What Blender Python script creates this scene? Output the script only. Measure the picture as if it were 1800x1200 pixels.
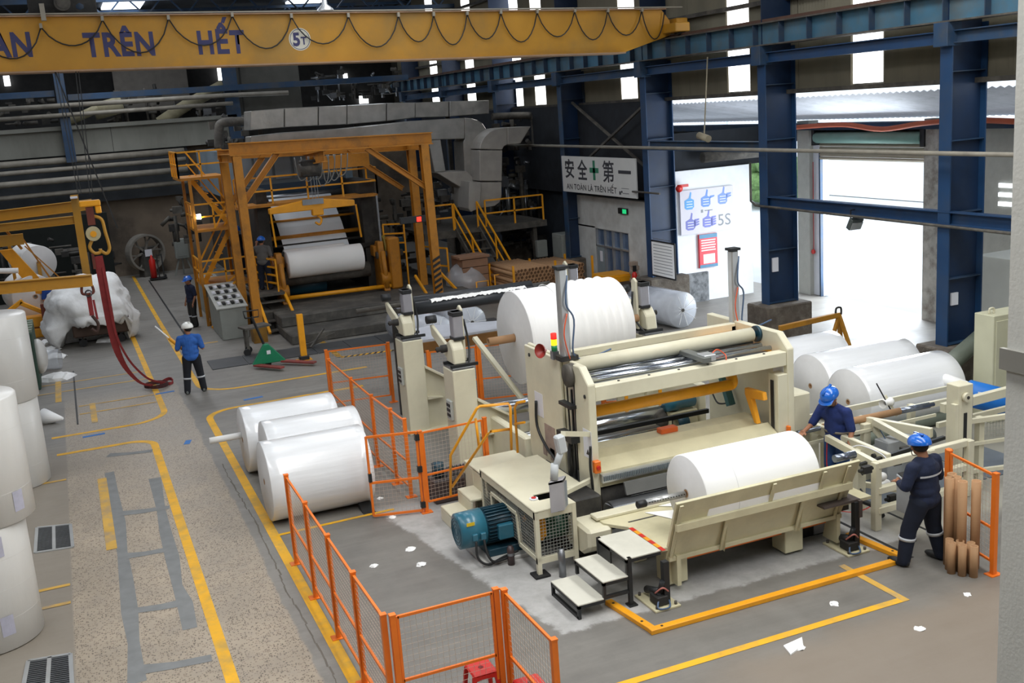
import bpy, bmesh, math, random
from mathutils import Vector as V, Matrix
random.seed(7)
C = bpy.context.scene.collection
PI = math.pi
R = math.radians
for o in list(bpy.data.objects): bpy.data.objects.remove(o)

# ---------------------------------------------------------------- camera
yaw, pitch, roll, FPX, H = R(22.1), R(12.558), R(-4.134), 1869.2, 6.3
fw = V((math.sin(yaw)*math.cos(pitch), math.cos(yaw)*math.cos(pitch), -math.sin(pitch)))
rt = V((math.cos(yaw), -math.sin(yaw), 0)); up = rt.cross(fw)
rt, up = rt*math.cos(roll)+up*math.sin(roll), up*math.cos(roll)-rt*math.sin(roll)
cam = bpy.data.cameras.new('camera'); co = bpy.data.objects.new('camera', cam); C.objects.link(co)
cam.lens = 36*FPX/1800; cam.sensor_width = 36; cam.clip_end = 400
m = Matrix((rt, up, -fw)).transposed().to_4x4(); m.translation = (0, 0, H); co.matrix_world = m
sc = bpy.context.scene; sc.camera = co
sc.view_settings.view_transform = 'Standard'; sc.view_settings.look = 'None'
sc.view_settings.gamma = 1; sc.view_settings.use_curve_mapping = False
sc.view_settings.exposure = 0.0

def ray(u, v): return fw + rt*((u-900)/FPX) - up*((v-600)/FPX)
def G(u, v, z=0.0):                       # point of the level z seen at (u, v)
    d = ray(u, v); return V((0, 0, H)) + d*((z-H)/d.z)
def AY(u, v, y):
    d = ray(u, v); return V((0, 0, H)) + d*(y/d.y)
def AX(u, v, x):
    d = ray(u, v); return V((0, 0, H)) + d*(x/d.x)

# ---------------------------------------------------------------- world and light
w = bpy.data.worlds.new('sky'); sc.world = w; w.use_nodes = True
bg = w.node_tree.nodes['Background']; bg.inputs[0].default_value = (0.86, 0.93, 1, 1); bg.inputs[1].default_value = 3.4
def area(name, loc, rot, sx, sy, power, col=(1, 1, 1)):
    l = bpy.data.lights.new(name, 'AREA'); l.shape = 'RECTANGLE'; l.size = sx; l.size_y = sy
    l.energy = power; l.color = col
    o = bpy.data.objects.new(name, l); C.objects.link(o); o.location = loc; o.rotation_euler = rot
    return o
# daylight falling through the roof's skylight strips
area('skylight_daylight', (3.5, 6, 11.3), (0, 0, 0), 3.0, 14, 1150, (1, .985, .95))
area('skylight_daylight', (11.5, 9, 11.3), (0, 0, 0), 3.0, 16, 1150, (1, .985, .95))
area('skylight_daylight', (-4, 14, 11.3), (0, 0, 0), 2.5, 16, 380, (1, .99, .97))
area('skylight_daylight', (7, 24, 11.3), (0, 0, 0), 3, 10, 280, (.97, .98, 1))
area('skylight_daylight', (2, 41, 11.3), (0, 0, 0), 3, 16, 620, (.95, .97, 1))
# daylight at the loading door
area('door_daylight', (20.9, 23.4, 2.3), (0, R(90), 0), 4.0, 4.0, 520, (.86, .93, 1))

# ---------------------------------------------------------------- materials
def srgb(h):
    h = h.lstrip('#'); c = [int(h[i:i+2], 16)/255 for i in (0, 2, 4)]
    return tuple((x/12.92 if x <= .04045 else ((x+.055)/1.055)**2.4) for x in c)+(1,)
MATS = {}
def mat(name, col, rough=.5, metal=0, var=.12, scale=3, bump=0, bscale=40, dirt=None, dirt_amt=.5, dscale=1.2, alpha=1, coat=0, stretch=None):
    if name in MATS: return MATS[name]
    m = bpy.data.materials.new(name); m.use_nodes = True; nt = m.node_tree; N = nt.nodes; L = nt.links
    b = N['Principled BSDF']; b.inputs['Roughness'].default_value = rough; b.inputs['Metallic'].default_value = metal
    if coat: b.inputs['Coat Weight'].default_value = coat; b.inputs['Coat Roughness'].default_value = .15
    c = srgb(col); b.inputs['Base Color'].default_value = c
    m.diffuse_color = c
    if alpha < 1: b.inputs['Alpha'].default_value = alpha
    tc = N.new('ShaderNodeTexCoord'); src = tc.outputs['Object']
    if stretch:
        mp = N.new('ShaderNodeMapping'); mp.inputs['Scale'].default_value = stretch; L.new(src, mp.inputs[0]); src = mp.outputs[0]
    last = None
    if var:
        n = N.new('ShaderNodeTexNoise'); n.inputs['Scale'].default_value = scale; n.inputs['Detail'].default_value = 6
        L.new(src, n.inputs['Vector'])
        r = N.new('ShaderNodeValToRGB'); r.color_ramp.elements[0].position = .3; r.color_ramp.elements[1].position = .7
        r.color_ramp.elements[0].color = tuple(x*(1-var) for x in c[:3])+(1,)
        r.color_ramp.elements[1].color = tuple(min(1, x*(1+var*.6)) for x in c[:3])+(1,)
        L.new(n.outputs[0], r.inputs[0]); last = r.outputs[0]
    if dirt:
        n = N.new('ShaderNodeTexNoise'); n.inputs['Scale'].default_value = dscale; n.inputs['Detail'].default_value = 9; n.inputs['Roughness'].default_value = .65
        L.new(src, n.inputs['Vector'])
        r = N.new('ShaderNodeValToRGB'); r.color_ramp.elements[0].position = .46; r.color_ramp.elements[1].position = .66
        r.color_ramp.elements[0].color = (0, 0, 0, 1); r.color_ramp.elements[1].color = (dirt_amt,)*3+(1,)
        L.new(n.outputs[0], r.inputs[0])
        mx = N.new('ShaderNodeMixRGB'); mx.inputs[2].default_value = srgb(dirt); L.new(r.outputs[0], mx.inputs[0])
        if last: L.new(last, mx.inputs[1])
        else: mx.inputs[1].default_value = c
        last = mx.outputs[0]
    if last: L.new(last, b.inputs['Base Color'])
    if bump:
        n = N.new('ShaderNodeTexNoise'); n.inputs['Scale'].default_value = bscale; n.inputs['Detail'].default_value = 4
        L.new(src, n.inputs['Vector'])
        bp = N.new('ShaderNodeBump'); bp.inputs['Strength'].default_value = bump; bp.inputs['Distance'].default_value = .02
        L.new(n.outputs[0], bp.inputs['Height']); L.new(bp.outputs[0], b.inputs['Normal'])
    MATS[name] = m; return m
def emit(name, col, s):
    if name in MATS: return MATS[name]
    m = mat(name, col, .6, var=0); b = m.node_tree.nodes['Principled BSDF']
    b.inputs['Emission Color'].default_value = srgb(col); b.inputs['Emission Strength'].default_value = s
    return m
cream = mat('cream_paint', '#dbd6bd', .42, var=.06, scale=2, dirt='#a09a82', dirt_amt=.18)
creamd = mat('cream_paint_worn', '#cfc8a6', .5, var=.08, scale=3, dirt='#8f8868', dirt_amt=.3)
orange = mat('orange_paint', '#ee7a22', .4, var=.08, dirt='#b85a18', dirt_amt=.3)
yellow = mat('yellow_paint', '#f0a41c', .4, var=.08, dirt='#a87420', dirt_amt=.25)
craney = mat('crane_yellow_paint', '#c28c26', .5, var=.16, scale=.9, dirt='#8d7440', dirt_amt=.55, dscale=.5)
oldyel = mat('old_yellow_paint', '#c4811f', .5, var=.2, scale=2, dirt='#6a4a24', dirt_amt=.6, dscale=2)
blue = mat('blue_column_paint', '#1b3f66', .5, var=.15, scale=1.5, dirt='#3a4658', dirt_amt=.5, dscale=1)
dblue = mat('dusty_blue_paint', '#22405f', .6, var=.2, scale=1.5, dirt='#4c4c48', dirt_amt=.6, dscale=1.3)
teal = mat('dusty_teal_paint', '#3f6a82', .6, var=.2, scale=1.5, dirt='#5c5a50', dirt_amt=.6, dscale=.8)
paper = mat('white_paper', '#f4f4f2', .75, var=.02, scale=1)
film = mat('white_film_wrap', '#eef0f2', .16, var=.04, scale=3, bump=.35, bscale=3, coat=.5, stretch=(.3, 3, 3))
filmv = mat('white_film_wrap_standing', '#d2d1cd', .4, var=.05, scale=3, bump=.2, bscale=6, coat=.2, stretch=(1.2, 1.2, .4))
clear = mat('clear_film', '#dde2e8', .15, var=.1, scale=4, bump=.5, bscale=12, coat=.6, alpha=.42)
pend = mat('paper_roll_end', '#dcdcdc', .8, var=.03, scale=8)
card = mat('cardboard_tube', '#ab8560', .75, var=.12, scale=3)
cardd = mat('tube_bore_shade', '#6b4f38', .9, var=.2)
carton = mat('carton', '#97735a', .8, var=.12, scale=4)
black = mat('black_paint', '#202224', .5, var=.2)
rubber = mat('black_rubber', '#1b1b1c', .7, var=.2)
steel = mat('dull_steel', '#8f9296', .35, .8, var=.15)
chrome = mat('polished_steel', '#c9ced4', .18, .95, var=.05)
alu = mat('aluminium', '#c5c8c9', .35, .7, var=.08)
dark = mat('dark_machinery', '#2b2a28', .7, var=.35, scale=4, dirt='#4e4a44', dirt_amt=.5, dscale=3)
dark2 = mat('dusty_dark_pipework', '#4b4843', .7, var=.3, scale=4, dirt='#6f6a60', dirt_amt=.6, dscale=3)
grim = mat('grimy_concrete', '#7a6d5e', .9, var=.35, scale=.8, dirt='#302c29', dirt_amt=.75, dscale=.45, bump=.3, bscale=8)
conc = mat('pale_concrete', '#8b8c84', .9, var=.15, scale=1.2, dirt='#55544c', dirt_amt=.5, dscale=.6, bump=.2, bscale=10, stretch=(1, 1, .35))
conc2 = mat('painted_concrete', '#b9bab2', .85, var=.07, scale=5, bump=.35, bscale=25)
white = mat('white_wall_paint', '#eceff2', .8, var=.03, scale=2, dirt='#c9ccd0', dirt_amt=.3, dscale=1.2)
motorb = mat('motor_blue', '#2b6b80', .35, var=.1, coat=.4)
motord = mat('motor_dark_teal', '#1d4150', .4, var=.1)
red = mat('red_plastic', '#c8241c', .4, var=.05)
green = mat('green_paint', '#138058', .45, var=.12, dirt='#23332b', dirt_amt=.3)
skin = mat('skin', '#9a6a4e', .6, var=.08)
hairm = mat('black_hair', '#16120f', .8, var=.2, bump=.5)
navy = mat('navy_cloth', '#16203a', .9, var=.25, scale=14, bump=.5, bscale=10)
navy2 = mat('navy_shirt_cloth', '#1d2f68', .9, var=.25, scale=10, bump=.5, bscale=10)
royal = mat('royal_blue_cloth', '#2a5fae', .85, var=.2, scale=10, bump=.5, bscale=9)
jeans = mat('blue_jeans_cloth', '#2c4a7c', .9, var=.2, scale=14)
reflect = mat('reflective_tape', '#b9bcc0', .4, var=0)
hblue = mat('blue_helmet', '#1667cc', .25, var=0, coat=.6)
hwhite = mat('white_helmet', '#f0f0ea', .3, var=0, coat=.5)
galv = mat('galvanised_duct', '#b4b2ad', .28, .65, var=.2, scale=2.5, bump=1, bscale=2.2)
galv2 = mat('matt_duct', '#a8a49d', .55, .3, var=.15, scale=2.5, bump=.2, bscale=4)
corr = mat('corrugated_sheet', '#857f6d', .7, .1, var=.18, scale=2, dirt='#57503f', dirt_amt=.5, dscale=1, stretch=(1, 1, .3))
hosem = mat('grey_hose', '#6c7468', .55, var=.15)
signm = mat('sign_white', '#c8c9c6', .6, var=.03)
ink = mat('sign_ink', '#34363c', .6, var=0)
signgreen = mat('sign_green', '#2f7a5c', .6, var=0)
cbox = mat('electrical_grey', '#8b8f8a', .5, var=.1)
paperg = mat('print_paper', '#e2e3ea', .6, var=.02)
ochre = mat('ochre_paint', '#b57e22', .5, var=.2, dirt='#5d4420', dirt_amt=.5, dscale=3)

# ---------------------------------------------------------------- mesh helpers
class MB:
    def __init__(s): s.b = bmesh.new()
    def box(s, x0, x1, y0, y1, z0, z1):
        if x0 > x1: x0, x1 = x1, x0
        if y0 > y1: y0, y1 = y1, y0
        if z0 > z1: z0, z1 = z1, z0
        vs = [s.b.verts.new((x, y, z)) for x in (x0, x1) for y in (y0, y1) for z in (z0, z1)]
        for f in ((0, 1, 3, 2), (4, 6, 7, 5), (0, 4, 5, 1), (2, 3, 7, 6), (0, 2, 6, 4), (1, 5, 7, 3)):
            s.b.faces.new([vs[i] for i in f])
        return s
    def bar(s, p, q, wdt, hgt=None, upv=(0, 0, 1)):
        p, q = V(p), V(q); d = q-p; l = d.length
        if l < 1e-6: return s
        d /= l; u = V(upv)
        if abs(d.dot(u)) > .95: u = V((0, 1, 0)) if abs(d.y) < .9 else V((1, 0, 0))
        r = d.cross(u).normalized(); u = r.cross(d); hgt = hgt or wdt
        a = r*wdt/2; b = u*hgt/2
        vs = [s.b.verts.new(c+e) for c in (p, q) for e in (-a-b, a-b, a+b, -a+b)]
        for f in ((3, 2, 1, 0), (4, 5, 6, 7), (0, 1, 5, 4), (1, 2, 6, 5), (2, 3, 7, 6), (3, 0, 4, 7)):
            s.b.faces.new([vs[i] for i in f])
        return s
    def ibeam(s, p, q, wdt, hgt, t=.02, upv=(0, 0, 1)):
        p, q = V(p), V(q); d = (q-p).normalized(); u = V(upv)
        if abs(d.dot(u)) > .95: u = V((0, 1, 0))
        r = d.cross(u).normalized(); u = r.cross(d)
        o = u*(hgt/2-t/2)
        s.bar(p+o, q+o, wdt, t, u); s.bar(p-o, q-o, wdt, t, u); s.bar(p, q, t, hgt-2*t, u)
        return s
    def cyl(s, p, q, r, n=16, r2=None, cap=True):
        p, q = V(p), V(q); d = (q-p); l = d.length
        if l < 1e-6: return s
        d /= l; u = V((0, 0, 1)) if abs(d.z) < .9 else V((1, 0, 0))
        a = d.cross(u).normalized(); b = a.cross(d); r2 = r if r2 is None else r2
        A = [s.b.verts.new(p+(a*math.cos(2*PI*i/n)+b*math.sin(2*PI*i/n))*r) for i in range(n)]
        B = [s.b.verts.new(q+(a*math.cos(2*PI*i/n)+b*math.sin(2*PI*i/n))*r2) for i in range(n)]
        for i in range(n):
            f = s.b.faces.new((A[i], A[(i+1) % n], B[(i+1) % n], B[i])); f.smooth = True
        if cap: s.b.faces.new(A[::-1]); s.b.faces.new(B)
        return s
    def pipe(s, p, q, r, ri, n=14):       # hollow tube with open ends
        p, q = V(p), V(q); d = (q-p).normalized(); u = V((0, 0, 1)) if abs(d.z) < .9 else V((1, 0, 0))
        a = d.cross(u).normalized(); b = a.cross(d)
        rings = [[s.b.verts.new(c+(a*math.cos(2*PI*i/n)+b*math.sin(2*PI*i/n))*rr) for i in range(n)] for c, rr in ((p, ri), (p, r), (q, r), (q, ri))]
        for k in range(4):
            A, B = rings[k], rings[(k+1) % 4]
            for i in range(n):
                f = s.b.faces.new((A[i], A[(i+1) % n], B[(i+1) % n], B[i])); f.smooth = k in (1, 3)
        return s
    def lathe(s, p, d, prof, n=24):       # prof: (distance along d, radius)
        p, d = V(p), V(d).normalized(); u = V((0, 0, 1)) if abs(d.z) < .9 else V((1, 0, 0))
        a = d.cross(u).normalized(); b = a.cross(d); prev = None
        for (t, r) in prof:
            if r < 1e-5: ring = [s.b.verts.new(p+d*t)]
            else: ring = [s.b.verts.new(p+d*t+(a*math.cos(2*PI*i/n)+b*math.sin(2*PI*i/n))*r) for i in range(n)]
            if prev:
                for i in range(n):
                    j = (i+1) % n
                    if len(prev) == 1 and len(ring) == 1: continue
                    if len(prev) == 1: f = s.b.faces.new((prev[0], ring[j], ring[i]))
                    elif len(ring) == 1: f = s.b.faces.new((prev[i], prev[j], ring[0]))
                    else: f = s.b.faces.new((prev[i], prev[j], ring[j], ring[i]))
                    f.smooth = True
            prev = ring
        return s
    def tube(s, pts, r, n=8, smooth=True):
        pts = [V(p) for p in pts]
        if smooth and len(pts) > 2: pts = cat(pts, 5)
        prev = None; a = None
        for i, p in enumerate(pts):
            d = (pts[min(i+1, len(pts)-1)]-pts[max(i-1, 0)]).normalized()
            if a is None:
                u = V((0, 0, 1)) if abs(d.z) < .9 else V((1, 0, 0)); a = d.cross(u).normalized()
            else: a = (a-d*a.dot(d)).normalized()
            b = d.cross(a); rr = r[min(len(r)-1, int(i*len(r)/len(pts)))] if isinstance(r, (list, tuple)) else r
            ring = [s.b.verts.new(p+(a*math.cos(2*PI*k/n)+b*math.sin(2*PI*k/n))*rr) for k in range(n)]
            if prev:
                for k in range(n):
                    f = s.b.faces.new((prev[k], prev[(k+1) % n], ring[(k+1) % n], ring[k])); f.smooth = True
            else: s.b.faces.new(ring[::-1])
            prev = ring
        s.b.faces.new(prev); return s
    def prism(s, pts, ax, a, b):          # polygon extruded along axis ax from a to b
        def P(p, t):
            return (t, p[0], p[1]) if ax == 'x' else ((p[0], t, p[1]) if ax == 'y' else (p[0], p[1], t))
        A = [s.b.verts.new(P(p, a)) for p in pts]; B = [s.b.verts.new(P(p, b)) for p in pts]; n = len(pts)
        s.b.faces.new(A[::-1]); s.b.faces.new(B)
        for i in range(n): s.b.faces.new((A[i], A[(i+1) % n], B[(i+1) % n], B[i]))
        return s
    def quad(s, a, b, c, d):
        s.b.faces.new([s.b.verts.new(V(p)) for p in (a, b, c, d)]); return s
    def sphere(s, c, r, sc3=(1, 1, 1), n=14):
        m = Matrix.Translation(V(c)) @ Matrix.Diagonal((r*sc3[0], r*sc3[1], r*sc3[2], 1))
        g = bmesh.ops.create_uvsphere(s.b, u_segments=n, v_segments=max(6, n*2//3), radius=1, matrix=m)
        for v in g['verts']:
            for f in v.link_faces: f.smooth = True
        return s
    def xform(s, m): bmesh.ops.transform(s.b, matrix=m, verts=s.b.verts); return s
    def done(s, name, material, parent=None, bevel=0, local=False, kind=None, label=None):
        bmesh.ops.recalc_face_normals(s.b, faces=s.b.faces)
        if bevel: 
            es = [e for e in s.b.edges if len(e.link_faces) == 2 and e.calc_face_angle(0) > .6]
            try: bmesh.ops.bevel(s.b, geom=es, offset=bevel, segments=1, affect='EDGES', clamp_overlap=True)
            except Exception: pass
        if parent is not None and not local:
            off = parent.get('_o') or (0, 0, 0); s.b.transform(Matrix.Translation(-V(off)))
        me = bpy.data.meshes.new(name); s.b.to_mesh(me); s.b.free()
        for mm in (material if isinstance(material, (list, tuple)) else [material]): me.materials.append(mm)
        o = bpy.data.objects.new(name, me); C.objects.link(o)
        if parent is not None:
            o.parent = parent
            if not local: o['_o'] = tuple(parent.get('_o') or (0, 0, 0))
        if kind: o['kind'] = kind
        if label: o['label'] = label
        return o
def cat(P, n):
    out = []
    for i in range(len(P)-1):
        p0, p1, p2, p3 = P[max(i-1, 0)], P[i], P[i+1], P[min(i+2, len(P)-1)]
        for k in range(n):
            t = k/n
            out.append(.5*((2*p1)+(p2-p0)*t+(2*p0-5*p1+4*p2-p3)*t*t+(3*p1-p0-3*p2+p3)*t**3))
    return out+[P[-1]]
def T(name, label, category, loc=(0, 0, 0), group=None, rz=0):   # a thing: an Empty at its base
    o = bpy.data.objects.new(name, None); C.objects.link(o); o.location = loc; o.rotation_euler = (0, 0, rz)
    o.empty_display_size = .2; o['label'] = label; o['category'] = category; o['_o'] = tuple(loc)
    if group: o['group'] = group
    return o
def tag(o, label, category, group=None, kind=None):
    o['label'] = label; o['category'] = category
    if group: o['group'] = group
    if kind: o['kind'] = kind
    return o
def base(o, loc):                          # move a single-mesh thing's origin to loc
    o.data.transform(Matrix.Translation(-V(loc))); o.location = loc; return o
def dup(root, loc=None, label=None, rz=None):
    def cp(o, par):
        c = o.copy(); C.objects.link(c)
        if par is not None: c.parent = par
        for ch in o.children: cp(ch, c)
        return c
    r = cp(root, None)
    if loc is not None: r.location = loc
    if rz is not None: r.rotation_euler = (0, 0, rz)
    if label: r['label'] = label
    return r
def B(): return MB()
def struct(o, kind='structure'): o['kind'] = kind; return o
def text(name, s, parent, origin, xdir, ydir, size, material, depth=.006, align='CENTER', bold=0, wscale=1):
    cu = bpy.data.curves.new(name, 'FONT'); cu.body = s; cu.size = size; cu.extrude = depth; cu.align_x = align; cu.align_y = 'CENTER'
    cu.offset = bold; cu.resolution_u = 3
    o = bpy.data.objects.new(name, cu); C.objects.link(o)
    x, y = V(xdir).normalized(), V(ydir).normalized(); z = x.cross(y)
    mt = Matrix((x*wscale, y, z)).transposed().to_4x4()
    dg = bpy.context.evaluated_depsgraph_get()
    me = bpy.data.meshes.new_from_object(o.evaluated_get(dg)); bpy.data.objects.remove(o)
    off = V(parent.get('_o') or (0, 0, 0)) if parent else V((0, 0, 0))
    me.transform(Matrix.Translation(V(origin)-off) @ mt)
    me.materials.clear(); me.materials.append(material)
    o = bpy.data.objects.new(name, me); C.objects.link(o)
    if parent: o.parent = parent
    return o
# ================================================================ FLOOR
class NG:                                   # tiny node-graph helper
    def __init__(s, nt): s.nt = nt
    def n(s, t, **k):
        n = s.nt.nodes.new(t)
        for a, b in k.items(): setattr(n, a, b)
        return n
    def l(s, a, b): s.nt.links.new(a, b)
    def math(s, op, a, b=None, c=None):
        n = s.n('ShaderNodeMath', operation=op)
        for i, x in enumerate((a, b, c)):
            if x is None: continue
            if isinstance(x, (int, float)): n.inputs[i].default_value = x
            else: s.l(x, n.inputs[i])
        return n.outputs[0]
    def step(s, x, a, b):                   # smooth 0..1 as x goes a..b
        n = s.n('ShaderNodeMapRange', interpolation_type='SMOOTHSTEP'); s.l(x, n.inputs[0])
        lo, hi = (a, b) if a < b else (b, a)
        n.inputs[1].default_value = lo; n.inputs[2].default_value = hi
        n.inputs[3].default_value, n.inputs[4].default_value = (0, 1) if a < b else (1, 0)
        return n.outputs[0]
    def mul(s, *a):
        r = a[0]
        for x in a[1:]: r = s.math('MULTIPLY', r, x)
        return r
    def mix(s, f, a, b):
        n = s.n('ShaderNodeMixRGB'); 
        for i, x in enumerate((f, a, b)):
            if isinstance(x, (int, float)): n.inputs[i].default_value = x
            elif isinstance(x, tuple): n.inputs[i].default_value = x
            else: s.l(x, n.inputs[i])
        return n.outputs[0]
    def noise(s, scale, det=5, rough=.6, vec=None):
        n = s.n('ShaderNodeTexNoise'); n.inputs['Scale'].default_value = scale; n.inputs['Detail'].default_value = det
        n.inputs['Roughness'].default_value = rough; s.l(vec or s.vec, n.inputs['Vector']); return n.outputs[0]
    def ramp(s, x, p0, c0, p1, c1):
        n = s.n('ShaderNodeValToRGB'); e = n.color_ramp.elements
        e[0].position, e[0].color, e[1].position, e[1].color = p0, c0, p1, c1
        s.l(x, n.inputs[0]); return n.outputs[0]
def floor_mat():
    m = bpy.data.materials.new('worn_factory_floor'); m.use_nodes = True; g = NG(m.node_tree)
    b = m.node_tree.nodes['Principled BSDF']
    tc = g.n('ShaderNodeTexCoord'); g.vec = tc.outputs['Object']
    sp = g.n('ShaderNodeSeparateXYZ'); g.l(g.vec, sp.inputs[0]); X, Y = sp.outputs[0], sp.outputs[1]
    nz = g.noise(.9, 7, .62); nz2 = g.noise(3.5, 6, .7); wob = g.math('MULTIPLY', g.math('SUBTRACT', nz, .5), .8)
    Xw = g.math('ADD', X, g.math('MULTIPLY', wob, .35)); Yw = g.math('ADD', Y, wob)
    mp = g.n('ShaderNodeMapping'); mp.inputs['Scale'].default_value = (.35, 3, 1); mp.inputs['Rotation'].default_value = (0, 0, .12)
    g.l(g.vec, mp.inputs[0]); streak = g.noise(1.3, 6, .7, mp.outputs[0])
    base_ = g.ramp(nz, .3, srgb('#716e69'), .7, srgb('#87847e'))
    base_ = g.mix(g.math('MULTIPLY', g.ramp(streak, .42, (0,0,0,1), .70, (1,1,1,1)), .3), base_, srgb('#a39f97'))
    base_ = g.mix(g.math('MULTIPLY', g.ramp(nz2, .48, (0,0,0,1), .75, (1,1,1,1)), .3), base_, srgb('#57544f'))
    # darker tracked floor inside the fenced bay and in front
    dk = g.mul(g.step(X, 2.0, 2.4), g.step(Yw, 16.2, 15.7))
    base_ = g.mix(g.math('MULTIPLY', dk, .35), base_, srgb('#55534f'))
    # brownish dusty slab at the very front right
    br = g.mul(g.step(Xw, 5.0, 6.5), g.step(Yw, 9.6, 8.9))
    base_ = g.mix(g.math('MULTIPLY', br, .6), base_, srgb('#8c7d6c'))
    # exposed-aggregate aisle
    ag = g.mul(g.step(X, -.74, -.70), g.step(Xw, 1.93, 1.88), g.step(Yw, 28.5, 26))
    vo = g.n('ShaderNodeTexVoronoi'); vo.inputs['Scale'].default_value = 40; g.l(g.vec, vo.inputs['Vector'])
    vs = g.n('ShaderNodeSeparateXYZ'); g.l(vo.outputs['Color'], vs.inputs[0])
    chip = g.mul(g.step(vo.outputs['Distance'], .5, .42), g.step(vs.outputs[0], .5, .52))
    cc = g.ramp(vs.outputs[1], .2, srgb('#433c35'), .8, srgb('#7c6d5e'))
    at = g.ramp(nz, .3, srgb('#938878'), .7, srgb('#b0a28f'))
    ac = g.mix(g.math('MULTIPLY', chip, .85), at, cc)
    ac = g.mix(g.math('MULTIPLY', g.ramp(nz2, .5, (0,0,0,1), .8, (1,1,1,1)), .4), ac, srgb('#8d8680'))
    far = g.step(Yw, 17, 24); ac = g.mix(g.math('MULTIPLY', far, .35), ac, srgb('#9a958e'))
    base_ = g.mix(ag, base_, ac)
    lf = g.mul(g.step(X, -.70, -.74), g.step(Yw, 24, 22)); base_ = g.mix(g.math('MULTIPLY', lf, .6), base_, srgb('#8f8474'))
    # pale dusty new screed round the rewinder
    wv = g.math('MULTIPLY', g.math('SUBTRACT', nz2, .5), .35)
    Xe = g.math('ADD', g.math('ADD', X, wv), g.math('MULTIPLY', Y, .16))
    pale = g.mul(g.step(Xe, 6.45, 6.55), g.step(g.math('ADD', X, wv), 10.2, 10.05), g.step(g.math('ADD', Y, wv), 10.75, 10.85), g.step(g.math('ADD', Y, wv), 16.3, 15.9))
    pc = g.ramp(nz2, .3, srgb('#989794'), .7, srgb('#b4b3b1'))
    base_ = g.mix(pale, base_, pc)
    pale2 = g.mul(g.step(X, 9.9, 10.3), g.step(Yw, 10.6, 11), g.step(Yw, 19, 17))
    base_ = g.mix(g.math('MULTIPLY', pale2, .75), base_, srgb('#a5a296'))
    g.l(base_, b.inputs['Base Color'])
    rr = g.ramp(nz, .3, (.42,)*3+(1,), .7, (.62,)*3+(1,)); g.l(rr, b.inputs['Roughness'])
    bp = g.n('ShaderNodeBump'); bp.inputs['Strength'].default_value = .25; bp.inputs['Distance'].default_value = .01
    g.l(nz2, bp.inputs['Height']); g.l(bp.outputs[0], b.inputs['Normal'])
    return m
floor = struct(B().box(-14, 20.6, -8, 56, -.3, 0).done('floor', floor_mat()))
floor['_o'] = (0, 0, 0)
ground = struct(B().box(20.6, 110, -30, 90, -.34, -.04).done('ground_outside', mat('sunlit_paving', '#bfc3c6', .9, var=.06, scale=.6)))
# painted lines and marks: flat paint lying on the floor
lp = mat('floor_line_yellow', '#e8ad1c', .6, var=.12, scale=3, dirt='#9a8a58', dirt_amt=.55, dscale=2.5)
lpf = mat('floor_line_faded', '#cda246', .6, var=.15, scale=3, dirt='#8f877a', dirt_amt=.85, dscale=2)
lzc = [0]
def line(pts, wd, m=lp, z=.003):
    lzc[0] += 1; z += .0002*lzc[0]; b = B(); pts = [V((p[0], p[1], z)) for p in pts]; L_, R_ = [], []
    for i, p in enumerate(pts):
        d = (pts[min(i+1, len(pts)-1)]-pts[max(i-1, 0)]).normalized(); n = V((-d.y, d.x, 0))*wd/2
        L_.append(p+n); R_.append(p-n)
    for i in range(len(pts)-1): b.quad(R_[i], R_[i+1], L_[i+1], L_[i])
    return b.done('floor_line', m, floor)
def arc(cx, cy, r, a0, a1, n=8): return [(cx+r*math.cos(R(a0+(a1-a0)*i/n)), cy+r*math.sin(R(a0+(a1-a0)*i/n))) for i in range(n+1)]
line([(.97, 6), (.97, 22.2)]+arc(.47, 22.25, .5, 0, 90)+[(-.9, 22.75)], .15)
line([(-1.0, 24.15), (.6, 24.15)]+arc(.6, 24.95, .8, -90, 0)+[(1.38, 29), (1.36, 33), (1.34, 36)], .14)
line([(2.24, 6), (2.24, 23.4)]+arc(2.9, 23.5, .66, 180, 90)+[(5.9, 24.17)], .15)
line([(6.5, 26.0), (3.3, 26.0)]+arc(3.3, 26.9, .9, -90, -180)+[(2.36, 31), (2.34, 38), (2.33, 50)], .13)
line([(2.33, 32.2), (3.6, 32.2)], .1, lpf)
line([(2.3, 15.92), (4.2, 15.97)], .08)
line([(4.1, 9.45), (8.85, 9.45)], .11); line([(8.8, 10.6), (8.8, 9.4)], .1, lpf)
for y0, y1 in ((28.6, 28.6), (29.6, 29.6)): line([(-1.4, y0), (1.3, y1)], .08, lpf)
for y0 in (25.9, 26.7): line([(-.4, y0), (1.3, y0)], .08, lpf)
line([(-.85, 29.9), (-.85, 27.5)], .14, lpf); line([(-.12, 20.6), (-.12, 16.8)], .16, lpf); line([(-.1, 26.8), (-.1, 24.9)], .13, lpf)
for y0 in (20.95, 15.75, 15.1): line([(-1.3, y0), (-.74, y0)], .09, lpf)
for x0, y0, x1, y1 in ((2.3, 23.9, 2.0, 23.7),): pass
bt = mat('blue_tape', '#2f6fb4', .6, var=0)
for u, v, a in ((290, 690, .1), (330, 777, 1.3), (165, 765, .05), (445, 700, .1)):
    p = G(u, v); b = B(); l = .28 if a > 1 else .45
    b.box(-l/2, l/2, -.06, .06, 0, .003); o = b.done('tape_mark', bt, floor, local=True); o.location = (p.x, p.y, .002); o.rotation_euler.z = a
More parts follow.
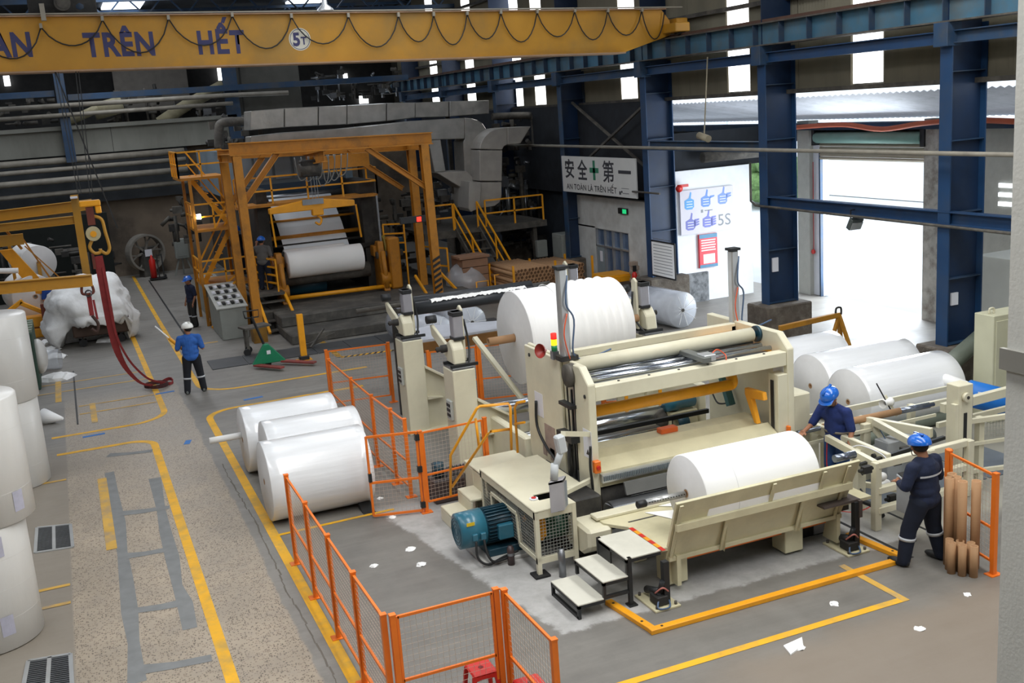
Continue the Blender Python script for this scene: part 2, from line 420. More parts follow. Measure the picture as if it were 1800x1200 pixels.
# grey cement repair strips in the aisle (a ladder pattern)
cp = mat('cement_patch', '#7d7f7f', .8, var=.12, scale=5)
def pline(px, wd, zz=.0025):
    b = B(); q = [G(*p) for p in px]
    L_, R_ = [], []
    for i, p in enumerate(q):
        d = (q[min(i+1, len(q)-1)]-q[max(i-1, 0)]).normalized(); n = V((-d.y, d.x, 0)); wj = wd*(1+.25*math.sin(i*2.3+px[0][0]))
        L_.append(p+n*wj/2+V((0, 0, zz))); R_.append(p-n*wj/2+V((0, 0, zz)))
    for i in range(len(q)-1): b.quad(R_[i], R_[i+1], L_[i+1], L_[i])
    b.done('cement_patch', cp, floor)
pline([(192, 830), (200, 870), (208, 920), (215, 970), (222, 1020), (228, 1075), (235, 1130), (241, 1200)], .19)
pline([(272, 840), (283, 895), (291, 935), (303, 980), (312, 1030), (325, 1060), (334, 1105)], .18)
for y0, x0, x1, dy in ((903, 208, 298, -12), (978, 215, 292, -12), (1074, 230, 335, -18), (1178, 240, 372, -22), (800, 190, 268, -8)):
    pline([(x0, y0), ((x0+x1)/2, y0+dy*.4), (x1, y0+dy)], .2, .0034)
# crack along the aisle edge
b = B(); pts = [(392, 815), (402, 838), (420, 868), (436, 895), (452, 922), (470, 965), (488, 1000), (505, 1040), (532, 1085), (556, 1130), (585, 1185), (600, 1215)]
for i in range(len(pts)-1):
    for k in range(4):
        t0, t1 = k/4, (k+1)/4; a = V(pts[i]).lerp(V(pts[i+1]), t0); c = V(pts[i]).lerp(V(pts[i+1]), t1)
        p, q = G(a.x+random.uniform(-2, 2), a.y), G(c.x+random.uniform(-2, 2), c.y); b.bar(p, q, .012+.014*random.random(), .003)
b.done('floor_crack', mat('crack', '#6a645c', .9), floor, kind='stuff')
# slots in the floor
for (x0, y0, x1, y1, ww) in ((9.74, 10.3, 9.74, 16, .05), (10.55, 10.2, 10.55, 12.4, .04), (-.46, 25, -.46, 31, .04), (2.85, 31.5, 2.85, 48, .06)):
    B().bar((x0, y0, .002), (x1, y1, .002), ww, .006).done('floor_slot', black, floor)
# dark cover plates and raised plinths in front of the paper machine
stl = mat('cover_plate', '#4d5052', .55, .3, var=.15, scale=2)
for i in range(9):
    B().box(2.95+i*.95, 2.95+i*.95+.93, 28.4, 29.6, 0, .02).done('cover_plate', stl, floor)
pl = T('machine_plinth', 'stepped dark concrete plinth running in front of the tall paper machine', 'plinth', (8, 31.8, 0))
grimd = mat('wet_dark_concrete', '#4a4844', .8, var=.25, scale=2, dirt='#7a766c', dirt_amt=.5, dscale=1.5)
B().box(5.4, 11.2, 30.0, 33.2, 0, .28).done('lower_step', grimd, pl, .03)
B().box(5.4, 11.6, 31.4, 48, .28, .6).done('upper_step', grimd, pl, .03)
B().box(4.9, 5.4, 32.6, 48, 0, .6).done('side_step', grimd, pl, .02)
# hazard-striped rectangle painted on the floor
hz = [(5.9, 26.2), (5.9, 28.3), (9.2, 28.3)]
b = B(); b2 = B()
def hazard(p, q, wd=.16, st=.16):
    p, q = V((*p, .003)), V((*q, .003)); d = (q-p); n = int(d.length/st); d.normalize(); nn = V((-d.y, d.x, 0))*wd/2
    for i in range(n):
        a, c = p+d*st*i, p+d*st*(i+.5); s_ = d*.08
        (b if 1 else b2).quad(a-nn, c-nn, c+nn+s_, a+nn+s_); b2.quad(c-nn, p+d*st*(i+1)-nn, p+d*st*(i+1)+nn+s_, c+nn+s_)
q = [G(563, 598), G(598, 628), G(735, 610), G(700, 578)]
for i in range(4): hazard((q[i].x, q[i].y), (q[(i+1) % 4].x, q[(i+1) % 4].y))
b.done('hazard_stripe', lp, floor); b2.done('hazard_stripe', black, floor)
# drain grates with bars
def grate(u0, v0, u1, v1, u2, v2, u3, v3, lab):
    q = [G(u0, v0), G(u1, v1), G(u2, v2), G(u3, v3)]; c = sum(q, V())/4
    t = T('drain_grate', lab, 'grate', (c.x, c.y, 0))
    fr = B(); 
    for i in range(4): fr.bar(q[i]+V((0, 0, .008)), q[(i+1) % 4]+V((0, 0, .008)), .05, .016)
    fr.bar((q[0]+q[1])/2+V((0, 0, .008)), (q[2]+q[3])/2+V((0, 0, .008)), .05, .016); fr.done('frame', alu, t)
    B().quad(*[p+V((0, 0, .002)) for p in q]).done('pit', black, t)
    bb = B()
    for k in range(1, 22):
        s_ = k/22; a = q[0].lerp(q[3], s_); d = q[1].lerp(q[2], s_); bb.bar(a+V((0, 0, .007)), d+V((0, 0, .007)), .014, .008)
    bb.done('bar', steel, t, kind='stuff')
grate(65, 928, 124, 922, 128, 962, 62, 972, 'steel floor drain grate, the far one beside the standing paper rolls')
grate(50, 1162, 124, 1150, 128, 1225, 35, 1240, 'steel floor drain grate at the bottom left corner, cut by the frame')

# ================================================================ SHELL
CX = 15.8                                   # inner flange plane of the right-hand columns
COLY = [4.2, 10.0, 15.85, 21.7, 27.4, 33.0, 38.8, 44.6, 50.4]
wr = B().box(16.75, 17.0, 33.5, 56, 0, 6.1).done('wall_right', mat('dark_blue_cladding', '#232a33', .8, var=.3)); struct(wr); wr['_o'] = (0, 0, 0)
sheet = None; ylist = []
strips = []
for u0, u1 in ((1500, 1552), (1282, 1318), (1093, 1120), (941, 958)):
    strips.append((AX(u1, 150, 16.7).y, AX(u0, 150, 16.7).y))
strips += [(38.2, 39.1), (43.2, 44.1), (47.9, 48.8), (13.8, 14.7), (9, 9.9)]
tr = emit('daylit_translucent_sheet', '#fdfefe', 2.2)
nt = tr.node_tree; g_ = NG(nt); tc = g_.n('ShaderNodeTexCoord'); g_.vec = tc.outputs['Object']
mp = g_.n('ShaderNodeMapping'); mp.inputs['Scale'].default_value = (1, 9, .8); g_.l(g_.vec, mp.inputs[0])
g_.l(g_.ramp(g_.noise(1.5, 7, .7, mp.outputs[0]), .52, srgb('#ffffff'), .74, srgb('#b9ad92')), nt.nodes['Principled BSDF'].inputs['Emission Color'])
def corr_mesh(n, pitch, z0, z1, amp=.03):
    b = B(); prev = None
    for i in range(n*4+1):
        y = i*pitch/4; x = amp*math.sin(i*PI/2)
        cur = (b.b.verts.new((x, y, z0)), b.b.verts.new((x, y, z1)))
        if prev: f = b.b.faces.new((prev[0], cur[0], cur[1], prev[1])); f.smooth = False
        prev = cur
    return b
wc = struct(B().box(16.84, 16.9, -8, 56, 6.1, 11.6).done('wall_right_upper', mat('wall_backing', '#3c3a34', .9))); wc['_o'] = (0, 0, 0)
y = 0; cells = []
sb = sorted(strips); edges = [0]+[e for s_ in sb for e in s_]+[54]
shm = {}
for i in range(0, len(edges)-1, 2):
    a, c = edges[i], edges[i+1]; k = max(1, round((c-a)/1.0)); wd = (c-a)/k
    for j in range(k):
        key = round(wd, 2)
        if key not in shm:
            o = corr_mesh(9, wd/9, 6.12, 11.5).done('corrugated_sheet', corr, wc); shm[key] = o.data
        else:
            o = bpy.data.objects.new('corrugated_sheet', shm[key]); C.objects.link(o); o.parent = wc
        o.location = (16.72+.012*(j % 2), a+j*wd, 0)
for a, c in sb:
    o = corr_mesh(9, (c-a)/9, 6.2, 11.4).done('translucent_sheet', tr, wc); o.location = (16.7, a, 0)
# girts that carry the sheeting
for z in (6.12, 8.3, 10.4):
    B().box(16.52, 16.66, -4, 54, z-.05, z+.05).done('girt', dark2, wc)
# lean-to roof seen through the gap below the sheeting, lit by daylight
lt = mat('lean_to_sheet', '#aeb1b8', .5, .2, var=.15, scale=3, dirt='#7d7f84', dirt_amt=.5)
lt.use_nodes = True; _n = lt.node_tree; _t = _n.nodes.new('ShaderNodeBsdfTranslucent'); _t.inputs[0].default_value = (.75, .78, .85, 1); _m = _n.nodes.new('ShaderNodeMixShader'); _m.inputs[0].default_value = .09
_n.links.new(_n.nodes['Principled BSDF'].outputs[0], _m.inputs[1]); _n.links.new(_t.outputs[0], _m.inputs[2]); _n.links.new(_m.outputs[0], _n.nodes['Material Output'].inputs[0])
ltr = struct(B().box(20.75, 20.95, -2, 50, 5.06, 5.12).done('ceiling_lean_to', dblue)); ltr['_o'] = (0, 0, 0)
for i in range(50):
    b = B(); prev = None
    for k in range(21):
        yy = .0+k*.05; zz = .022*math.sin(k*PI/2)
        cur = (b.b.verts.new((16.93, yy, 5.96+zz)), b.b.verts.new((20.95, yy, 5.22+zz)))
        if prev: b.b.faces.new((prev[0], cur[0], cur[1], prev[1]))
        prev = cur
    o = b.done('roof_sheet', lt, ltr); o.location = (0, i*1.0-.5, 0)
for z, x, wd in ((5.14, 20.3, .2),): B().box(x, x+wd, -2, 50, z-.2, z-.02).done('purlin', dblue, ltr)
# big walls out of the way
struct(B().box(-14.2, -14, -8, 56, 0, 11.6).done('wall_left', grim))
struct(B().box(-14, 17, -8.2, -8, 0, 11.6).done('wall_front', conc))
rf = mat('roof_sheet_dark', '#3a3f45', .8, var=.2)
cl = struct(B().box(-14.2, 17, -8.2, 56, 11.6, 11.7).done('ceiling', rf)); cl['_o'] = (0, 0, 0)
skp = emit('roof_skylight', '#e9f2ff', 3)
for x in (-9, -4, 3.5, 11.5):
    for y in range(0, 54, 9): B().box(x-.8, x+.8, y, y+6, 11.5, 11.58).done('skylight_panel', skp, cl)
for y in range(3, 54, 6):                   # roof trusses
    b = B(); b.bar((-14, y, 10.6), (16.8, y, 10.6), .12, .16); b.bar((-14, y, 11.4), (16.8, y, 11.4), .12, .12)
    for k in range(21): b.bar((-14+k*1.5, y, 10.6), (-13.25+k*1.5, y, 11.4), .06); b.bar((-13.25+k*1.5, y, 11.4), (-12.5+k*1.5, y, 10.6), .06)
    b.done('roof_truss', dblue, cl)
# columns
for i, y in enumerate(COLY):
    t = T('steel_column', '', 'column', (CX+.4, y+.15, 0), 'blue steel building columns')
    if y < 12: t['label'] = ['blue steel column beside the camera, outside the picture', 'blue steel column just right of the picture'][i]
    else: t['label'] = {2: 'blue steel column right of the loading door with small paper notices, on a concrete plinth', 3: 'blue steel column left of the loading door on a big worn concrete plinth',
            4: 'bright blue steel column with the framed white notice', 5: 'blue steel column behind the left end of the white safety sign', 6: 'dark blue column behind the curved grey ducts',
            7: 'far blue column seventh from the camera', 8: 'farthest blue column at the back wall'}[i]
    z0 = .95
    cm = blue if i in (2, 3, 4) else dblue
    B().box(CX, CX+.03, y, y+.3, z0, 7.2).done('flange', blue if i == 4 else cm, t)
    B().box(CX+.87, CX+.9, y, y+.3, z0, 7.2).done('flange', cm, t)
    B().box(CX+.03, CX+.87, y+.14, y+.16, z0, 10.4).done('web', mat('column_web_shaded_blue', '#102a4a', .5, var=.2, scale=1.5, dirt='#2c3644', dirt_amt=.4), t)  # recessed web repeats the column paint darker; its shade is in the colour
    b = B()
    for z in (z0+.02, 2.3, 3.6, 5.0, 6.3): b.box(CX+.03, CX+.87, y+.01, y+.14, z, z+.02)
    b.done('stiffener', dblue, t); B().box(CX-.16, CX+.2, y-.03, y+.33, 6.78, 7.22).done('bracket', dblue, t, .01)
    p = B(); p.box(CX-.25, CX+1.1, y-.3, y+.6, 0, z0); o = p.done('plinth', mat('worn_plinth', '#5a5249', .9, var=.3, scale=3, dirt='#8a8377', dirt_amt=.4, dscale=4, bump=.6, bscale=20), t, .03)
    if i in (2, 3): B().box(CX+.2, CX+.38, y+.1, y+.135, 1.75 if i == 3 else 1.75, 2.1 if i == 3 else 2.0).done('paper_notice', paperg, t)
# crane runway
t = T('crane_runway_girder', 'long dusty blue-green crane runway girder with stiffener plates along the right wall', 'girder', (CX+.1, 20, 7.2))
B().box(CX-.12, CX+.32, -2, 54, 7.22, 7.25).done('bottom_flange', dark2, t); B().box(CX-.12, CX+.32, -2, 54, 7.72, 7.75).done('top_flange', dark2, t)
B().box(CX+.05, CX+.08, -2, 54, 7.25, 7.72).done('web', teal, t)
B().bar((CX+.08, -2, 7.79), (CX+.08, 54, 7.79), .07, .08).done('rail', mat('rusty_rail', '#5a4034', .8, var=.3), t)
b0 = None
for k in range(54):
    if b0 is None: b0 = B().box(CX-.1, CX+.05, 0, .02, 7.25, 7.72).done('stiffener', dblue, t); me = b0.data; b0.location.y = -1
    else: o = bpy.data.objects.new('stiffener', me); C.objects.link(o); o.parent = t; o.location.y = -1+k
for i in range(len(COLY)-1):
    o = B().ibeam((CX+.1, COLY[i]+.3, 6.95), (CX+.1, COLY[i+1], 6.95), .2, .24).done('tie_beam', blue if i in (2, 3) else dblue)
    base(o, (CX+.1, COLY[i]+3, 6.95)); tag(o, ['blue tie beam out of the picture', 'blue tie beam at the right edge under the runway', 'blue tie beam above the loading door', 'blue tie beam left of the loading door under the runway', 'dusty tie beam above the white safety sign', 'dark tie beam above the grey ducts', 'far dark tie beam under the runway', 'farthest tie beam under the runway'][i], 'beam', 'tie beams under the crane runway')
# cross bracing between two columns
b = B(); y0, y1 = COLY[4], COLY[5]; b.bar((CX+.35, y0+.2, 6.2), (CX+.35, y1, 3.9), .07); b.bar((CX+.4, y0+.2, 3.9), (CX+.4, y1, 6.2), .07)
tag(base(b.done('cross_brace', dark2), (CX+.4, (y0+y1)/2, 5)), 'thin steel cross bracing above the white safety sign', 'brace')
# lower blue rail across the door, with pipe, floodlight
z1 = AX(1560, 373, CX+.1).z
t = T('cross_rail', 'blue horizontal steel rail crossing in front of the loading door', 'beam', (CX+.1, 19, z1))
B().ibeam((CX+.1, 9, z1), (CX+.1, 21.9, z1), .22, .26).done('rail', blue, t)
B().tube([(CX-.05, 22.3, z1+.95), (CX-.05, 22.3, z1-.0), (CX-.05, 22.1, z1-.1), (CX-.05, 9, z1-.2)], .03, smooth=False).done('pipe', dark2, t)
zp = AX(1600, 269, CX-.25).z
o = B().cyl((CX-.25, 8, zp), (CX-.25, 40, zp+.02), .045, 10).done('long_pipe', mat('pale_pipe', '#8d887c', .6, var=.2)); tag(base(o, (CX-.25, 20, zp)), 'long thin pale pipe running across the whole right side at mid height', 'pipe')
p = AX(1503, 392, CX+.1)
t = T('floodlight', 'dark floodlight hanging under the blue rail in front of the bright door', 'lamp', p)
B().box(-.16, .16, -.06, .06, -.14, .12).xform(Matrix.Rotation(.5, 4, 'X')).done('housing', mat('lamp_grey', '#4d5552', .5), t, .01, local=True)
B().box(-.14, .14, -.085, -.062, -.12, .06).xform(Matrix.Rotation(.5, 4, 'X')).done('glass', alu, t, local=True)
B().bar((-.12, 0, 0), (-.12, 0, .3), .02).bar((.12, 0, 0), (.12, 0, .3), .02).bar((-.12, 0, .3), (.12, 0, .3), .02).done('bracket', black, t, local=True)
zt_ = AX(1265, 257, CX+.1).z; o = B().ibeam((CX+.1, 22, zt_), (CX+.1, 27.4, zt_), .2, .26).done('cross_beam', dblue); tag(base(o, (CX+.1, 25, zt_)), 'blue steel beam above the 5S poster wall', 'beam')
o = B().cyl((17.6, 27.3, 4.35), (20.4, 27.3, 4.35), .16, 14).done('dusty_pipe', dark2); tag(base(o, (19, 27.3, 4.35)), 'thick dusty pipe along the top of the 5S poster wall', 'pipe')
# ---------------- wall with the loading door
wd = struct(B().box(20.6, 20.9, -4, 21.3, 0, 5.06).done('wall_door', conc2)); wd['_o'] = (0, 0, 0)
B().box(20.6, 20.9, 21.3, 50, 4.6, 5.06).done('lintel', dark, wd)
B().box(20.6, 20.85, 25.6, 26.0, 0, 4.9).done('door_jamb', mat('white_post', '#dfe3ea', .6, var=.04), wd)
B().box(20.45, 20.8, 26.0, 26.55, 0, 5.2).done('pier', conc2, wd)
B().box(20.35, 20.6, 20.75, 21.3, 0, 5.2).done('pier', mat('peeling_pier', '#b9b6ae', .9, var=.2, scale=4, dirt='#6b5f55', dirt_amt=.8, dscale=2.5), wd)
B().box(20.5, 20.6, 21.28, 21.34, 0, 4.3).done('guide_channel', blue, wd); B().box(20.5, 20.6, 25.56, 25.62, 0, 4.3).done('guide_channel', dblue, wd)
t = T('roller_shutter', 'rolled-up grey slatted shutter with pale green roll above the bright loading door', 'shutter', (20.5, 23.45, 4.3))
B().cyl((20.42, 21.4, 4.72), (20.42, 25.6, 4.72), .16, 18).done('shutter_roll', mat('pale_green_paint', '#7fa79c', .5, var=.08), t)
slm = mat('shutter_slat', '#a39a86', .5, .2, var=.08); sl0 = None
for k in range(6):
    o = B().prism([(20.5, 0), (20.47, .045), (20.5, .09), (20.53, .09), (20.53, 0)], 'y', 21.38, 25.56).done('slat', slm, t)
    o.location.z = 4.08+k*.095
B().box(20.3, 20.56, 21.25, 21.4, 4.5, 4.95).done('end_bracket', black, t); B().box(20.3, 20.56, 25.58, 25.7, 4.5, 4.95).done('end_bracket', black, t)
o = B().tube([AX(u, v, 20.1) for u, v in ((1380, 226), (1420, 222), (1485, 219), (1550, 227), (1620, 217), (1700, 211), (1800, 214))], .07, 10).done('duct_hose', mat('orange_pipe', '#c2603f', .6, var=.1))
tag(base(o, (20.2, 22, 5)), 'sagging orange-red pipe above the roller shutter', 'pipe')
# louvred openings and wall seen right of the column
b = B(); 
for k in range(3): b.box(20.56, 20.6, 18.3, 19.1, 3.1+k*.22, 3.2+k*.22); b.box(20.56, 20.6, 17.3, 18.1, 3.1+k*.22, 3.2+k*.22)
b.done('louvre', emit('louvre_daylight', '#eef3f8', 1.6), wd)
# ---------------- office with the 5S wall
off = struct(B().box(16.72, 19.45, 27.5, 27.7, 0, 4.0).done('wall_office', white)); off['_o'] = (0, 0, 0)
B().box(16.25, 16.45, 27.75, 29.6, 0, 3.1).box(16.25, 16.45, 29.6, 33.4, 2.05, 3.1).box(16.25, 16.45, 31.9, 33.4, 0, 2.1).done('side_wall', mat('office_wall_grey', '#c9ccca', .8, var=.08, dirt='#8d8b84', dirt_amt=.4), off)
B().box(16.45, 19.45, 27.7, 33.4, 3.1, 3.2).done('office_roof', dark, off)
B().box(16.95, 17.75, 27.4, 27.5, 0, .9).done('stained_base', mat('stained_base', '#84878a', .9, var=.3, scale=8, dirt='#3b3d40', dirt_amt=.8, dscale=5), off)
gl = mat('window_glass', '#5b6f8c', .1, var=.2, scale=1.5, coat=.5)
B().box(16.75, 20.6, 27.6, 27.75, 4.0, 5.1).box(16.45, 16.6, 27.7, 50, 3.1, 6.1).done('shade_backdrop', mat('backdrop_shade', '#1e2228', .9, var=.3), off)  # added dark panels standing in for the unlit space under the lean-to
wn = struct(B().box(16.34, 16.38, 29.6, 31.9, .5, 2.05).done('window_1', gl)); wn['_o'] = (0, 0, 0)
fr = B()
for y in (29.6, 30.15, 30.7, 31.25, 31.85): fr.box(16.26, 16.34, y, y+.05, 0, 2.05)
for z in (.45, 1.45, 2.03): fr.box(16.26, 16.34, 29.6, 31.9, z, z+.05)
fr.done('window_frame', alu, wn)
dr = struct(B().box(16.28, 16.33, 31.3, 31.85, 0, 1.45).done('door_2', mat('door_grey', '#8c979c', .4, var=.08))); dr['_o'] = (0, 0, 0)
B().box(16.262, 16.28, 31.5, 31.65, .95, 1.3).done('notice', paperg, dr)
# ---------------- world outside
ext = struct(B().box(40, 42, 20, 70, 0, 9).done('exterior_building', mat('exterior_white', '#e8ecf0', .8, var=.03))); ext['_o'] = (0, 0, 0)
b = B(); 
for k in range(6): b.box(39.9, 40, 24+k*7, 27+k*7, 3, 5)
b.done('exterior_window', mat('pale_window', '#c7d2de', .4), ext)
hb = B(); rr = random.Random(3)
for k in range(70): hb.sphere((33.3+rr.uniform(0, 2.6), 48+rr.uniform(-2, 3), .5+rr.uniform(0, 2.2)), rr.uniform(.5, .9), (1, 1, .8), 8)
tag(base(hb.done('hedge', mat('green_foliage', '#5f7d4a', .9, var=.5, scale=6, bump=1, bscale=8)), (34.6, 48, 0)), 'green hedge outside, glimpsed between the poster wall and the blue column', 'hedge')
t = T('railing_panel', 'white fence outside between the poster wall and the blue column', 'fence', (23.5, 32, 0))
for k in range(14): B().box(22.2+k*.16, 22.28+k*.16, 30.2, 30.25, 0, 1.1).done('picket', white, t)
B().box(22.2, 24.4, 30.25, 30.29, .9, 1).done('rail', white, t)
# ================================================================ BACK OF THE HALL
def ribbon(b, pts, wv, th=.008):
    pts = [V(p) for p in pts]; wv = V(wv)
    for i in range(len(pts)-1):
        p, q = pts[i], pts[i+1]; d = (q-p).normalized(); n = d.cross(wv).normalized()*th
        vs = [b.b.verts.new(c+s*wv/2+t*n) for c in (p, q) for s in (-1, 1) for t in (-1, 1)]
        for f in ((0, 1, 3, 2), (4, 6, 7, 5), (0, 4, 5, 1), (2, 3, 7, 6), (0, 2, 6, 4), (1, 5, 7, 3)): b.b.faces.new([vs[k] for k in f])
    return b
def pxpoly(pts, y): return [(AY(u, v, y).x, AY(u, v, y).z) for u, v in pts]
wb = struct(B().box(-14, 17, 50.5, 50.8, 0, 3.4).done('wall_back', grim)); wb['_o'] = (0, 0, 0)
B().box(5.4, 17, 50.6, 50.8, 3.4, 5.5).done('upper_part', grim, wb)
struct(B().box(-14, 17, 55.5, 55.8, 4, 11.6).done('wall_back_upper', mat('back_dark', '#2a2a2a', .9, var=.3)))
# raised production deck: pale concrete edge beam
dk = struct(B().box(-14, 7.6, 50, 54.5, 5.5, 6.62).done('upper_floor_edge', conc)); dk['_o'] = (0, 0, 0)
B().box(-14, 7.7, 49.8, 50.0, 6.55, 6.72).done('edge_kerb', conc, dk)
for k in range(4): B().box(-13.9+k*5.4, -13.88+k*5.4, 49.99, 50, 5.5, 6.6).done('joint', dark, dk)
palep = mat('dusty_pale_pipe', '#8d887d', .6, var=.2, scale=3, dirt='#5c564c', dirt_amt=.4)
def pipe_run(pts, r, lab, m=palep, n=8, nm='pipe', catg='pipe', smooth=False):
    o = B().tube(pts, r, n, smooth).done(nm, m); return tag(base(o, V(pts[0]).lerp(V(pts[-1]), .5)), lab, catg, None)
for z, r, y, lab in ((5.3, .14, 49.6, 'topmost dusty pipe running under the pale concrete edge at the back'), (4.95, .1, 49.4, 'second dusty pipe from the top under the concrete edge'),
                     (4.5, .13, 49.2, 'third dusty pipe from the top under the concrete edge'), (3.95, .1, 49.4, 'lowest long dusty pipe above the grimy back wall')):
    pipe_run([(-13, y, z), (5.2, y, z+.0)], r, lab)
B().box(0, 0, 0, 0, 0, 0).b.free()
o = struct(B().box(-14, 5.4, 50.2, 51.9, 3.4, 5.5).done('wall_back_band', mat('band_grey', '#41464b', .8, var=.3, scale=1.2))); 
# blue steelwork of the upper deck
def bx(name, lab, c, m, *bb, bevel=0):
    o = B().box(*bb).done(name, m, bevel=bevel); x0, x1, y0, y1, z0, z1 = bb
    return tag(base(o, ((x0+x1)/2, (y0+y1)/2, min(z0, z1))), lab, c)
bx('deck_column', 'dark blue steel column in front of the pale concrete edge at the left', 'column', dblue, .35, .75, 49.3, 49.6, 5.2, 10.4)
bx('deck_column', 'dark blue steel column left of the grey duct at the back', 'column', dblue, 7.3, 7.9, 49.8, 50.1, 5.2, 10.4)
bx('deck_beam', 'blue horizontal beam of the upper deck behind the crane girder, right part', 'beam', dblue, .8, 15.8, 49.5, 49.8, 7.75, 8.0)
bx('deck_beam', 'blue horizontal beam of the upper deck at the left edge', 'beam', dblue, -14, .3, 49.5, 49.8, 7.95, 8.2)
bx('grey_tank', 'tall grey concrete tank behind the left end of the long duct', 'tank', mat('tank_grey', '#56554f', .85, var=.2, scale=1.5), 8.1, 10.8, 50.2, 51.6, 6.62, 9.9, bevel=.05)
bx('deck_wall_panel', 'pale grey wall panel on the upper deck behind the crane girder', 'panel', mat('panel_grey', '#6c6862', .9, var=.15), 2.9, 6.2, 53.5, 53.6, 7.2, 9.6)
pipe_run([(-2, 49.2, 7.55), (7.5, 49.2, 7.55), (10, 49.2, 7.5)], .1, 'long dusty pipe on the upper deck just under the blue beam')
pipe_run([(-2, 49.2, 7.15), (7.5, 49.2, 7.2)], .09, 'long dusty pipe on the upper deck, the lower of the pair')
dg = mat('dusty_yellow_grey', '#a8a184', .8, var=.2, dirt='#5c584c', dirt_amt=.4)
pipe_run([AY(280, 216, 50.5), AY(335, 180, 50.5), AY(352, 172, 50.5), AY(392, 150, 50.5)], .26, 'thick dusty cream pipe slanting up to the right on the upper deck', dg, 14, smooth=False)
pipe_run([AY(115, 216, 50.6), AY(160, 196, 50.6), AY(172, 190, 50.6)], .18, 'slanting cream pipe with a flange near the blue column on the upper deck', dg, 12)
pipe_run([AY(165, 197, 50.9), AY(215, 183, 50.9)], .36, 'fat dusty cylinder lying on the upper deck', dg, 16)
def clutter(lab, u0, v0, u1, v1, y, dep, seed, n=26, nm='machinery', catg='machinery'):
    rr = random.Random(seed); a, c = AY(u0, v1, y), AY(u1, v0, y)
    t = T(nm, lab, catg, ((a.x+c.x)/2, y, a.z))
    def rp(): return V((rr.uniform(a.x, c.x), y+rr.uniform(0, dep), rr.uniform(a.z, c.z)))
    for grp in range(3):
        b = B()
        for k in range(n//3):
            p = rp(); q = p.copy(); s_ = rr.uniform(.15, .5)*(c.x-a.x)*.5
            if rr.random() < .5: q.x = min(c.x, p.x+s_)
            elif rr.random() < .5: q.z = a.z
            else: q = q+V((rr.uniform(-.4, .4), rr.uniform(-.2, .2), rr.uniform(-.4, .4))); q.z = max(a.z, q.z)
            r = rr.uniform(.03, .1)
            if (q-p).length < .05: continue
            b.cyl(p, q, r, 7)
            if rr.random() < .5: b.box(p.x-r*2, p.x+r*2, p.y-r, p.y+r*2, p.z-r*1.5, p.z+r*1.5)
        b.done(['pipework', 'bracketry', 'valve_gear'][grp], [dark, dark2, steel if seed % 3 == 0 else dark2][grp], t, kind='stuff')
    return t
clutter('dark machinery on the upper deck at the far left', 0, 165, 95, 220, 50.8, 1.0, 1)
clutter('pumps and small pipes on the upper deck beside the blue column', 205, 150, 280, 215, 51.2, 1, 2)
clutter('pump and pipes on the upper deck above the pale concrete edge', 290, 175, 395, 210, 52, 1, 3)
clutter('pipes at the left end of the long grey duct', 380, 205, 440, 262, 40, 1, 5, 20)
o = B().tube([AY(385, 262, 39), AY(385, 230, 39), AY(392, 216, 39), AY(436, 213, 39)], .16, 12).done('bent_pipe', dark2); tag(base(o, AY(385, 262, 39)), 'thick grey pipe bending over at the left of the yellow portal frame', 'pipe')
for (u, v, y, r) in ((17, 135, 53, .08), (345, 140, 53, .06), (387, 135, 53, .2), (387, 128, 53, .14)): 
    q = AY(u*1.0, v, y); 
lw = emit('daylight_gap', '#ffffff', 3)
for u, v, w_, h_, lab in ((389, 128, 10, 22, 'small bright daylight opening at the back above the slanting pipe'), (12, 142, 8, 14, 'small bright window at the far back left'),
                          (608, 136, 6, 12, 'small bright opening at the far back beside the duct'), (640, 175, 14, 12, 'small bright window at the far end above the grey duct')):
    q = AY(u, v, 55.3); s_ = 55/1869*1.1; tag(base(B().box(q.x-w_*s_/2, q.x+w_*s_/2, 55.3, 55.45, q.z-h_*s_/2, q.z+h_*s_/2).done('window_opening', lw), q), lab, 'window')
# ---------------- flywheel on its stand
c = AY(255, 440, 49.5); c.z = 1.6
t = T('flywheel', 'large spoked iron wheel with a paper label leaning by the back wall', 'wheel', (c.x, c.y, 0), rz=R(20))
b = B(); rr_ = .82; n = 40; prev = None
for i in range(n+1):
    a = 2*PI*i/n; ring = [b.b.verts.new((rad*math.cos(a), yy, 1.05+rad*math.sin(a))) for rad, yy in ((rr_, -.25), (rr_, .25), (rr_-.09, .25), (rr_-.09, -.25))]
    if prev:
        for k in range(4): b.b.faces.new((prev[k], prev[(k+1) % 4], ring[(k+1) % 4], ring[k]))
    prev = ring
b.done('rim', mat('wheel_iron', '#8a867e', .6, .1, var=.2), t, local=True)
for k in range(6):
    a = k*PI/3+.25; b = B(); m_ = V((.4*math.cos(a), 0, 1.05+.4*math.sin(a))); b.bar((.1*math.cos(a), 0, 1.05+.1*math.sin(a)), m_, .09)
    for s_ in (-.2, .2): b.bar(m_, (.76*math.cos(a+s_), 0, 1.05+.76*math.sin(a+s_)), .06)
    b.done('spoke', mat('wheel_iron', '#55524d'), t, local=True)
B().cyl((0, -.3, 1.05), (0, .3, 1.05), .14, 14).done('hub', dark, t, local=True)
B().box(-.16, .16, -.33, -.31, .9, 1.2).done('paper_label', paperg, t, local=True)
B().prism([(-.3, 0), (.3, 0), (.2, 1.0), (-.2, 1.0)], 'y', -.28, .28).done('stand', grimd, t, local=True)
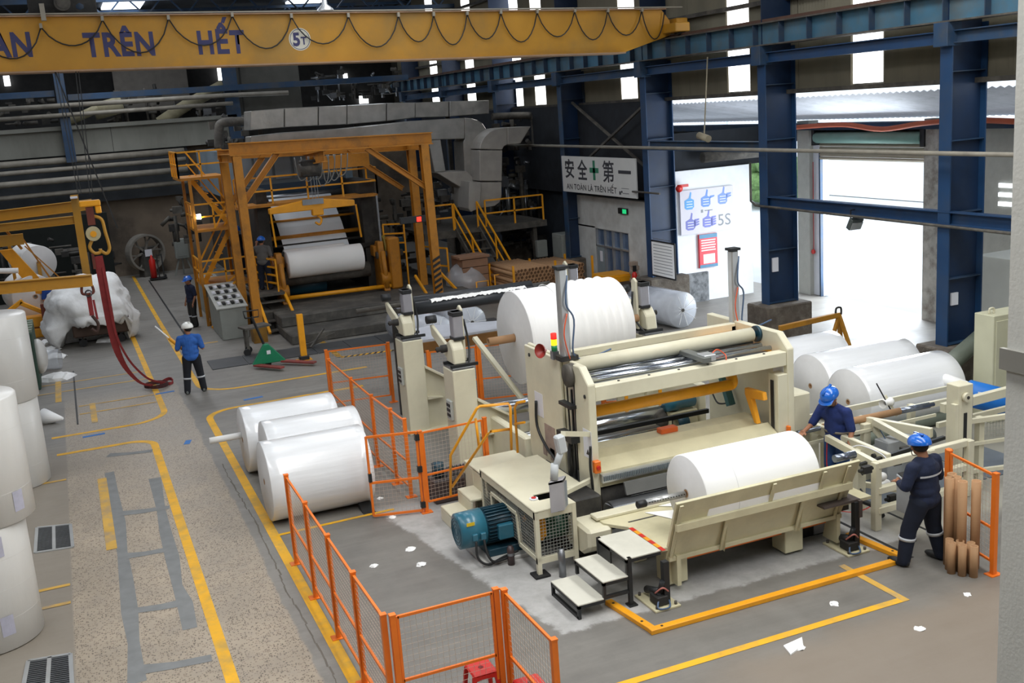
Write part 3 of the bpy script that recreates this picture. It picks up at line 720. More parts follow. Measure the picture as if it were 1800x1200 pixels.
# fire extinguisher trolley
p = G(277, 492); t = T('extinguisher_trolley', 'red gas extinguisher on a small black trolley beside the iron wheel', 'extinguisher', p)
B().lathe((-.12, 0, .12), (0, 0, 1), [(0, 0), (0, .13), (.75, .13), (.85, .06), (.95, .04), (1.0, 0)], 14).done('cylinder', red, t, local=True)
B().bar((.1, 0, 0), (.1, .1, 1.1), .05).bar((.3, 0, 0), (.3, .1, 1.1), .05).bar((.1, .1, 1.05), (.3, .1, 1.05), .04).box(-.3, .4, -.15, .25, .05, .1).done('frame', black, t, local=True)
for s_ in (-.25, .35): B().cyl((s_, .2, .1), (s_+.05, .2, .1), .1, 12).done('wheel', rubber, t, local=True)
# grey electrical box on legs
p = G(325, 483); t = T('switch_box', 'grey electrical box on splayed legs left of the yellow stair tower', 'box', p)
B().box(-.28, .28, -.2, .2, .75, 1.6).done('housing', cbox, t, .02, local=True); B().box(-.2, .2, -.215, -.2, .85, 1.5).done('door', cbox, t, .01, local=True)
for sx in (-1, 1): B().bar((sx*.15, 0, .75), (sx*.4, 0, 0), .07).done('leg', cbox, t, local=True)
B().bar((0, .1, .75), (0, .2, 0), .07).done('leg', cbox, t, local=True)
# concrete step block
bx('concrete_block', 'pale stepped concrete block behind the man with the blue helmet', 'block', conc, 3.9, 4.5, 36.5, 39, 0, 1.2)
# control desk
p0, p1 = G(412, 594), G(458, 596)
t = T('control_desk', 'grey steel control desk with sloping button top behind the standing men', 'desk', (4.25, 33.3, 0))
B().prism([(32.2, 0), (32.2, .95), (34.6, 1.35), (34.6, 0)], 'x', 3.75, 4.55).done('cabinet', cbox, t, .02)
B().prism([(32.15, .95), (32.15, .98), (34.65, 1.4), (34.65, 1.37)], 'x', 3.68, 4.6).done('sloping_top', mat('desk_top', '#a9aba5', .5, var=.1), t)
for r_ in range(4):
    for k in range(6):
        y = 32.4+r_*.55; zz = .98+(y-32.15)*.168+.0
        B().box(3.78+k*.13, 3.87+k*.13, y, y+.3, zz+.02, zz+.08).done('button_block', black if (r_+k) % 2 else paperg, t)
# ================================================================ PORTAL FRAME
t = T('portal_frame', 'yellow steel portal frame over the end of the tall paper machine', 'frame', (7.5, 32.6, 0))
py, pb = 31.3, 33.8
B().ibeam((4.5, py, 5.6), (10.55, py, 5.46), .28, .36, .03).done('front_beam', oldyel, t)
B().ibeam((4.5, pb, 5.42), (10.9, pb, 5.2), .25, .3, .03).done('rear_beam', oldyel, t)
for (x0, x1, yy, zt) in ((4.68, 4.72, py, 5.4), (10.28, 10.36, py, 5.3), (4.66, 4.72, pb, 5.3), (10.65, 10.68, pb, 5.1)):
    B().ibeam((x0, yy, zt), (x1, yy, 0 if yy == py else .1), .24, .26, .03, (0, 1, 0)).done('leg', oldyel, t)
for (a, c) in (((5.85, 5.4), (4.75, 4.1)), ((8.5, 5.32), (10.25, 4.0))):
    B().ibeam((a[0], py+.02, a[1]), (c[0], py+.02, c[1]), .16, .16, .02).done('brace', oldyel, t)
    B().ibeam((a[0], pb-.02, a[1]-.15), (c[0], pb-.02, c[1]-.15), .16, .16, .02).done('brace', oldyel, t)
B().ibeam((4.6, py, 5.35), (4.6, pb, 5.3), .16, .24).done('side_beam', oldyel, t); B().ibeam((10.4, py, 5.3), (10.5, pb, 5.2), .16, .24).done('side_beam', oldyel, t)
B().ibeam((7.2, py, 5.2), (7.2, pb, 5.05), .2, .35, .03).done('hoist_beam', oldyel, t); B().box(7.0, 8.9, 32.6, 32.75, 4.75, 5.15).done('hoist_panel', oldyel, t)
B().box(4.5, 4.9, py-.25, py+.25, 0, .5).done('rusty_foot', mat('rust', '#8a6420', .8, var=.3, dirt='#4a3418', dirt_amt=.7), t)
for k in range(8):
    z = .5+k*.17; B().prism([(10.2, z), (10.44, z+.12), (10.44, z+.2), (10.2, z+.08)], 'y', py-.16, py-.135).done('black_stripe', black, t)
# chain hoist and spreader beam
hp = AY(548, 292, 32.6)
t = T('electric_hoist', 'dark electric hoist with looped cables hanging under the yellow portal frame', 'hoist', hp)
B().box(-.35, .2, -.15, .2, -.3, .2).done('motor', dark, t, .03, local=True); B().cyl((-.4, 0, -.1), (.25, 0, -.1), .2, 14).done('drum', dark2, t, local=True)
rr = random.Random(4); b = B()
for k in range(7):
    x = -.5+k*.2; b.tube([(x, 0, .3), (x+.1, .05, -.3-rr.random()*.3), (x+.35, 0, -.2-rr.random()*.3), (x+.45, 0, .3)], .018, 5)
b.done('cable', mat('pale_cable', '#8d8f8c', .5), t, local=True)
b = B(); 
for x in (-.08, .02, .1): b.bar((x, 0, -.3), (x, 0, -1.1), .015)
b.done('rope', steel, t, local=True)
B().box(-.16, .2, -.1, .1, -1.5, -1.05).done('hook_block', yellow, t, .03, local=True); B().tube([(0, 0, -1.5), (.12, 0, -1.62), (.05, 0, -1.78), (-.08, 0, -1.7)], .035, 8).done('hook', yellow, t, local=True)
a, c = AY(472, 370, 32.6), AY(622, 354, 32.6)
t = T('spreader_beam', 'bright yellow tapered lifting beam hanging above the paper web', 'beam', (a+c)/2)
m_ = (a+c)/2
B().prism([(a.x, a.z-.12), (c.x, c.z-.12), (c.x, c.z+.06), (m_.x+.25, m_.z+.2), (m_.x-.25, m_.z+.2), (a.x, a.z+.05)], 'y', 32.5, 32.7).done('beam', yellow, t, .02)
B().box(m_.x-.3, m_.x+.35, 32.47, 32.5, m_.z+.05, m_.z+.22).done('plate', steel, t)
for q, dx in ((a, .05), (c, .1)): B().bar((q.x+.05, 32.6, q.z-.1), (q.x+.1+dx, 32.9, q.z-1.15), .05).done('lifting_arm', yellow, t)
# ================================================================ PAPER MACHINE
Yr = 34.0
t = T('paper_machine', 'tall dark paper machine with a white paper web running down under the yellow portal frame', 'machine', (8, 36, .6))
B().box(5.6, 5.95, Yr+.5, 47, .6, 4.2).done('side_frame', dark, t); B().box(9.0, 9.5, Yr+.5, 47, .6, 4.2).done('side_frame', dark, t)
B().box(5.95, 9.0, Yr+3.3, 47, .6, 3.6).done('machine_body', dark, t, .05)
B().box(5.4, 9.4, 37.2, 47, 3.7, 5.35).done('hood', mat('hood_grey', '#6d7a84', .6, .1, var=.15, scale=1), t)
for k in range(6): B().box(5.5+k*.65, 6.05+k*.65, 37.15, 37.2, 4.35, 5.2).done('hood_panel', mat('hood_panel_grey', '#7f8b95', .5, var=.08), t)
B().box(5.4, 9.4, 37.1, 37.2, 3.72, 4.2).done('hood_base', mat('hood_blue', '#2c4257', .5), t)
B().box(9.1, 9.35, 36.6, 36.9, .6, 5.2).done('pale_column', mat('pale_blue_steel', '#6f8593', .6, var=.15), t)
web = mat('moving_paper_web', '#dfe6ec', .6, var=.03)
b = B(); w0 = (AY(478, 380, 36).x, AY(588, 376, 36).x)
pts = [(36.6, 3.75), (36.0, 3.3), (35.4, 2.85), (34.8, 2.25), (34.5, 1.95)]
for i in range(4): b.quad((6.35, pts[i][0], pts[i][1]), (8.5, pts[i][0], pts[i][1]), (8.5, pts[i+1][0], pts[i+1][1]), (6.35, pts[i+1][0], pts[i+1][1]))
b.done('paper_web', web, t)
for (yy, zz, r, m_, x0, x1) in ((36.7, 3.75, .12, steel, 5.9, 9.1), (35.6, 3.05, .04, oldyel, 6, 9.0), (35.1, 2.55, .07, oldyel, 5.8, 9.2), (34.9, 2.3, .05, dark, 5.8, 9.2), (34.55, 2.05, .1, dark, 5.8, 9.3), (34.3, 1.3, .25, dark2, 6, 9), (34.9, .95, .3, motord, 6.2, 7.6), (36.2, 3.1, .05, dark2, 5.9, 9.1)):
    B().cyl((x0, yy, zz), (x1, yy, zz), r, 14).done('roller', m_, t)
B().cyl((5.9, Yr-.35, .78), (9.5, Yr-.35, .74), .07, 12).done('floor_rail', yellow, t)
for x in (6.0, 9.35):
    rl = B().prism([(Yr-.5, .6), (Yr+.5, .6), (Yr+.6, 1.5), (Yr+.2, 2.2), (Yr-.1, 2.2), (Yr-.2, 1.4)], 'x', x-.1, x+.1).done('reel_arm', oldyel, t, .02)
    B().cyl((x-.15, Yr-.3, 1.0), (x+.15, Yr-.3, 1.0), .2, 16).done('pivot', oldyel, rl); B().cyl((x, Yr-.45, .7), (x, Yr-.3, 1.9), .08, 10).done('cylinder', oldyel, rl)
    B().box(x-.2, x+.2, Yr+.1, Yr+.8, 1.7, 2.05).done('bearing_block', oldyel, rl, .02)
B().box(9.55, 9.95, Yr-.3, Yr+.3, .6, 2.3).done('drive_housing', oldyel, t, .05); B().cyl((9.2, Yr, 1.75), (10.1, Yr, 1.75), .12, 12).done('drive_shaft', dark2, t)
B().cyl((9.8, Yr+.6, 1.9), (10.3, Yr+.6, 1.9), .3, 16).done('gear_motor', motord, t); B().cyl((9.5, Yr+.3, 2.0), (9.62, Yr+.3, 2.0), .35, 16).done('gear_guard', mat('guard_yellow', '#9c8a3c', .5), t)
def paper_roll(lab, p, q, r, m=paper, core=.07, catg='paper roll', group=None, shaft=0, ends=pend, sag=0, coreout=0, nm='paper_roll', cm=card, n=48, groove=None):
    p, q = V(p), V(q); d = (q-p).normalized(); L_ = (q-p).length; c = (p+q)/2
    t = T(nm, lab, catg, (c.x, c.y, c.z-r), group)
    prof = [(0, r-.012), (.012, r)]
    k = 8
    for i in range(1, k): prof.append((L_*i/k, r-sag*math.sin(PI*i/k)))
    prof += [(L_-.012, r), (L_, r-.012)]
    B().lathe(p, d, prof, n).done('wrap', m, t)
    for e, s_ in ((p, -1), (q, 1)):
        b = B(); b.lathe(e, d*s_, [(-.01, r-.008), (.002, r*.97), (.0, r*.75), (.006, r*.74), (.004, core+.03), (.008, core+.02), (.008, core), (-.15, core), (-.15, 0)], n).done('end_face', ends, t)
        B().pipe(e-d*s_*.1, e+d*s_*(.012+coreout), core, core*.7, 16).done('core', cm, t)
    if groove: B().lathe(p+d*(L_*groove), d, [(-.004, r), (-.003, r+.0025), (.003, r+.0025), (.004, r)], n).done('seam', pend, t)
    return t
paper_roll('white paper roll winding at the foot of the dark paper machine', (6.25, Yr, 1.78), (8.7, Yr, 1.78), .43, paper, .08)
t = paper_roll('smaller white paper roll just behind the one on the paper machine', (6.3, Yr+.62, 1.92), (8.3, Yr+.62, 1.92), .3, paper, .08)
# walkway of the machine
def railing(b, pts, h=1.05, rails=(1.0, .5), post=.05, step=1.1, toe=0):
    pts = [V(p) for p in pts]
    for i in range(len(pts)-1):
        p, q = pts[i], pts[i+1]; L_ = (q-p).length; k = max(1, round(L_/step))
        for j in range(k+1):
            c = p.lerp(q, j/k); b.bar(c, c+V((0, 0, h)), post)
        for f in rails: b.bar(p+V((0, 0, h*f)), q+V((0, 0, h*f)), post)
        if toe: b.bar(p+V((0, 0, toe)), q+V((0, 0, toe)), .03, toe*2)
    return b
t = T('walkway', 'yellow railed walkway across the front of the paper machine', 'walkway', (7.3, 34.2, 3.7))
B().box(4.9, 9.45, 34.0, 35.2, 3.68, 3.76).done('deck', oldyel, t); railing(B(), [(4.9, 34, 3.76), (9.45, 34, 3.76), (9.45, 35.2, 3.76)], .85).done('railing', yellow, t)
B().bar((9.4, 34, .6), (9.4, 34, 3.7), .06).done('post', steel, t)
# yellow stair tower on the left
t = T('stair_tower', 'yellow stair tower with railings and landings left of the portal frame', 'stairs', (4.1, 35.4, 0))
for z, x0, x1 in ((4.75, 3.4, 4.8), (3.1, 3.7, 4.9), (1.3, 3.7, 5.2)):
    B().box(x0, x1, 35, 37, z-.08, z).done('landing', oldyel, t); railing(B(), [(x0, 37, z), (x0, 35, z), (x1, 35, z)], .8, step=.6).done('railing', yellow, t)
for x, y in ((3.7, 35), (3.7, 37), (4.9, 35), (4.9, 37)): B().bar((x, y, 0), (x, y, 4.7), .09).done('post', oldyel, t)
for (z0, z1, xa, xb, y) in ((3.1, 4.75, 4.9, 3.8, 36.6), (1.3, 3.1, 3.8, 4.9, 36.0)):
    b = B()
    for k in range(8): f = k/8; b.box(xa+(xb-xa)*f, xa+(xb-xa)*f+.16, y-.4, y+.3, z0+(z1-z0)*f, z0+(z1-z0)*f+.03)
    b.bar((xa, y-.4, z0+.8), (xb, y-.4, z1+.8), .05); b.bar((xa, y-.4, z0+.4), (xb, y-.4, z1+.4), .04); b.bar((xa, y-.4, z0), (xb, y-.4, z1), .06, .15); b.done('stair_flight', yellow, t)
b = B(); y = 34.6                                                       # lowest flight, coming down towards the aisle
for s_ in (34.3, 35.1):
    b.bar((4.9, s_, .7), (3.75, s_, 0), .06, .2); b.bar((4.9, s_, 1.6), (3.8, s_, .9), .05); b.bar((4.9, s_, 1.25), (3.8, s_, .55), .04); b.bar((3.8, s_, 0), (3.8, s_, .9), .05); b.bar((4.4, s_, .4), (4.4, s_, 1.3), .05)
b.done('lower_flight', yellow, t, kind='stuff')
B().box(3.78, 3.9, 34.9, 35.02, 3.45, 3.6).done('lamp', emit('lamp_glow', '#e8efff', 25), t)
# railed operator steps left of the reel
t = T('operator_steps', 'yellow railed steel steps between the portal frame and the paper roll', 'stairs', (5.4, 33, 0))
railing(B(), [(5.35, 34.6, 1.1), (5.75, 33.2, 1.1)], 1.0, (1, .75, .5, .25), step=.9).done('railing', yellow, t)
B().box(5.0, 5.9, 33.0, 35, 1.02, 1.1).done('deck', dark2, t)
for k in range(4): B().box(5.1, 5.85, 32.9-k*.32, 33.2-k*.32, .82-k*.24, .86-k*.24).done('tread', dark2, t)
B().bar((5.9, 33.1, 1.05), (6.0, 31.6, .1), .08).bar((5.05, 33.1, 1.05), (5.1, 31.8, .1), .08).done('stringer', yellow, t)
# right side rails beyond the reel
t = T('side_railing', 'yellow ladder-like railings right of the paper roll on the machine', 'railing', (10.3, 34.3, .6))
for x, y in ((9.75, 34.2), (10.05, 33.9)): pass
railing(B(), [(9.6, 34.3, .6), (10.2, 33.9, .6)], 2.1, (1, .85, .7, .55), step=.75).done('railing', yellow, t)
railing(B(), [(10.9, 34.6, .6), (11.4, 33.2, .6)], 1.2, (1, .5)).done('railing', yellow, t)
B().bar((11.0, 33.0, 1.1), (11.5, 31.5, .1), .07).bar((10.1, 32.8, 1.1), (10.3, 31.6, .2), .07).done('ramp_rail', yellow, t)
# LED counter display
q = AY(725, 386, 31.1); t = T('display_board', 'small black display with a red light on the right portal leg', 'display', q)
B().box(-.4, .4, -.06, .06, -.1, .1).done('case', black, t, .01, local=True); B().box(.12, .26, -.07, -.06, -.07, .07).done('red_digit', emit('led_red', '#ff2a1e', 3), t, local=True)
# ================================================================ DUCTS
t = T('long_air_duct', 'long dented silvery air duct across the top of the paper machine', 'duct', (10, 37.5, 6.1))
top = [(440, 195), (500, 190), (560, 187), (610, 185), (680, 181), (730, 180), (790, 178), (860, 176)]; bot = [(440, 229), (500, 224), (560, 221), (610, 219), (680, 213), (730, 207), (790, 205), (860, 200)]
for i in range(7):
    poly = pxpoly([top[i], top[i+1], bot[i+1], bot[i]], 37.0); x0, x1 = poly[0][0], poly[1][0]
    B().prism([(poly[0][0]+.01, poly[0][1]), (poly[1][0]-.01, poly[1][1]), (poly[2][0]-.01, poly[2][1]), (poly[3][0]+.01, poly[3][1])], 'y', 37.0+.03*(i % 2), 38.4).done('duct_section', galv, t, .02)
for x_ in (6.6, 10, 13.5): B().bar((x_, 38.0, 0), (x_, 38.0, 6.1), .14).done('support', dark2, t)
t = T('elbow_duct', 'dented silvery duct looping down at the right of the portal frame', 'duct', (13, 36, 3.5))
o1 = [(440, 240), (500, 233), (600, 226), (735, 212), (817, 207), (817, 244), (775, 245), (753, 246), (600, 262), (440, 270)]
B().prism(pxpoly(o1, 35.8), 'y', 35.8, 36.8).done('horizontal_run', galv, t, .02)
import itertools
el = [(817, 207), (829, 208), (839, 211), (848, 217), (854, 226), (857, 240), (846, 313), (817, 313), (814, 250), (817, 244)]
B().prism(pxpoly(el, 35.8), 'y', 35.78, 36.8).done('elbow', galv, t, .02)
B().prism(pxpoly([(753, 246), (775, 245), (784, 301), (764, 303)], 35.8), 'y', 35.82, 36.8).done('left_leg', galv, t, .02)
B().prism(pxpoly([(764, 303), (816, 300), (840, 322), (842, 330), (830, 366), (812, 366), (808, 330)], 35.8), 'y', 35.6, 36.8).done('hopper', galv2, t, .02)
t = T('swan_neck_duct', 'matt grey S-shaped duct with a flared open mouth beside the silvery duct', 'duct', (14.5, 35.3, 2.7))
s1 = [(843, 262), (846, 250), (852, 240), (860, 232), (870, 227), (882, 225), (892, 224), (892, 254), (886, 257), (883, 263)]
B().prism(pxpoly(s1, 34.9), 'y', 34.9, 36.0).done('upper_bend', galv2, t, .02)
B().prism(pxpoly([(892, 224), (933, 222), (915, 252), (892, 254)], 34.9), 'y', 34.88, 36.0).done('flared_mouth', galv2, t, .02)
B().prism(pxpoly([(843, 264), (883, 264), (882, 318), (843, 318)], 34.9), 'y', 34.88, 36.0).done('riser', galv2, t, .02)
B().prism(pxpoly([(843, 320), (882, 320), (882, 345), (878, 356), (870, 362), (858, 364), (838, 366), (836, 350), (842, 344)], 34.9), 'y', 34.9, 36.0).done('lower_bend', galv2, t, .02)
B().prism(pxpoly([(822, 318), (843, 322), (840, 365), (824, 372), (820, 366)], 34.9), 'y', 34.7, 35.8).done('inlet_box', mat('inlet_grey', '#a3a09a', .5, .2, var=.1), t, .02)
clutter('dark caged machinery under the silvery ducts', 765, 322, 812, 372, 36.5, 1.2, 9, 30)
o = B().tube([AY(865, 205, 37), AY(925, 203, 37), AY(936, 206, 37), AY(939, 215, 37), AY(941, 258, 37)], .13, 12).done('lagged_pipe', dark2); tag(base(o, AY(865, 205, 37)), 'grey lagged pipe bending down right of the ducts', 'pipe')
clutter('dark pipes and pumps under the safety sign, left part', 885, 275, 950, 395, 37, 1.5, 12, 50)
clutter('dark pipes and valves behind the lifting frames', 620, 340, 770, 440, 37, 2, 13, 54)
clutter('dark machinery between the portal frame legs', 655, 430, 760, 520, 37, 2, 14, 40)
clutter('pipes and pumps low behind the cardboard tubes', 890, 385, 985, 440, 37, 1.4, 16, 40)
clutter('dark machinery at the left of the stair tower behind the men', 300, 345, 345, 430, 45, 2, 17, 20)
clutter('small machinery on the far wall above the long duct', 560, 120, 700, 178, 50, 2, 18, 36)
clutter('dusty pipework high behind the ducts', 870, 200, 940, 268, 37.2, .9, 19, 30)
# steel platform right of the ducts with ladder stairs
t = T('steel_platform', 'dusty steel platform with a yellow railing above the cardboard boxes', 'platform', (12.6, 36, 2.2))
B().box(11.1, 15.7, 34.6, 39, 2.1, 2.2).done('deck', dark2, t); B().bar((11.1, 34.6, 2.05), (15.7, 34.6, 2.1), .1, .22).done('edge_beam', dark2, t)
for x in (11.4, 13.3, 15.3): B().bar((x, 34.8, 0), (x, 34.8, 2.1), .14).done('post', dark2, t)
railing(B(), [(11.4, 34.6, 2.2), (12.2, 34.6, 2.2)], .9).done('railing', yellow, t); railing(B(), [(13.4, 34.6, 2.2), (15.6, 34.6, 2.2)], .9).done('railing', yellow, t)
for i, (xa, lab) in enumerate(((12.25, 'yellow-railed steep steel stair to the dusty platform beside the cardboard boxes'),)):
    t = T('steel_stair', lab, 'stairs', (xa+.4, 33.5, 0))
    for s_ in (0, .85):
        B().bar((xa+s_, 34.6, 2.2), (xa+.45+s_, 32.6, 0), .05, .16).done('stringer', dark2, t)
        B().bar((xa+s_, 34.6, 3.1), (xa+.45+s_, 32.6, .9), .05).bar((xa+s_, 34.6, 2.65), (xa+.45+s_, 32.6, .45), .04).bar((xa+s_, 34.6, 2.2), (xa+s_, 34.6, 3.1), .05).bar((xa+.45+s_, 32.6, 0), (xa+.45+s_, 32.6, .9), .05).bar((xa+.22+s_, 33.6, 1.1), (xa+.22+s_, 33.6, 2.0), .05).done('handrail', yellow, t)
    for k in range(8): f = (k+.5)/8; B().box(xa+.45*(1-f), xa+.85+.45*(1-f), 32.6+2*f-.1, 32.6+2*f+.1, 2.2*f, 2.2*f+.03).done('tread', dark2, t)
t = T('low_railing', 'low orange-yellow guard railing in front of the stacked cardboard tubes', 'railing', (12.2, 31.9, 0))
b = B(); b.tube([(12.55, 32, 0), (12.55, 32, .9), (13.1, 32, .9), (13.1, 32, 0)], .03, 6, False); b.tube([(11.9, 32, 0), (11.9, 32, .75), (12.3, 32, .75), (12.3, 32, 0)], .03, 6, False); b.done('rails', yellow, t)
# cardboard boxes under film
t = T('carton_stack', 'stack of brown cartons loosely wrapped in clear film', 'cartons', (12.0, 32.9, 0))
for k in range(5):
    for j in range(2): B().box(11.65, 12.55, 32.5+j*.55, 33.03+j*.55, .1+k*.27, .35+k*.27).done('carton', carton, t, .01)
B().box(11.6, 12.6, 32.4, 33.7, 0, .1).done('pallet', mat('pallet_wood', '#8a6a48', .8), t); B().box(11.55, 12.6, 32.45, 33.3, 1.46, 1.53).done('loose_carton', carton, t)
b = B(); b.sphere((11.95, 33.0, .6), .75, (1.0, .95, .95), 20); rr = random.Random(8)
for v in b.b.verts:
    v.co += v.normal*rr.uniform(-.05, .05)
    if v.co.z < .02: v.co.z = .02
b.done('film', clear, t)
# ================================================================ stacked cardboard tubes
ORD = ['first', 'second', 'third', 'fourth', 'fifth', 'sixth', 'seventh', 'eighth', 'ninth', 'tenth']
def tube_stack(x0, y0, z0, cols, rows, L_, r, group, lab, rz=0):
    first = None
    for j in range(rows):
        for i in range(cols-(j % 2)):
            x = x0+i*2*r+(r if j % 2 else 0); z = z0+r+j*r*1.74
            if first is None:
                o = B().pipe((0, 0, 0), (-L_*math.sin(rz), L_*math.cos(rz), 0), r, r*.8, 10).done('cardboard_tube', [card]); 
                o2 = B().cyl((0, .03, 0), (0, .04, 0), r*.81, 10).done('bore_shade', cardd, o, local=True); first = o; tag(o, lab, 'cardboard tube', group)  # disc of darker card paints the shade inside the tube
                o.location = (x, y0, z)
            else: c = dup(first, (x, y0+random.uniform(-.04, .04), z))
            c_ = first if (i == 0 and j == 0) else c
            c_['label'] = '%s, %s row from the floor, %s tube from the left' % (lab, ORD[j], ORD[i])
    return first
tube_stack(12.75, 30.6, .08, 10, 10, 2.3, .064, 'cardboard tubes, left stack', 'cardboard tube in the left stack', .03)
tube_stack(14.2, 30.9, .08, 9, 9, 2.1, .064, 'cardboard tubes, right stack', 'cardboard tube in the right stack', .03)
t = T('tube_rack', 'orange post rack holding the stacks of cardboard tubes', 'rack', (13.9, 30.7, 0))
for x in (12.62, 14.08, 15.4):
    B().bar((x, 30.55, 0), (x, 30.55, 1.35), .06).bar((x, 32.6, 0), (x, 32.6, 1.2), .06).bar((x, 30.55, .04), (x, 32.6, .04), .06).done('post', yellow, t)
B().bar((12.6, 30.7, .04), (15.4, 30.7, .04), .08).done('base_rail', yellow, t); B().bar((12.6, 32.4, .04), (15.4, 32.4, .04), .08).done('base_rail', yellow, t)
# boxes and cabinets by the office
t = T('wall_box', 'grey wall-mounted switch cabinet left of the office windows', 'cabinet', (16.0, 33.9, .7))
B().box(15.7, 16.3, 33.4, 34.2, .75, 1.75).done('housing', cbox, t, .02); B().box(15.68, 15.7, 33.5, 34.1, .85, 1.65).done('door', cbox, t, .01); B().tube([(16, 33.8, .75), (16.0, 33.6, .45), (16.1, 33.8, .1)], .05, 6).done('cable', black, t)
bx('wall_box', 'small grey box on the dark wall beside the cardboard tubes', 'box', cbox, 15.2, 15.6, 34.4, 34.6, .9, 1.5, bevel=.02)
t = T('tool_cabinet', 'yellow two-door steel cabinet below the office windows', 'cabinet', (15.6, 29.6, 0))
B().box(15.15, 16.1, 29.2, 30.1, 0, .85).done('body', yellow, t, .01)
for k in range(2): B().box(15.2+k*.45, 15.62+k*.45, 29.17, 29.2, .06, .8).done('door', yellow, t, .005)
B().box(15.6, 15.66, 29.15, 29.17, .35, .5).done('handle', black, t)
t = T('parts_shelf', 'low black bench with small boxes beside the yellow cabinet', 'bench', (16.1, 28.6, 0)); B().box(15.3, 16.2, 28.0, 29.0, .6, .66).done('top', black, t)
for x, y in ((15.35, 28.05), (16.15, 28.05), (15.35, 28.95), (16.15, 28.95)): B().bar((x, y, 0), (x, y, .6), .05).done('leg', black, t)
for k in range(5):
    o = B().box(0, .22, 0, .2, 0, .13).done('small_box', mat('pale_carton', '#a08f80', .8), bevel=.01); o.location = (15.72+(k % 2)*.03, 28.5-(k % 2)*.02, .66+k*.13)
    tag(o, ['bottom', 'second', 'middle', 'fourth', 'topmost'][k]+' small carton of the pile on the black bench', 'box', 'small cartons on the bench')
t = T('extinguisher', 'small red fire extinguisher on the bench in front of the notice column', 'extinguisher', (15.6, 28.15, .66)); B().lathe((0, 0, 0), (0, 0, 1), [(0, 0), (0, .08), (.35, .08), (.42, .03)], 12).done('cylinder', red, t, local=True); B().box(-.04, .06, -.03, .03, .42, .6).done('valve', black, t, local=True)
# ================================================================ REWINDER (main machine)
ML, MR, MF, MK, MT = 6.35, 9.75, 12.95, 15.15, 2.6
rw = T('rewinder', 'big cream steel rewinding machine with two tall side plates', 'machine', (8, 13.5, 0))
prof = [(MF, .1), (MF, 2.4), (MF+.22, MT), (MK, MT), (MK, .9), (MK-.3, .1)]
sp = B().prism([(MF, .0), (MF, 2.38), (MF+.25, MT), (13.4, MT), (13.4, 0)], 'x', ML-.0, ML+.12).done('side_plate', cream, rw, .012)
B().prism([(13.4, .0), (13.4, MT), (MK, MT), (MK, .8), (MK-.3, .5), (MK-.3, 0)], 'x', ML+.06, ML+.12).done('side_plate', cream, rw, .012)
B().prism([(13.85, .3), (13.85, MT-.02), (MK, MT-.02), (MK, .8), (MK-.3, .5)], 'x', ML, ML+.05).done('cover_plate', cream, rw, .012)
sr = B().prism([(MF, 0), (MF, 2.38), (MF+.25, MT), (MK, MT), (MK, .2), (MK-.2, 0)], 'x', MR, MR+.12).done('side_plate', cream, rw, .012)
B().box(MR-.18, MR, MF, MF+.25, 0, 2.0).done('front_post', cream, rw, .01); B().box(MR-.2, MR-.19, MF+.1, MF+.17, .9, 1.9).done('slot', black, rw)
B().box(MR+.12, MR+.5, MF+.1, MK-.1, 0, 1.6).done('drive_case', cream, rw, .02)
# front column of the left plate with guide rails
for y, w_, m_, z0, z1 in ((13.42, .03, steel, .3, 2.35), (13.5, .03, black, .3, 2.2), (13.6, .03, steel, .3, 1.5), (13.72, .05, steel, .3, 1.4)):
    B().box(ML+.0, ML+.05, y, y+w_, z0, z1).done('guide_rail', m_, rw)
wl = B().lathe((ML-.06, 13.5, 2.42), (1, 0, 0), [(0, 0), (0, .06), (.0, .17), (.05, .17), (.06, .12), (.08, .17), (.12, .17), (.12, 0)], 20).done('chain_wheel', dark2, rw)
B().bar((ML, 13.38, 2.4), (ML, 13.42, 1.0), .02).bar((ML, 13.64, 2.4), (ML, 13.6, .9), .02).done('chain', dark, rw)
B().box(ML-.1, ML, 13.35, 13.75, 1.95, 2.0).done('cable_clamp', black, rw); B().box(ML-.14, ML, 13.3, 13.8, 1.45, 1.55).done('cable_clamp', black, rw)
B().tube([(ML-.05, 13.5, 1.5), (ML-.12, 13.45, 1.2), (ML-.08, 13.5, .9), (ML-.05, 13.5, .4)], .03, 8).tube([(ML-.02, 12.93, 1.5), (ML-.04, 12.93, 1.2), (ML-.02, 12.93, .9), (ML, 12.93, .35), (ML+.1, 12.9, .2)], .02, 8).done('cable', black, rw)
B().tube([(ML-.03, 14.75, 1.75), (ML-.05, 14.72, 1.35), (ML-.06, 14.4, 1.1), (ML-.05, 14.1, .95), (ML-.04, 14.05, .6)], .022, 6).done('cable', black, rw)
for y, z, w_, h_, m_ in ((14.7, 1.7, .3, .38, paperg), (14.35, 1.2, .38, .48, mat('ad_sheet', '#a08d84', .5, var=.2, scale=9)), (14.58, .98, .14, .16, mat('ad_sheet', '#a08d84')), (14.3, .98, .17, .2, mat('ad_sheet', '#a08d84')), (14.35, .55, .25, .4, paperg), (13.05, 1.5, .26, .42, paperg)):
    B().box(ML-.004, ML, y-w_/2, y+w_/2, z-h_/2, z+h_/2).done('notice', m_, rw)
B().box(MR-.004, MR, MF+.1, MF+.36, 1.75, 2.1).done('notice', paperg, rw)
for y, z in ((13.08, 1.42), (13.02, 1.42)): pass
B().prism([(MF+.16, 1.78), (MF+.3, 1.78), (MF+.23, 1.88)], 'x', MR-.008, MR-.004).done('warning_triangle', black, rw)
B().prism([(13.0, 1.34), (13.1, 1.34), (13.05, 1.42)], 'x', ML-.008, ML-.004).done('warning_triangle', black, rw)
for X_ in (ML-.004,):
    for y, z in ((14.95, 2.45), (13.05, 2.2)): B().cyl((X_-.01, y, z), (X_, y, z), .03, 10).done('lifting_hole', black, rw)
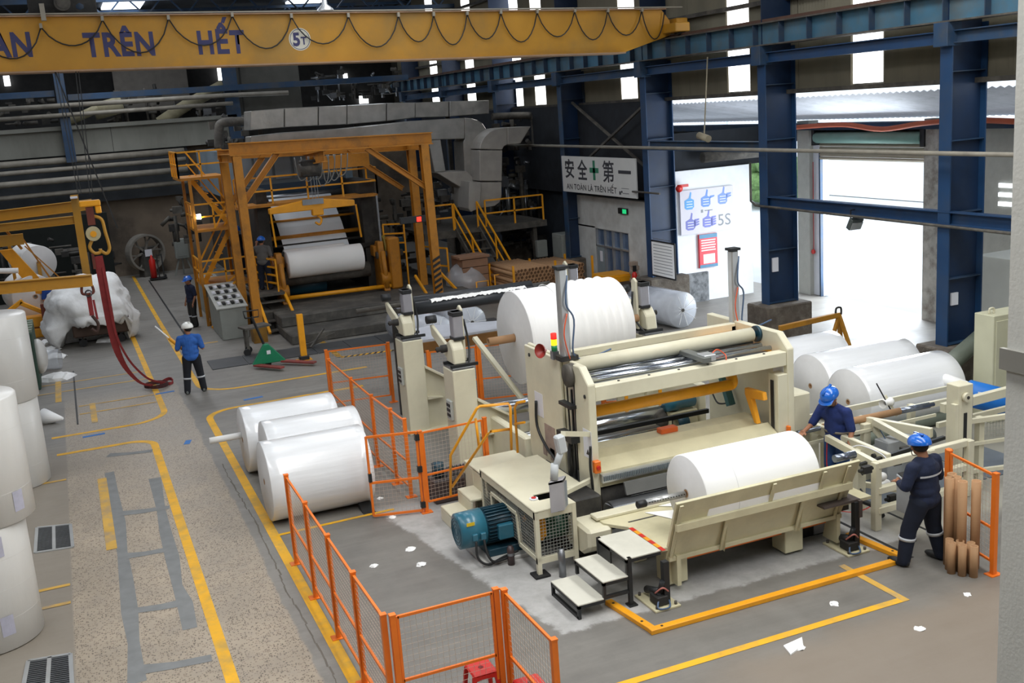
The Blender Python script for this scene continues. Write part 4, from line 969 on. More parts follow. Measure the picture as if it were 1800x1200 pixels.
t = B().lathe((ML-.02, 13.95, 2.7), (0, 0, 1), [(0, 0), (0, .045), (.09, .045), (.09, 0)], 12).done('signal_light', mat('signal_green', '#1f8a50', .3, var=0), rw)
B().lathe((ML-.02, 13.95, 2.79), (0, 0, 1), [(0, .045), (.09, .045)], 12).done('signal_light', emit('signal_yellow', '#ffd21e', 1.5), rw)
B().lathe((ML-.02, 13.95, 2.88), (0, 0, 1), [(0, .045), (.09, .045), (.1, 0)], 12).done('signal_light', emit('signal_red', '#e0281e', .6), rw)
B().box(ML-.07, ML+.03, 13.9, 14.0, 2.58, 2.7).done('signal_base', steel, rw)
B().lathe((ML-.1, 14.08, 2.7), (-.8, -.3, .1), [(0, .02), (.05, .04), (.1, .1), (.13, .11)], 16).done('horn', mat('horn_red', '#a03a32', .4), rw)
# tall air cylinders
for X_, y, z0, z1 in ((ML+.05, 13.72, 2.6, 3.95), (MR+.05, 14.4, 2.45, 3.75)):
    c = B().box(X_-.07, X_+.07, y-.07, y+.07, z0, z1).done('air_cylinder', alu, rw, .02)
    B().box(X_-.09, X_+.09, y-.09, y+.09, z1, z1+.04).done('cylinder_cap', black, c); B().box(X_-.12, X_+.16, y-.1, y+.1, z0, z0+.07).done('cylinder_foot', dark, c)
    B().tube([(X_+.07, y-.06, z1-.1), (X_+.0, y-.12, z1-.5), (X_+.12, y-.1, z0+.6), (X_+.08, y-.1, z0+.1), (X_+.35, y, z0-.03), (X_+.8, y+.1, z0+.02)], .013, 6).done('air_hose', mat('hose_blue_grey', '#4d6380', .4), c)
    B().tube([(X_+.02, y-.09, z0+.7), (X_-.06, y-.12, z0+.4), (X_+.02, y-.1, z0+.03)], .01, 6).done('air_hose', mat('hose_orange', '#e0603a', .4), c)
# cross beams
def beam(nm, x0, x1, y0, y1, z0, z1, m_, bev=.01): return B().box(x0, x1, y0, y1, z0, z1).done(nm, m_, rw, bev)
B().cyl((ML+.12, 13.7, 2.5), (MR-.12, 13.7, 2.5), .11, 24).done('cross_tube', cream, rw); B().cyl((MR-.2, 13.7, 2.5), (MR, 13.7, 2.5), .05, 12).cyl((MR-.05, 13.7, 2.5), (MR, 13.7, 2.5), .13, 16).done('tube_bearing', motord, rw)
beam('cross_beam', ML+.12, MR, 14.3, 14.42, 2.45, 2.57, cream)
beam('cross_beam', ML+.12, MR, 13.85, 14.0, 2.08, 2.2, cream)
beam('front_beam', ML+.12, MR, MF+.02, MF+.2, 2.12, 2.34, cream)
for y, z in ((13.24, 2.36), (13.36, 2.33), (13.48, 2.36), (13.6, 2.33), (13.72, 2.36)):
    B().cyl((ML+.12, y, z), (MR-.1, y, z), .045, 12).done('guide_bar', chrome if z > 2.35 else mat('bar_blue_steel', '#858d9c', .25, .8), rw)
B().box(ML+.12, MR-.05, 13.2, 13.8, 2.26, 2.29).done('bar_tray', alu, rw)
cr = B().box(8.25, 8.4, 12.95, 13.75, 2.4, 2.48).done('slitter_carriage', mat('carriage_grey', '#70736f', .5, .3), rw, .01); B().box(7.9, 8.25, 13.65, 13.95, 2.4, 2.52).done('motor', mat('carriage_grey', '#70736f'), cr, .01); B().box(8.3, 8.5, 12.98, 13.2, 2.4, 2.5).done('valve', alu, cr, .01)
B().tube([(8.45, 13.1, 2.42), (8.65, 13.2, 2.5), (8.8, 13.2, 2.4), (8.75, 13.1, 2.35)], .01, 6).done('hose', mat('hose_orange', '#e0603a'), cr)
for k in range(6): B().cyl((6.9+k*.5, MF+.11, 2.34), (6.9+k*.5, MF+.11, 2.35), .02, 8).done('bolt', dark, rw)
# yellow lifting arms and tube
B().cyl((ML+.12, 13.45, 1.83), (9.05, 13.45, 1.83), .085, 20).done('yellow_tube', yellow, rw)
B().tube([(9.0, 13.45, 1.83), (9.1, 13.47, 1.85), (9.14, 13.6, 2.0), (9.14, 13.8, 2.28)], .085, 14).done('yellow_elbow', yellow, rw)
B().box(9.0, 9.7, 13.75, 14.6, 2.28, 2.36).done('yellow_arm', yellow, rw, .02); B().box(9.6, 9.72, 13.0, 14.6, 2.22, 2.3).done('yellow_arm', yellow, rw, .02)
for x, y0 in ((6.95, 14.9), (7.1, 14.9), (8.75, 14.9), (9.45, 14.9)): B().bar((x, 16.3, 0), (x, 16.3, 1.35), .05).done('yellow_post', yellow, rw)
beam('black_bar', ML+.12, MR-.3, 14.7, 14.76, 1.0, 1.07, black, 0)
# lower beams and drums
B().prism([(13.2, .95), (13.2, 1.1), (13.5, 1.22), (13.8, 1.22), (13.8, .95)], 'x', ML+.12, MR-.2).done('profile_beam', creamd, rw)
B().prism([(12.95, .85), (12.95, 1.08), (13.2, 1.2), (13.2, .85)], 'x', ML+.12, MR-.2).done('profile_beam', creamd, rw)
B().box(ML+.12, MR-.2, 12.88, 12.95, .93, 1.05).done('comb_strip', alu, rw)
b = B()
for k in range(110): b.box(ML+.14+k*.029, ML+.152+k*.029, 12.86, 12.9, .96, 1.03)
b.done('comb_teeth', mat('comb_dark', '#6f7a80', .5), rw, kind='stuff')
for y, z, r, m_ in ((13.15, .62, .24, dark), (12.72, .5, .2, mat('drum_grey', '#585a5c', .35, .4))): B().cyl((ML+.12, y, z), (MR-.05, y, z), r, 28).done('drum', m_, rw)
B().prism([(12.7, .75), (12.76, .92), (12.8, .92), (12.74, .75)], 'x', ML+.4, 7.9).done('shield', mat('shield_grey', '#5f605f', .5), rw)
bc = B().prism([(9.55, 0)]*0+[(12.9, 1.2), (12.98, 1.2), (13.22, 1.62), (13.22, 1.72), (12.75, 1.74), (12.72, 1.62), (13.05, 1.58)], 'x', 9.0, 9.08).done('yellow_crank', yellow, rw, .01)
bc.data.transform(Matrix.Translation((.35, .3, 0)))
a, c = AX(1270, 660, 9.6), AX(1285, 712, 9.6); B().bar(a, c, .12, .1).done('teal_cylinder', mat('teal_cylinder', '#3c6a6c', .4), rw)
B().tube([AX(1252, 690, 9.65), AX(1262, 708, 9.6), AX(1280, 708, 9.6)], .015, 6).done('cable', black, rw)
sb_ = B().box(MR-.05, MR, 12.88, 12.95, .98, 1.18).done('emergency_box', orange, rw, .01); B().cyl((MR-.025, 12.85, 1.08), (MR-.025, 12.88, 1.08), .03, 10).done('button', red, sb_)
sb_ = B().box(ML+.0, ML+.1, 12.86, 12.95, 1.1, 1.28).done('emergency_box', orange, rw, .01); B().cyl((ML+.05, 12.83, 1.19), (ML+.05, 12.86, 1.19), .03, 10).done('button', red, sb_)
B().box(7.85, 8.15, 13.55, 13.7, 1.22, 1.3).done('pendant_box', mat('pendant_orange', '#e0662a', .4), rw, .01)
# outfeed table
tb = T('outfeed_table', 'cream sheet-steel outfeed table in front of the rewinder', 'table', (8, 11.9, 0))
B().prism([(6.1, 12.5), (9.7, 12.5), (9.7, 11.05), (6.32, 11.05), (6.32, 11.9), (6.1, 12.2)], 'z', .6, .65).done('table_plate', creamd, tb, .005)
B().box(6.05, 9.7, 12.3, 12.5, .65, .7).done('table_edge', cream, tb, .01); B().box(6.4, 9.6, 12.02, 12.05, .65, .656).done('seam', dark2, tb)
for x in (6.5, 8.35): B().box(x, x+.3, 11.2, 11.5, .04, .6).done('support_post', creamd, tb, .01)
for x, y in ((6.5, 12.3), (9.3, 12.3)): B().box(x, x+.2, y-.2, y, 0, .6).done('support_post', creamd, tb, .01)
B().box(6.6, 9.6, 11.4, 11.5, .35, .6).done('cross_member', dark, tb); B().box(6.7, 9.2, 11.28, 11.3, .3, .32).done('orange_rod', orange, tb)
B().prism([(12.1, .62), (12.1, .35), (12.35, .2), (12.75, .2), (12.95, .4), (12.9, .65)], 'x', 5.82, 6.2).done('round_cover', cream, tb, .04)
hs = B()
for k in range(7):
    f0, f1 = k/7, (k+1)/7; y0, y1 = 11.85-.87*f0, 11.85-.87*f1
    B().quad((6.3, y0, .655), (6.36, y0, .655), (6.36, y1, .655), (6.3, y1, .655)).done('hazard_band', red if k % 2 == 0 else yellow, tb)
for nm, q, m_ in (('paper_sheet', [(6.9, 12.85), (7.6, 12.85), (7.7, 12.0), (7.3, 12.1), (6.9, 12.4)], paper), ('film_sheet', [(6.45, 12.8), (7.0, 12.75), (7.05, 12.3), (6.5, 12.4)], clear)):
    o = B().prism([(a, c) for a, c in q], 'z', .657, .664).done(nm, m_); tag(base(o, (q[0][0], q[0][1], .657)), 'white paper sheet lying on the outfeed table left of the wound roll' if nm[0] == 'p' else 'crumpled clear film at the left end of the outfeed table', 'sheet')
o = B().prism([(6.75, 12.2), (7.3, 12.0), (7.5, 11.55), (7.3, 11.3), (7.0, 11.7)], 'z', .657, .662).done('paper_sheet', paper); tag(base(o, (7, 11.8, .657)), 'paper tail hanging from under the finished roll on the table', 'sheet')
hub = G(1207, 867, 1.17)
t = paper_roll('finished white paper roll with a dark seam line resting on the outfeed table', (hub.x, hub.y, 1.17), (AY(1425, 830, hub.y-.3).x, hub.y, 1.17), .515, paper, .05, groove=.27)
# air shaft through that roll
a = V((hub.x, hub.y, 1.17)); sh = T('air_shaft', 'perforated steel shaft sticking out of the finished roll on the table', 'shaft', a)
B().cyl(a+V((-.62, 0, 0)), a+V((-.03, 0, 0)), .042, 16).done('shaft', mat('shaft_pale', '#bfc0be', .3, .6), sh); B().cyl(a+V((-.74, 0, 0)), a+V((-.62, 0, 0)), .05, 14).done('end_collar', black, sh)
b = B()
for k in range(14): b.cyl(a+V((-.58+k*.04, -.045, .012)), a+V((-.58+k*.04, -.035, .012)), .008, 6)
b.done('hole', black, sh, kind='stuff'); B().cyl(a+V((2.4, 0, 0)), a+V((2.75, 0, 0)), .055, 14).done('shaft', mat('bar_blue_steel', '#858d9c'), sh)
# cradle plate (tilting)
t = T('tilting_cradle', 'long cream tilting cradle plate with ribs in front of the finished roll', 'cradle', (7.8, 11.0, .4))
def cp_(x, s_, off=0): return V((x, 11.12-.34*s_-off*.92, .42+.9*s_-off*.3))
b = B(); A = [cp_(6.42, 0), cp_(9.2, 0), cp_(9.28, 1), cp_(6.42, 1)]; n = V((0, .04, .015))
vs = [b.b.verts.new(p) for p in A]+[b.b.verts.new(p+n) for p in A]
for f in ((0, 1, 2, 3), (7, 6, 5, 4), (0, 4, 5, 1), (1, 5, 6, 2), (2, 6, 7, 3), (3, 7, 4, 0)): b.b.faces.new([vs[i] for i in f])
b.done('plate', creamd, t, .004)
B().bar(cp_(6.45, .62, .04), cp_(9.2, .62, .04), .07, .1).done('rib', creamd, t, .005); B().bar(cp_(6.45, .05, .02), cp_(9.2, .05, .02), .04, .06).done('rib', creamd, t, .005)
for x, s0, s1 in ((7.25, .02, .6), (8.45, .02, .6), (7.9, .64, .98), (8.7, .64, .98), (6.5, .02, .98), (9.1, .02, .98)):
    b = B(); p, q = cp_(x, s0), cp_(x, s1); w_ = .11 if s0 < .1 and s1 < .9 else .04
    b.b.faces.new([b.b.verts.new(v) for v in (p, q, cp_(x, s1*.9, .03), cp_(x, s0, w_))]); b.bar(cp_(x-.02, s0, w_*.5), cp_(x-.02, s1, .03), .05, .02); b.done('gusset', creamd, t)
for x in (6.55, 9.1): B().prism([(11.05, .08), (11.35, .08), (11.25, .5), (11.05, .5)], 'x', x, x+.06).done('hinge_plate', creamd, t)
# support legs with hydraulic rams on floor plates
for i, (x, y) in enumerate(((6.25, 10.8), (9.28, 10.85))):
    t = T('cradle_leg', ['black leg and hydraulic ram on a bolted plate at the left end of the cradle', 'black leg and hydraulic ram on a bolted plate at the right end of the cradle'][i], 'leg', (x, y, 0), 'cradle legs')
    B().box(x-.25, x+.12, y-.12, y+.42, 0, .03).done('base_plate', creamd, t, .005); B().box(x-.06, x+.02, y-.03, y+.05, .03, .6 if i == 0 else .72).done('post', black, t)
    for dx, dy in ((-.2, -.07), (.07, -.07), (-.2, .37), (.07, .37)): B().cyl((x+dx, y+dy, .03), (x+dx, y+dy, .07), .02, 8).done('bolt', dark2, t)
    B().cyl((x-.1, y+.35, .1), (x-.1, y+.02, .2), .05, 12).cyl((x-.1, y+.02, .2), (x-.08, y-.02, .36), .035, 10).done('ram', black, t)
    B().box(x-.18, x-.02, y-.05, y+.15, .04, .16).done('valve_block', dark, t, .01)
    B().tube([(x-.12, y, .15), (x-.2, y-.1, .05), (x-.05, y-.12, .04), (x, y, .1), (x-.1, y+.05, .22)], .012, 6).done('hose', mat('hose_blue_grey', '#4d6380'), t)
    B().tube([(x-.15, y+.05, .18), (x-.1, y-.05, .28), (x-.0, y-.02, .2)], .012, 6).done('hose', mat('hose_pink', '#c07a70', .5), t)
    if i == 1: B().box(x-.55, x+.05, y+.0, y+.3, .72, .75).done('flat_bracket', mat('brown_bracket', '#4d4440', .5), t); B().box(x+.0, x+.05, y-.05, y+.1, .5, .74).done('flat_bracket', mat('brown_bracket', '#4d4440'), t)
t = clutter('hydraulic hoses and fittings on the floor under the cradle, right side', 1385, 905, 1470, 965, 11.5, .5, 21, 24, 'hydraulics', 'hoses'); 
# floor guard rail
t = T('floor_barrier', 'orange-yellow steel kerb rail bolted to the floor in front of the rewinder', 'barrier', (7.6, 10.3, 0))
B().bar((5.68, 10.28, .03), (9.65, 10.28, .03), .1, .06).done('rail', yellow, t, .005); B().bar((5.73, 10.33, .03), (5.62, 11.22, .03), .1, .06).done('rail', yellow, t, .005); B().bar((9.6, 10.33, .03), (9.5, 11.3, .03), .1, .06).done('rail', yellow, t, .005)
for x, y in ((5.85, 10.28), (5.7, 10.5), (5.63, 11.1), (9.5, 10.28), (9.58, 10.5), (9.51, 11.2)): B().cyl((x, y, .06), (x, y, .063), .018, 10).done('bolt_hole', black, t)
# three steps
st = T('access_steps', 'three pale steel steps on a black frame up to the outfeed table', 'steps', (5.7, 11.4, 0))
for x0, x1, z in ((5.1, 5.48, .2), (5.46, 5.82, .42), (5.8, 6.3, .65)):
    B().box(x0, x1, 11.02, 11.82, z-.02, z).done('tread', mat('tread_pale', '#cfcdc0', .6, var=.05, dirt='#9b998c', dirt_amt=.3), st, .004)
    b = B()
    for y in (11.04, 11.8): b.bar((x0+.02, y, 0 if x0 < 5.9 and x0 < 5.2 else z-.2), (x0+.02, y, z-.02), .04).bar((x0, y, z-.04), (x1, y, z-.04), .04)
    b.bar((x0+.02, 11.03, z-.04), (x0+.02, 11.81, z-.04), .04); 
    if x0 > 5.7: b.bar((x0+.05, 11.04, 0), (x0+.05, 11.04, z), .05).bar((x0+.02, 11.8, 0), (x0+.02, 11.8, z), .05).box(x0-.0, x0+.02, 11.45, 11.8, .3, z-.02).box(x0+.0, x0+.12, 10.98, 11.1, 0, .02)
    if x0 < 5.2: b.bar((x0+.02, 11.03, .02), (x0+.02, 11.81, .02), .04).bar((5.46, 11.04, .2), (5.82, 11.04, .2), .04)
    b.done('frame', black, st)
# ================================================================ GUARDED GEARBOX STAND
gb = T('gear_guard', 'cream gearbox stand with wire-mesh sides in front of the left side plate', 'guard', (5.5, 13.4, 0))
x0, x1, y0, y1, z1 = 5.18, 5.8, 12.4, 14.45, .95
B().prism([(x0, y0), (x1, y0), (x1, y0+.0), (x1, 12.75), (5.42, 12.75), (5.42, 13.0), (x1, 13.0), (x1+.4, 13.0), (x1+.4, y1+.1), (x0, y1)], 'z', z1-.03, z1).done('top_plate', cream, gb, .01)
B().cyl((5.36, 12.82, z1), (5.36, 12.82, z1+.02), .06, 18).done('button_ring', paperg, gb); B().cyl((5.36, 12.82, z1+.02), (5.36, 12.82, z1+.03), .035, 14).done('red_button', red, gb)
b = B(); b.bar((x0+.03, y0+.03, 0.03), (x0+.03, y0+.03, z1-.03), .06).bar((x1-.03, y0+.03, .1), (x1-.03, y0+.03, z1-.03), .06).bar((x0+.03, y1-.03, .3), (x0+.03, y1-.03, z1-.03), .05)
b.bar((x0+.03, y0, z1-.08), (x0+.03, y1, z1-.08), .05, .1).bar((x0+.03, y0, .24), (x0+.03, 13.05, .24), .05, .06).bar((x0+.03, 13.05, .24), (x0+.03, 13.1, .66), .05).bar((x0+.03, 13.1, .68), (x0+.03, y1-.4, .68), .05).bar((x0+.03, y1-.4, .68), (x0+.03, y1-.4, .3), .05)
b.bar((x0, y0+.03, z1-.08), (x1, y0+.03, z1-.08), .05, .1).bar((x0, y0+.03, .22), (x1, y0+.03, .22), .05, .09); b.done('frame', cream, gb)
B().box(x0-.07, x0+.15, y0-.07, y0+.14, 0, .03).done('rubber_foot', rubber, gb)
wm = mat('wire_mesh', '#b5b7b0', .4, .5, var=.1)
def mesh_panel(par, p, ux, uz, w_, h_, pitch, r=.005, m_=None, nm='wire_mesh'):
    b = B(); p, ux, uz = V(p), V(ux), V(uz); n = int(w_/pitch); k = int(h_/pitch)
    for i in range(n+1): b.bar(p+ux*(i*w_/n), p+ux*(i*w_/n)+uz*h_, r)
    for i in range(k+1): b.bar(p+uz*(i*h_/k), p+uz*(i*h_/k)+ux*w_, r)
    return b.done(nm, m_ or wm, par, kind='stuff')
mesh_panel(gb, (x0+.02, y0+.06, .27), (0, 1, 0), (0, 0, 1), .98, .6, .045); mesh_panel(gb, (x0+.02, 13.05, .7), (0, 1, 0), (0, 0, 1), 1.35, .17, .045); mesh_panel(gb, (x0+.02, 14.08, .3), (0, 1, 0), (0, 0, 1), .35, .4, .045)
mesh_panel(gb, (x0+.07, y0+.02, .27), (1, 0, 0), (0, 0, 1), .48, .6, .045)
B().box(5.85, 6.3, 12.6, 14.4, .05, .9).done('gearbox', dark, gb, .03); B().box(5.4, 5.85, 13.15, 14.4, .3, .88).done('gearbox', mat('guard_inside_shade', '#1d1c1b', .7, var=.4), gb, .03); B().cyl((5.5, 12.9, .5), (5.85, 12.9, .5), .2, 20).done('flywheel', mat('pulley_green', '#24503c', .4), gb)  # near-black box added behind the mesh; its colour stands for the shaded interior
B().prism([(12.72, .42), (12.85, .3), (12.98, .42), (12.98, .62), (12.85, .75), (12.72, .62)], 'x', 5.44, 5.48).done('yellow_coupling', yellow, gb, .01); B().cyl((5.35, 13.3, .5), (5.6, 13.3, .5), .05, 10).done('yellow_nut', yellow, gb)
# cream back step unit
cs = T('cream_steps', 'cream boxed steps with yellow handrails behind the blue motor', 'steps', (5, 15, 0))
B().box(4.72, 5.05, 14.5, 15.1, .2, .24).box(4.72, 4.76, 14.5, 15.1, 0, .2).box(4.98, 5.05, 14.5, 14.56, 0, .2).done('step', cream, cs, .01)
B().box(5.02, 5.3, 14.5, 15.1, .42, .46).box(5.02, 5.06, 14.5, 15.1, .2, .42).done('step', cream, cs, .01); B().box(5.3, 5.34, 14.5, 15.1, .42, .75).box(5.3, 6.2, 14.5, 15.5, .72, .76).box(5.3, 6.2, 15.46, 15.5, 0, .72).box(5.3, 5.34, 15.1, 15.5, 0, .72).done('landing', cream, cs, .01)
def hoop(pts, nm='handrail', r=.022): return B().tube([AX(u, v, X_) for u, v, X_ in pts], r, 8, False).done(nm, yellow, cs)
hp_ = [(792, 870, 4.9), (792, 800, 4.9), (838, 718, 5.25), (843, 714, 5.3), (893, 709, 5.85), (897, 714, 5.85), (899, 790, 5.85)]
hoop(hp_); hoop([(795, 855, 4.9), (858, 762, 5.3), (863, 758, 5.3), (896, 754, 5.85)]); hoop([(836, 735, 5.25), (842, 785, 5.25)])
B().tube([AX(u, v, 6.1) for u, v in ((910, 795), (905, 716), (909, 708), (922, 705))], .022, 8, False).done('handrail', yellow, cs); B().tube([AX(905, 745, 6.1), AX(922, 742, 6.1)], .02, 8, False).done('handrail', yellow, cs)
# blue main motor on its slab
mt = T('blue_motor', 'large teal-blue electric motor with cooling fins on a low concrete slab', 'motor', (4.95, 13.45, 0))
B().box(4.65, 5.6, 13.1, 13.9, 0, .05).done('slab', mat('motor_slab', '#b5b4b0', .9, var=.1), mt, .01); B().box(4.8, 5.5, 13.25, 13.75, .05, .16).done('feet', motord, mt, .01)
mx = (4.42, 13.5, .44); B().lathe(mx, (1, 0, 0), [(0, 0), (0, .2), (.015, .26), (.38, .27), (.38, 0)], 36).done('fan_cowl', motorb, mt)
B().lathe((4.8, 13.5, .44), (1, 0, 0), [(0, 0), (0, .23), (.6, .23), (.62, .2), (.62, 0)], 36).done('stator', motord, mt)
b = B()
for k in range(30):
    a = 2*PI*k/30; c, s_ = math.cos(a), math.sin(a); b.bar((4.83, 13.5+.24*c, .44+.24*s_), (5.38, 13.5+.24*c, .44+.24*s_), .012, .05, (0, c, s_))
b.done('fins', motord, mt, kind='stuff')
for r in (.06, .11, .16, .2):
    b = B(); b.lathe((4.415, 13.5, .44), (1, 0, 0), [(0, r), (.004, r-.006), (.006, r+.006), (0, r)], 28); b.done('grille_ring', motord, mt)
B().box(4.95, 5.18, 13.18, 13.28, .3, .52).done('terminal_box', motorb, mt, .015); B().box(4.56, 4.64, 13.2, 13.28, .36, .46).box(4.68, 4.76, 13.19, 13.28, .36, .46).done('gland_box', motorb, mt, .008)
B().box(4.5, 4.62, 13.255, 13.26, .58, .63).done('warning_sticker', mat('sticker_yellow', '#e0c020', .4), mt).data.transform(Matrix.Rotation(0, 4, 'X'))
B().tube([(4.6, 13.2, .36), (4.58, 13.12, .15), (4.7, 13.05, .05), (4.95, 13.1, .08), (5.2, 13.15, .1)], .018, 8).tube([(4.72, 13.2, .36), (4.72, 13.1, .18), (4.8, 13.04, .07), (5.1, 13.05, .1)], .018, 8).done('cable', rubber, mt)
for lab, x, y, m_, h_ in (('dark metal bottle standing beside the blue motor', 5.02, 12.98, mat('dark_bottle', '#4a3d3d', .35, .3), .28), ('bare steel tube standing in front of the gearbox stand', 5.47, 12.25, steel, .4)):
    t = T('canister', lab, 'canister', (x, y, 0)); B().lathe((0, 0, 0), (0, 0, 1), [(0, 0), (0, .05), (h_*.9, .05), (h_*.92, .035), (h_, .035), (h_, 0)], 16).done('body', m_, t, local=True); B().lathe((0, 0, h_*.5), (0, 0, 1), [(0, .051), (.02, .052), (.04, .051)], 16).done('band', steel, t, local=True)
# HMI panel on a swing arm
hm = T('touch_console', 'grey touch-panel console hanging from a jointed arm on the left side plate', 'console', AY(975, 860, 12.3))
P = lambda u, v, y=12.3: AY(u, v, y)
B().bar((ML, 13.0, 1.66), P(990, 762), .07).done('arm_beam', cream, hm); B().bar((ML, 13.0, .98), (5.8, 12.7, 1.0), .06).done('lower_beam', cream, hm)
armg = mat('arm_grey', '#c3c8ca', .35, var=.03)
B().bar(P(982, 765), P(988, 795), .13, .13).done('joint', armg, hm, .02); B().cyl(P(987, 790), P(976, 822), .045, 12).done('arm', armg, hm); B().cyl(P(975, 815), P(974, 842), .055, 14).done('joint', armg, hm)
a, c = P(962, 838), P(992, 905)
q = [P(962, 846), P(987, 846)]
b = B(); zt, zb = q[0].z, P(962, 902).z; xs = [(q[0].x, 12.26), (q[1].x, 12.26), (q[1].x+.1, 12.38), (q[0].x+.1, 12.38)]
b.prism(xs, 'z', zb, zt); b.done('housing', mat('panel_grey_light', '#a4a2a6', .4), hm, .01); B().prism([(x-.004 if i in (0, 3) else x+.004, y) for i, (x, y) in enumerate(xs)], 'z', zt-.04, zt-.01).done('dark_band', black, hm)
b = B(); b.quad(V((xs[1][0]+.004, xs[1][1]+.02, zb+.03)), V((xs[2][0]+.004, xs[2][1]-.02, zb+.03)), V((xs[2][0]+.004, xs[2][1]-.02, zt-.06)), V((xs[1][0]+.004, xs[1][1]+.02, zt-.06))); b.done('screen', mat('screen_grey', '#80868c', .2, var=.1), hm)
# ================================================================ UNWIND STANDS
def stand(lab, x, y, side, taller=0):
    t = T('unwind_stand', lab, 'stand', (x, y, 0)); s_ = side
    B().box(x, x+.42*s_, y, y+.5, 0, 1.9).done('column', cream, t, .012); B().box(x-.03*s_, x+.95*s_, y-.06, y+.56, 0, .05).done('base_plate', cream, t, .008)
    B().prism([(x+.42*s_, .05), (x+1.0*s_, .05), (x+1.0*s_, .95), (x+.42*s_, 1.35)], 'y', y+.1, y+.16).done('web_plate', cream, t); B().prism([(x+.42*s_, 1.35), (x+1.03*s_, .95), (x+1.03*s_, .91), (x+.42*s_, 1.31)], 'y', y-.02, y+.4).done('sloping_plate', cream, t)
    B().prism([(x+.42*s_, .72), (x+.75*s_, .66), (x+.42*s_, .66)], 'y', y-.02, y+.3).done('gusset', cream, t)
    B().box(x-.05*s_, x, y+.1, y+.34, 1.0, 1.35).done('switch_box', mat('switch_grey', '#b9bdb8', .5), t, .01); 
    for k in range(3): B().box(x-.06*s_, x-.05*s_, y+.14, y+.3, 1.06+k*.09, 1.11+k*.09).done('switch', black, t)
    B().box(x+.02*s_, x+.4*s_, y+.02, y+.5, 1.9, 1.94).done('top_plate', steel, t, .005); B().box(x-.0*s_, x+.5*s_, y+.04, y+.09, 1.94, 1.99).done('slide_rail', black, t); B().box(x+.0*s_, x+.5*s_, y+.42, y+.47, 1.94, 1.99).done('slide_rail', black, t)
    # chuck head
    B().prism([(y+.3, 1.98), (y+.32, 2.9), (y+.42, 2.96), (y+.5, 2.9), (y+.5, 1.98)], 'x', x+.34*s_, x+.39*s_).done('head_plate', cream, t, .012)
    B().box(x+.16*s_, x+.34*s_, y+.22, y+.42, 2.42, 2.88).done('chuck_cylinder', mat('cyl_pale', '#aaaab2', .4, .4), t, .015); B().box(x+.15*s_, x+.35*s_, y+.2, y+.44, 2.8, 2.88).done('cylinder_cap', black, t, .01); B().box(x+.15*s_, x+.35*s_, y+.2, y+.44, 2.38, 2.44).done('cylinder_cap', black, t, .01)
    B().cyl((x+.25*s_, y+.32, 2.18), (x+.25*s_, y+.32, 2.38), .05, 12).done('piston', chrome, t)
    B().prism([(y+.1, 1.98), (y+.14, 2.25), (y+.28, 2.4), (y+.48, 2.3), (y+.5, 1.98)], 'x', x+.08*s_, x+.3*s_).done('clamp_body', cream, t, .02)
    B().lathe((x-.12*s_, y+.45, 2.22), (s_, 0, 0), [(0, .02), (.02, .05), (.08, .04), (.1, .07), (.2, .07), (.25, .09), (.4, .09)], 16).done('chuck', dark, t)
    b = B(); b.prism([(y+.5, 2.0), (y+.5, 2.25), (y+1.3, 2.5), (y+1.36, 2.48), (y+1.3, 2.3)], 'x', x+.1*s_, x+.16*s_); b.done('loading_arm', cream, t, .01)
    B().cyl((x+.02*s_, y+1.28, 2.6), (x+.2*s_, y+1.28, 2.6), .075, 14).done('arm_roller', black, t)
    B().tube([(x+.42*s_, y+.4, 2.7), (x+.46*s_, y+.35, 2.3), (x+.4*s_, y+.2, 2.05), (x+.3*s_, y+.05, 1.9)], .02, 8).done('cable', black, t)
    return t
stand('cream unwind stand nearest the rewinder holding the left core of the big paper roll', 5.68, 16.8, 1)
stand('cream unwind stand left behind, holding the left end of the black roller', 5.68, 19.7, 1)
stand('cream unwind stand behind the right end of the big paper roll', 10.0, 17.0, -1)
stand('far cream unwind stand behind the right end of the black rollers', 10.0, 20.0, -1)
t = paper_roll('big crumpled white parent roll hung between the unwind stands', (7.08, 17.3, 2.2), (9.1, 17.3, 2.2), .85, mat('crumpled_paper', '#f4f4f3', .8, var=.02, bump=.5, bscale=3, stretch=(4, .5, .5)), .075, sag=.0, coreout=.5)
# loose wrinkled outer layer with real folds
b = B(); n, k = 26, 40; g_ = []
for i in range(n+1):
    row = []
    for j in range(k+1):
        a = -.5+2.6*j/k; x = 7.75+1.15*i/n+.16*(j/k)*math.sin(3*i/n); fold = .045*math.sin(i*1.5+j*.22+1.5*math.sin(j*.1))*math.sin(PI*j/k)**.5
        r_ = .862+max(-.005, fold); row.append(b.b.verts.new((x, 17.3-r_*math.sin(a), 2.2+r_*math.cos(a))))
    g_.append(row)
for i in range(n):
    for j in range(k): f = b.b.faces.new((g_[i][j], g_[i+1][j], g_[i+1][j+1], g_[i][j+1])); f.smooth = True
b.done('loose_outer_sheet', paper, t)
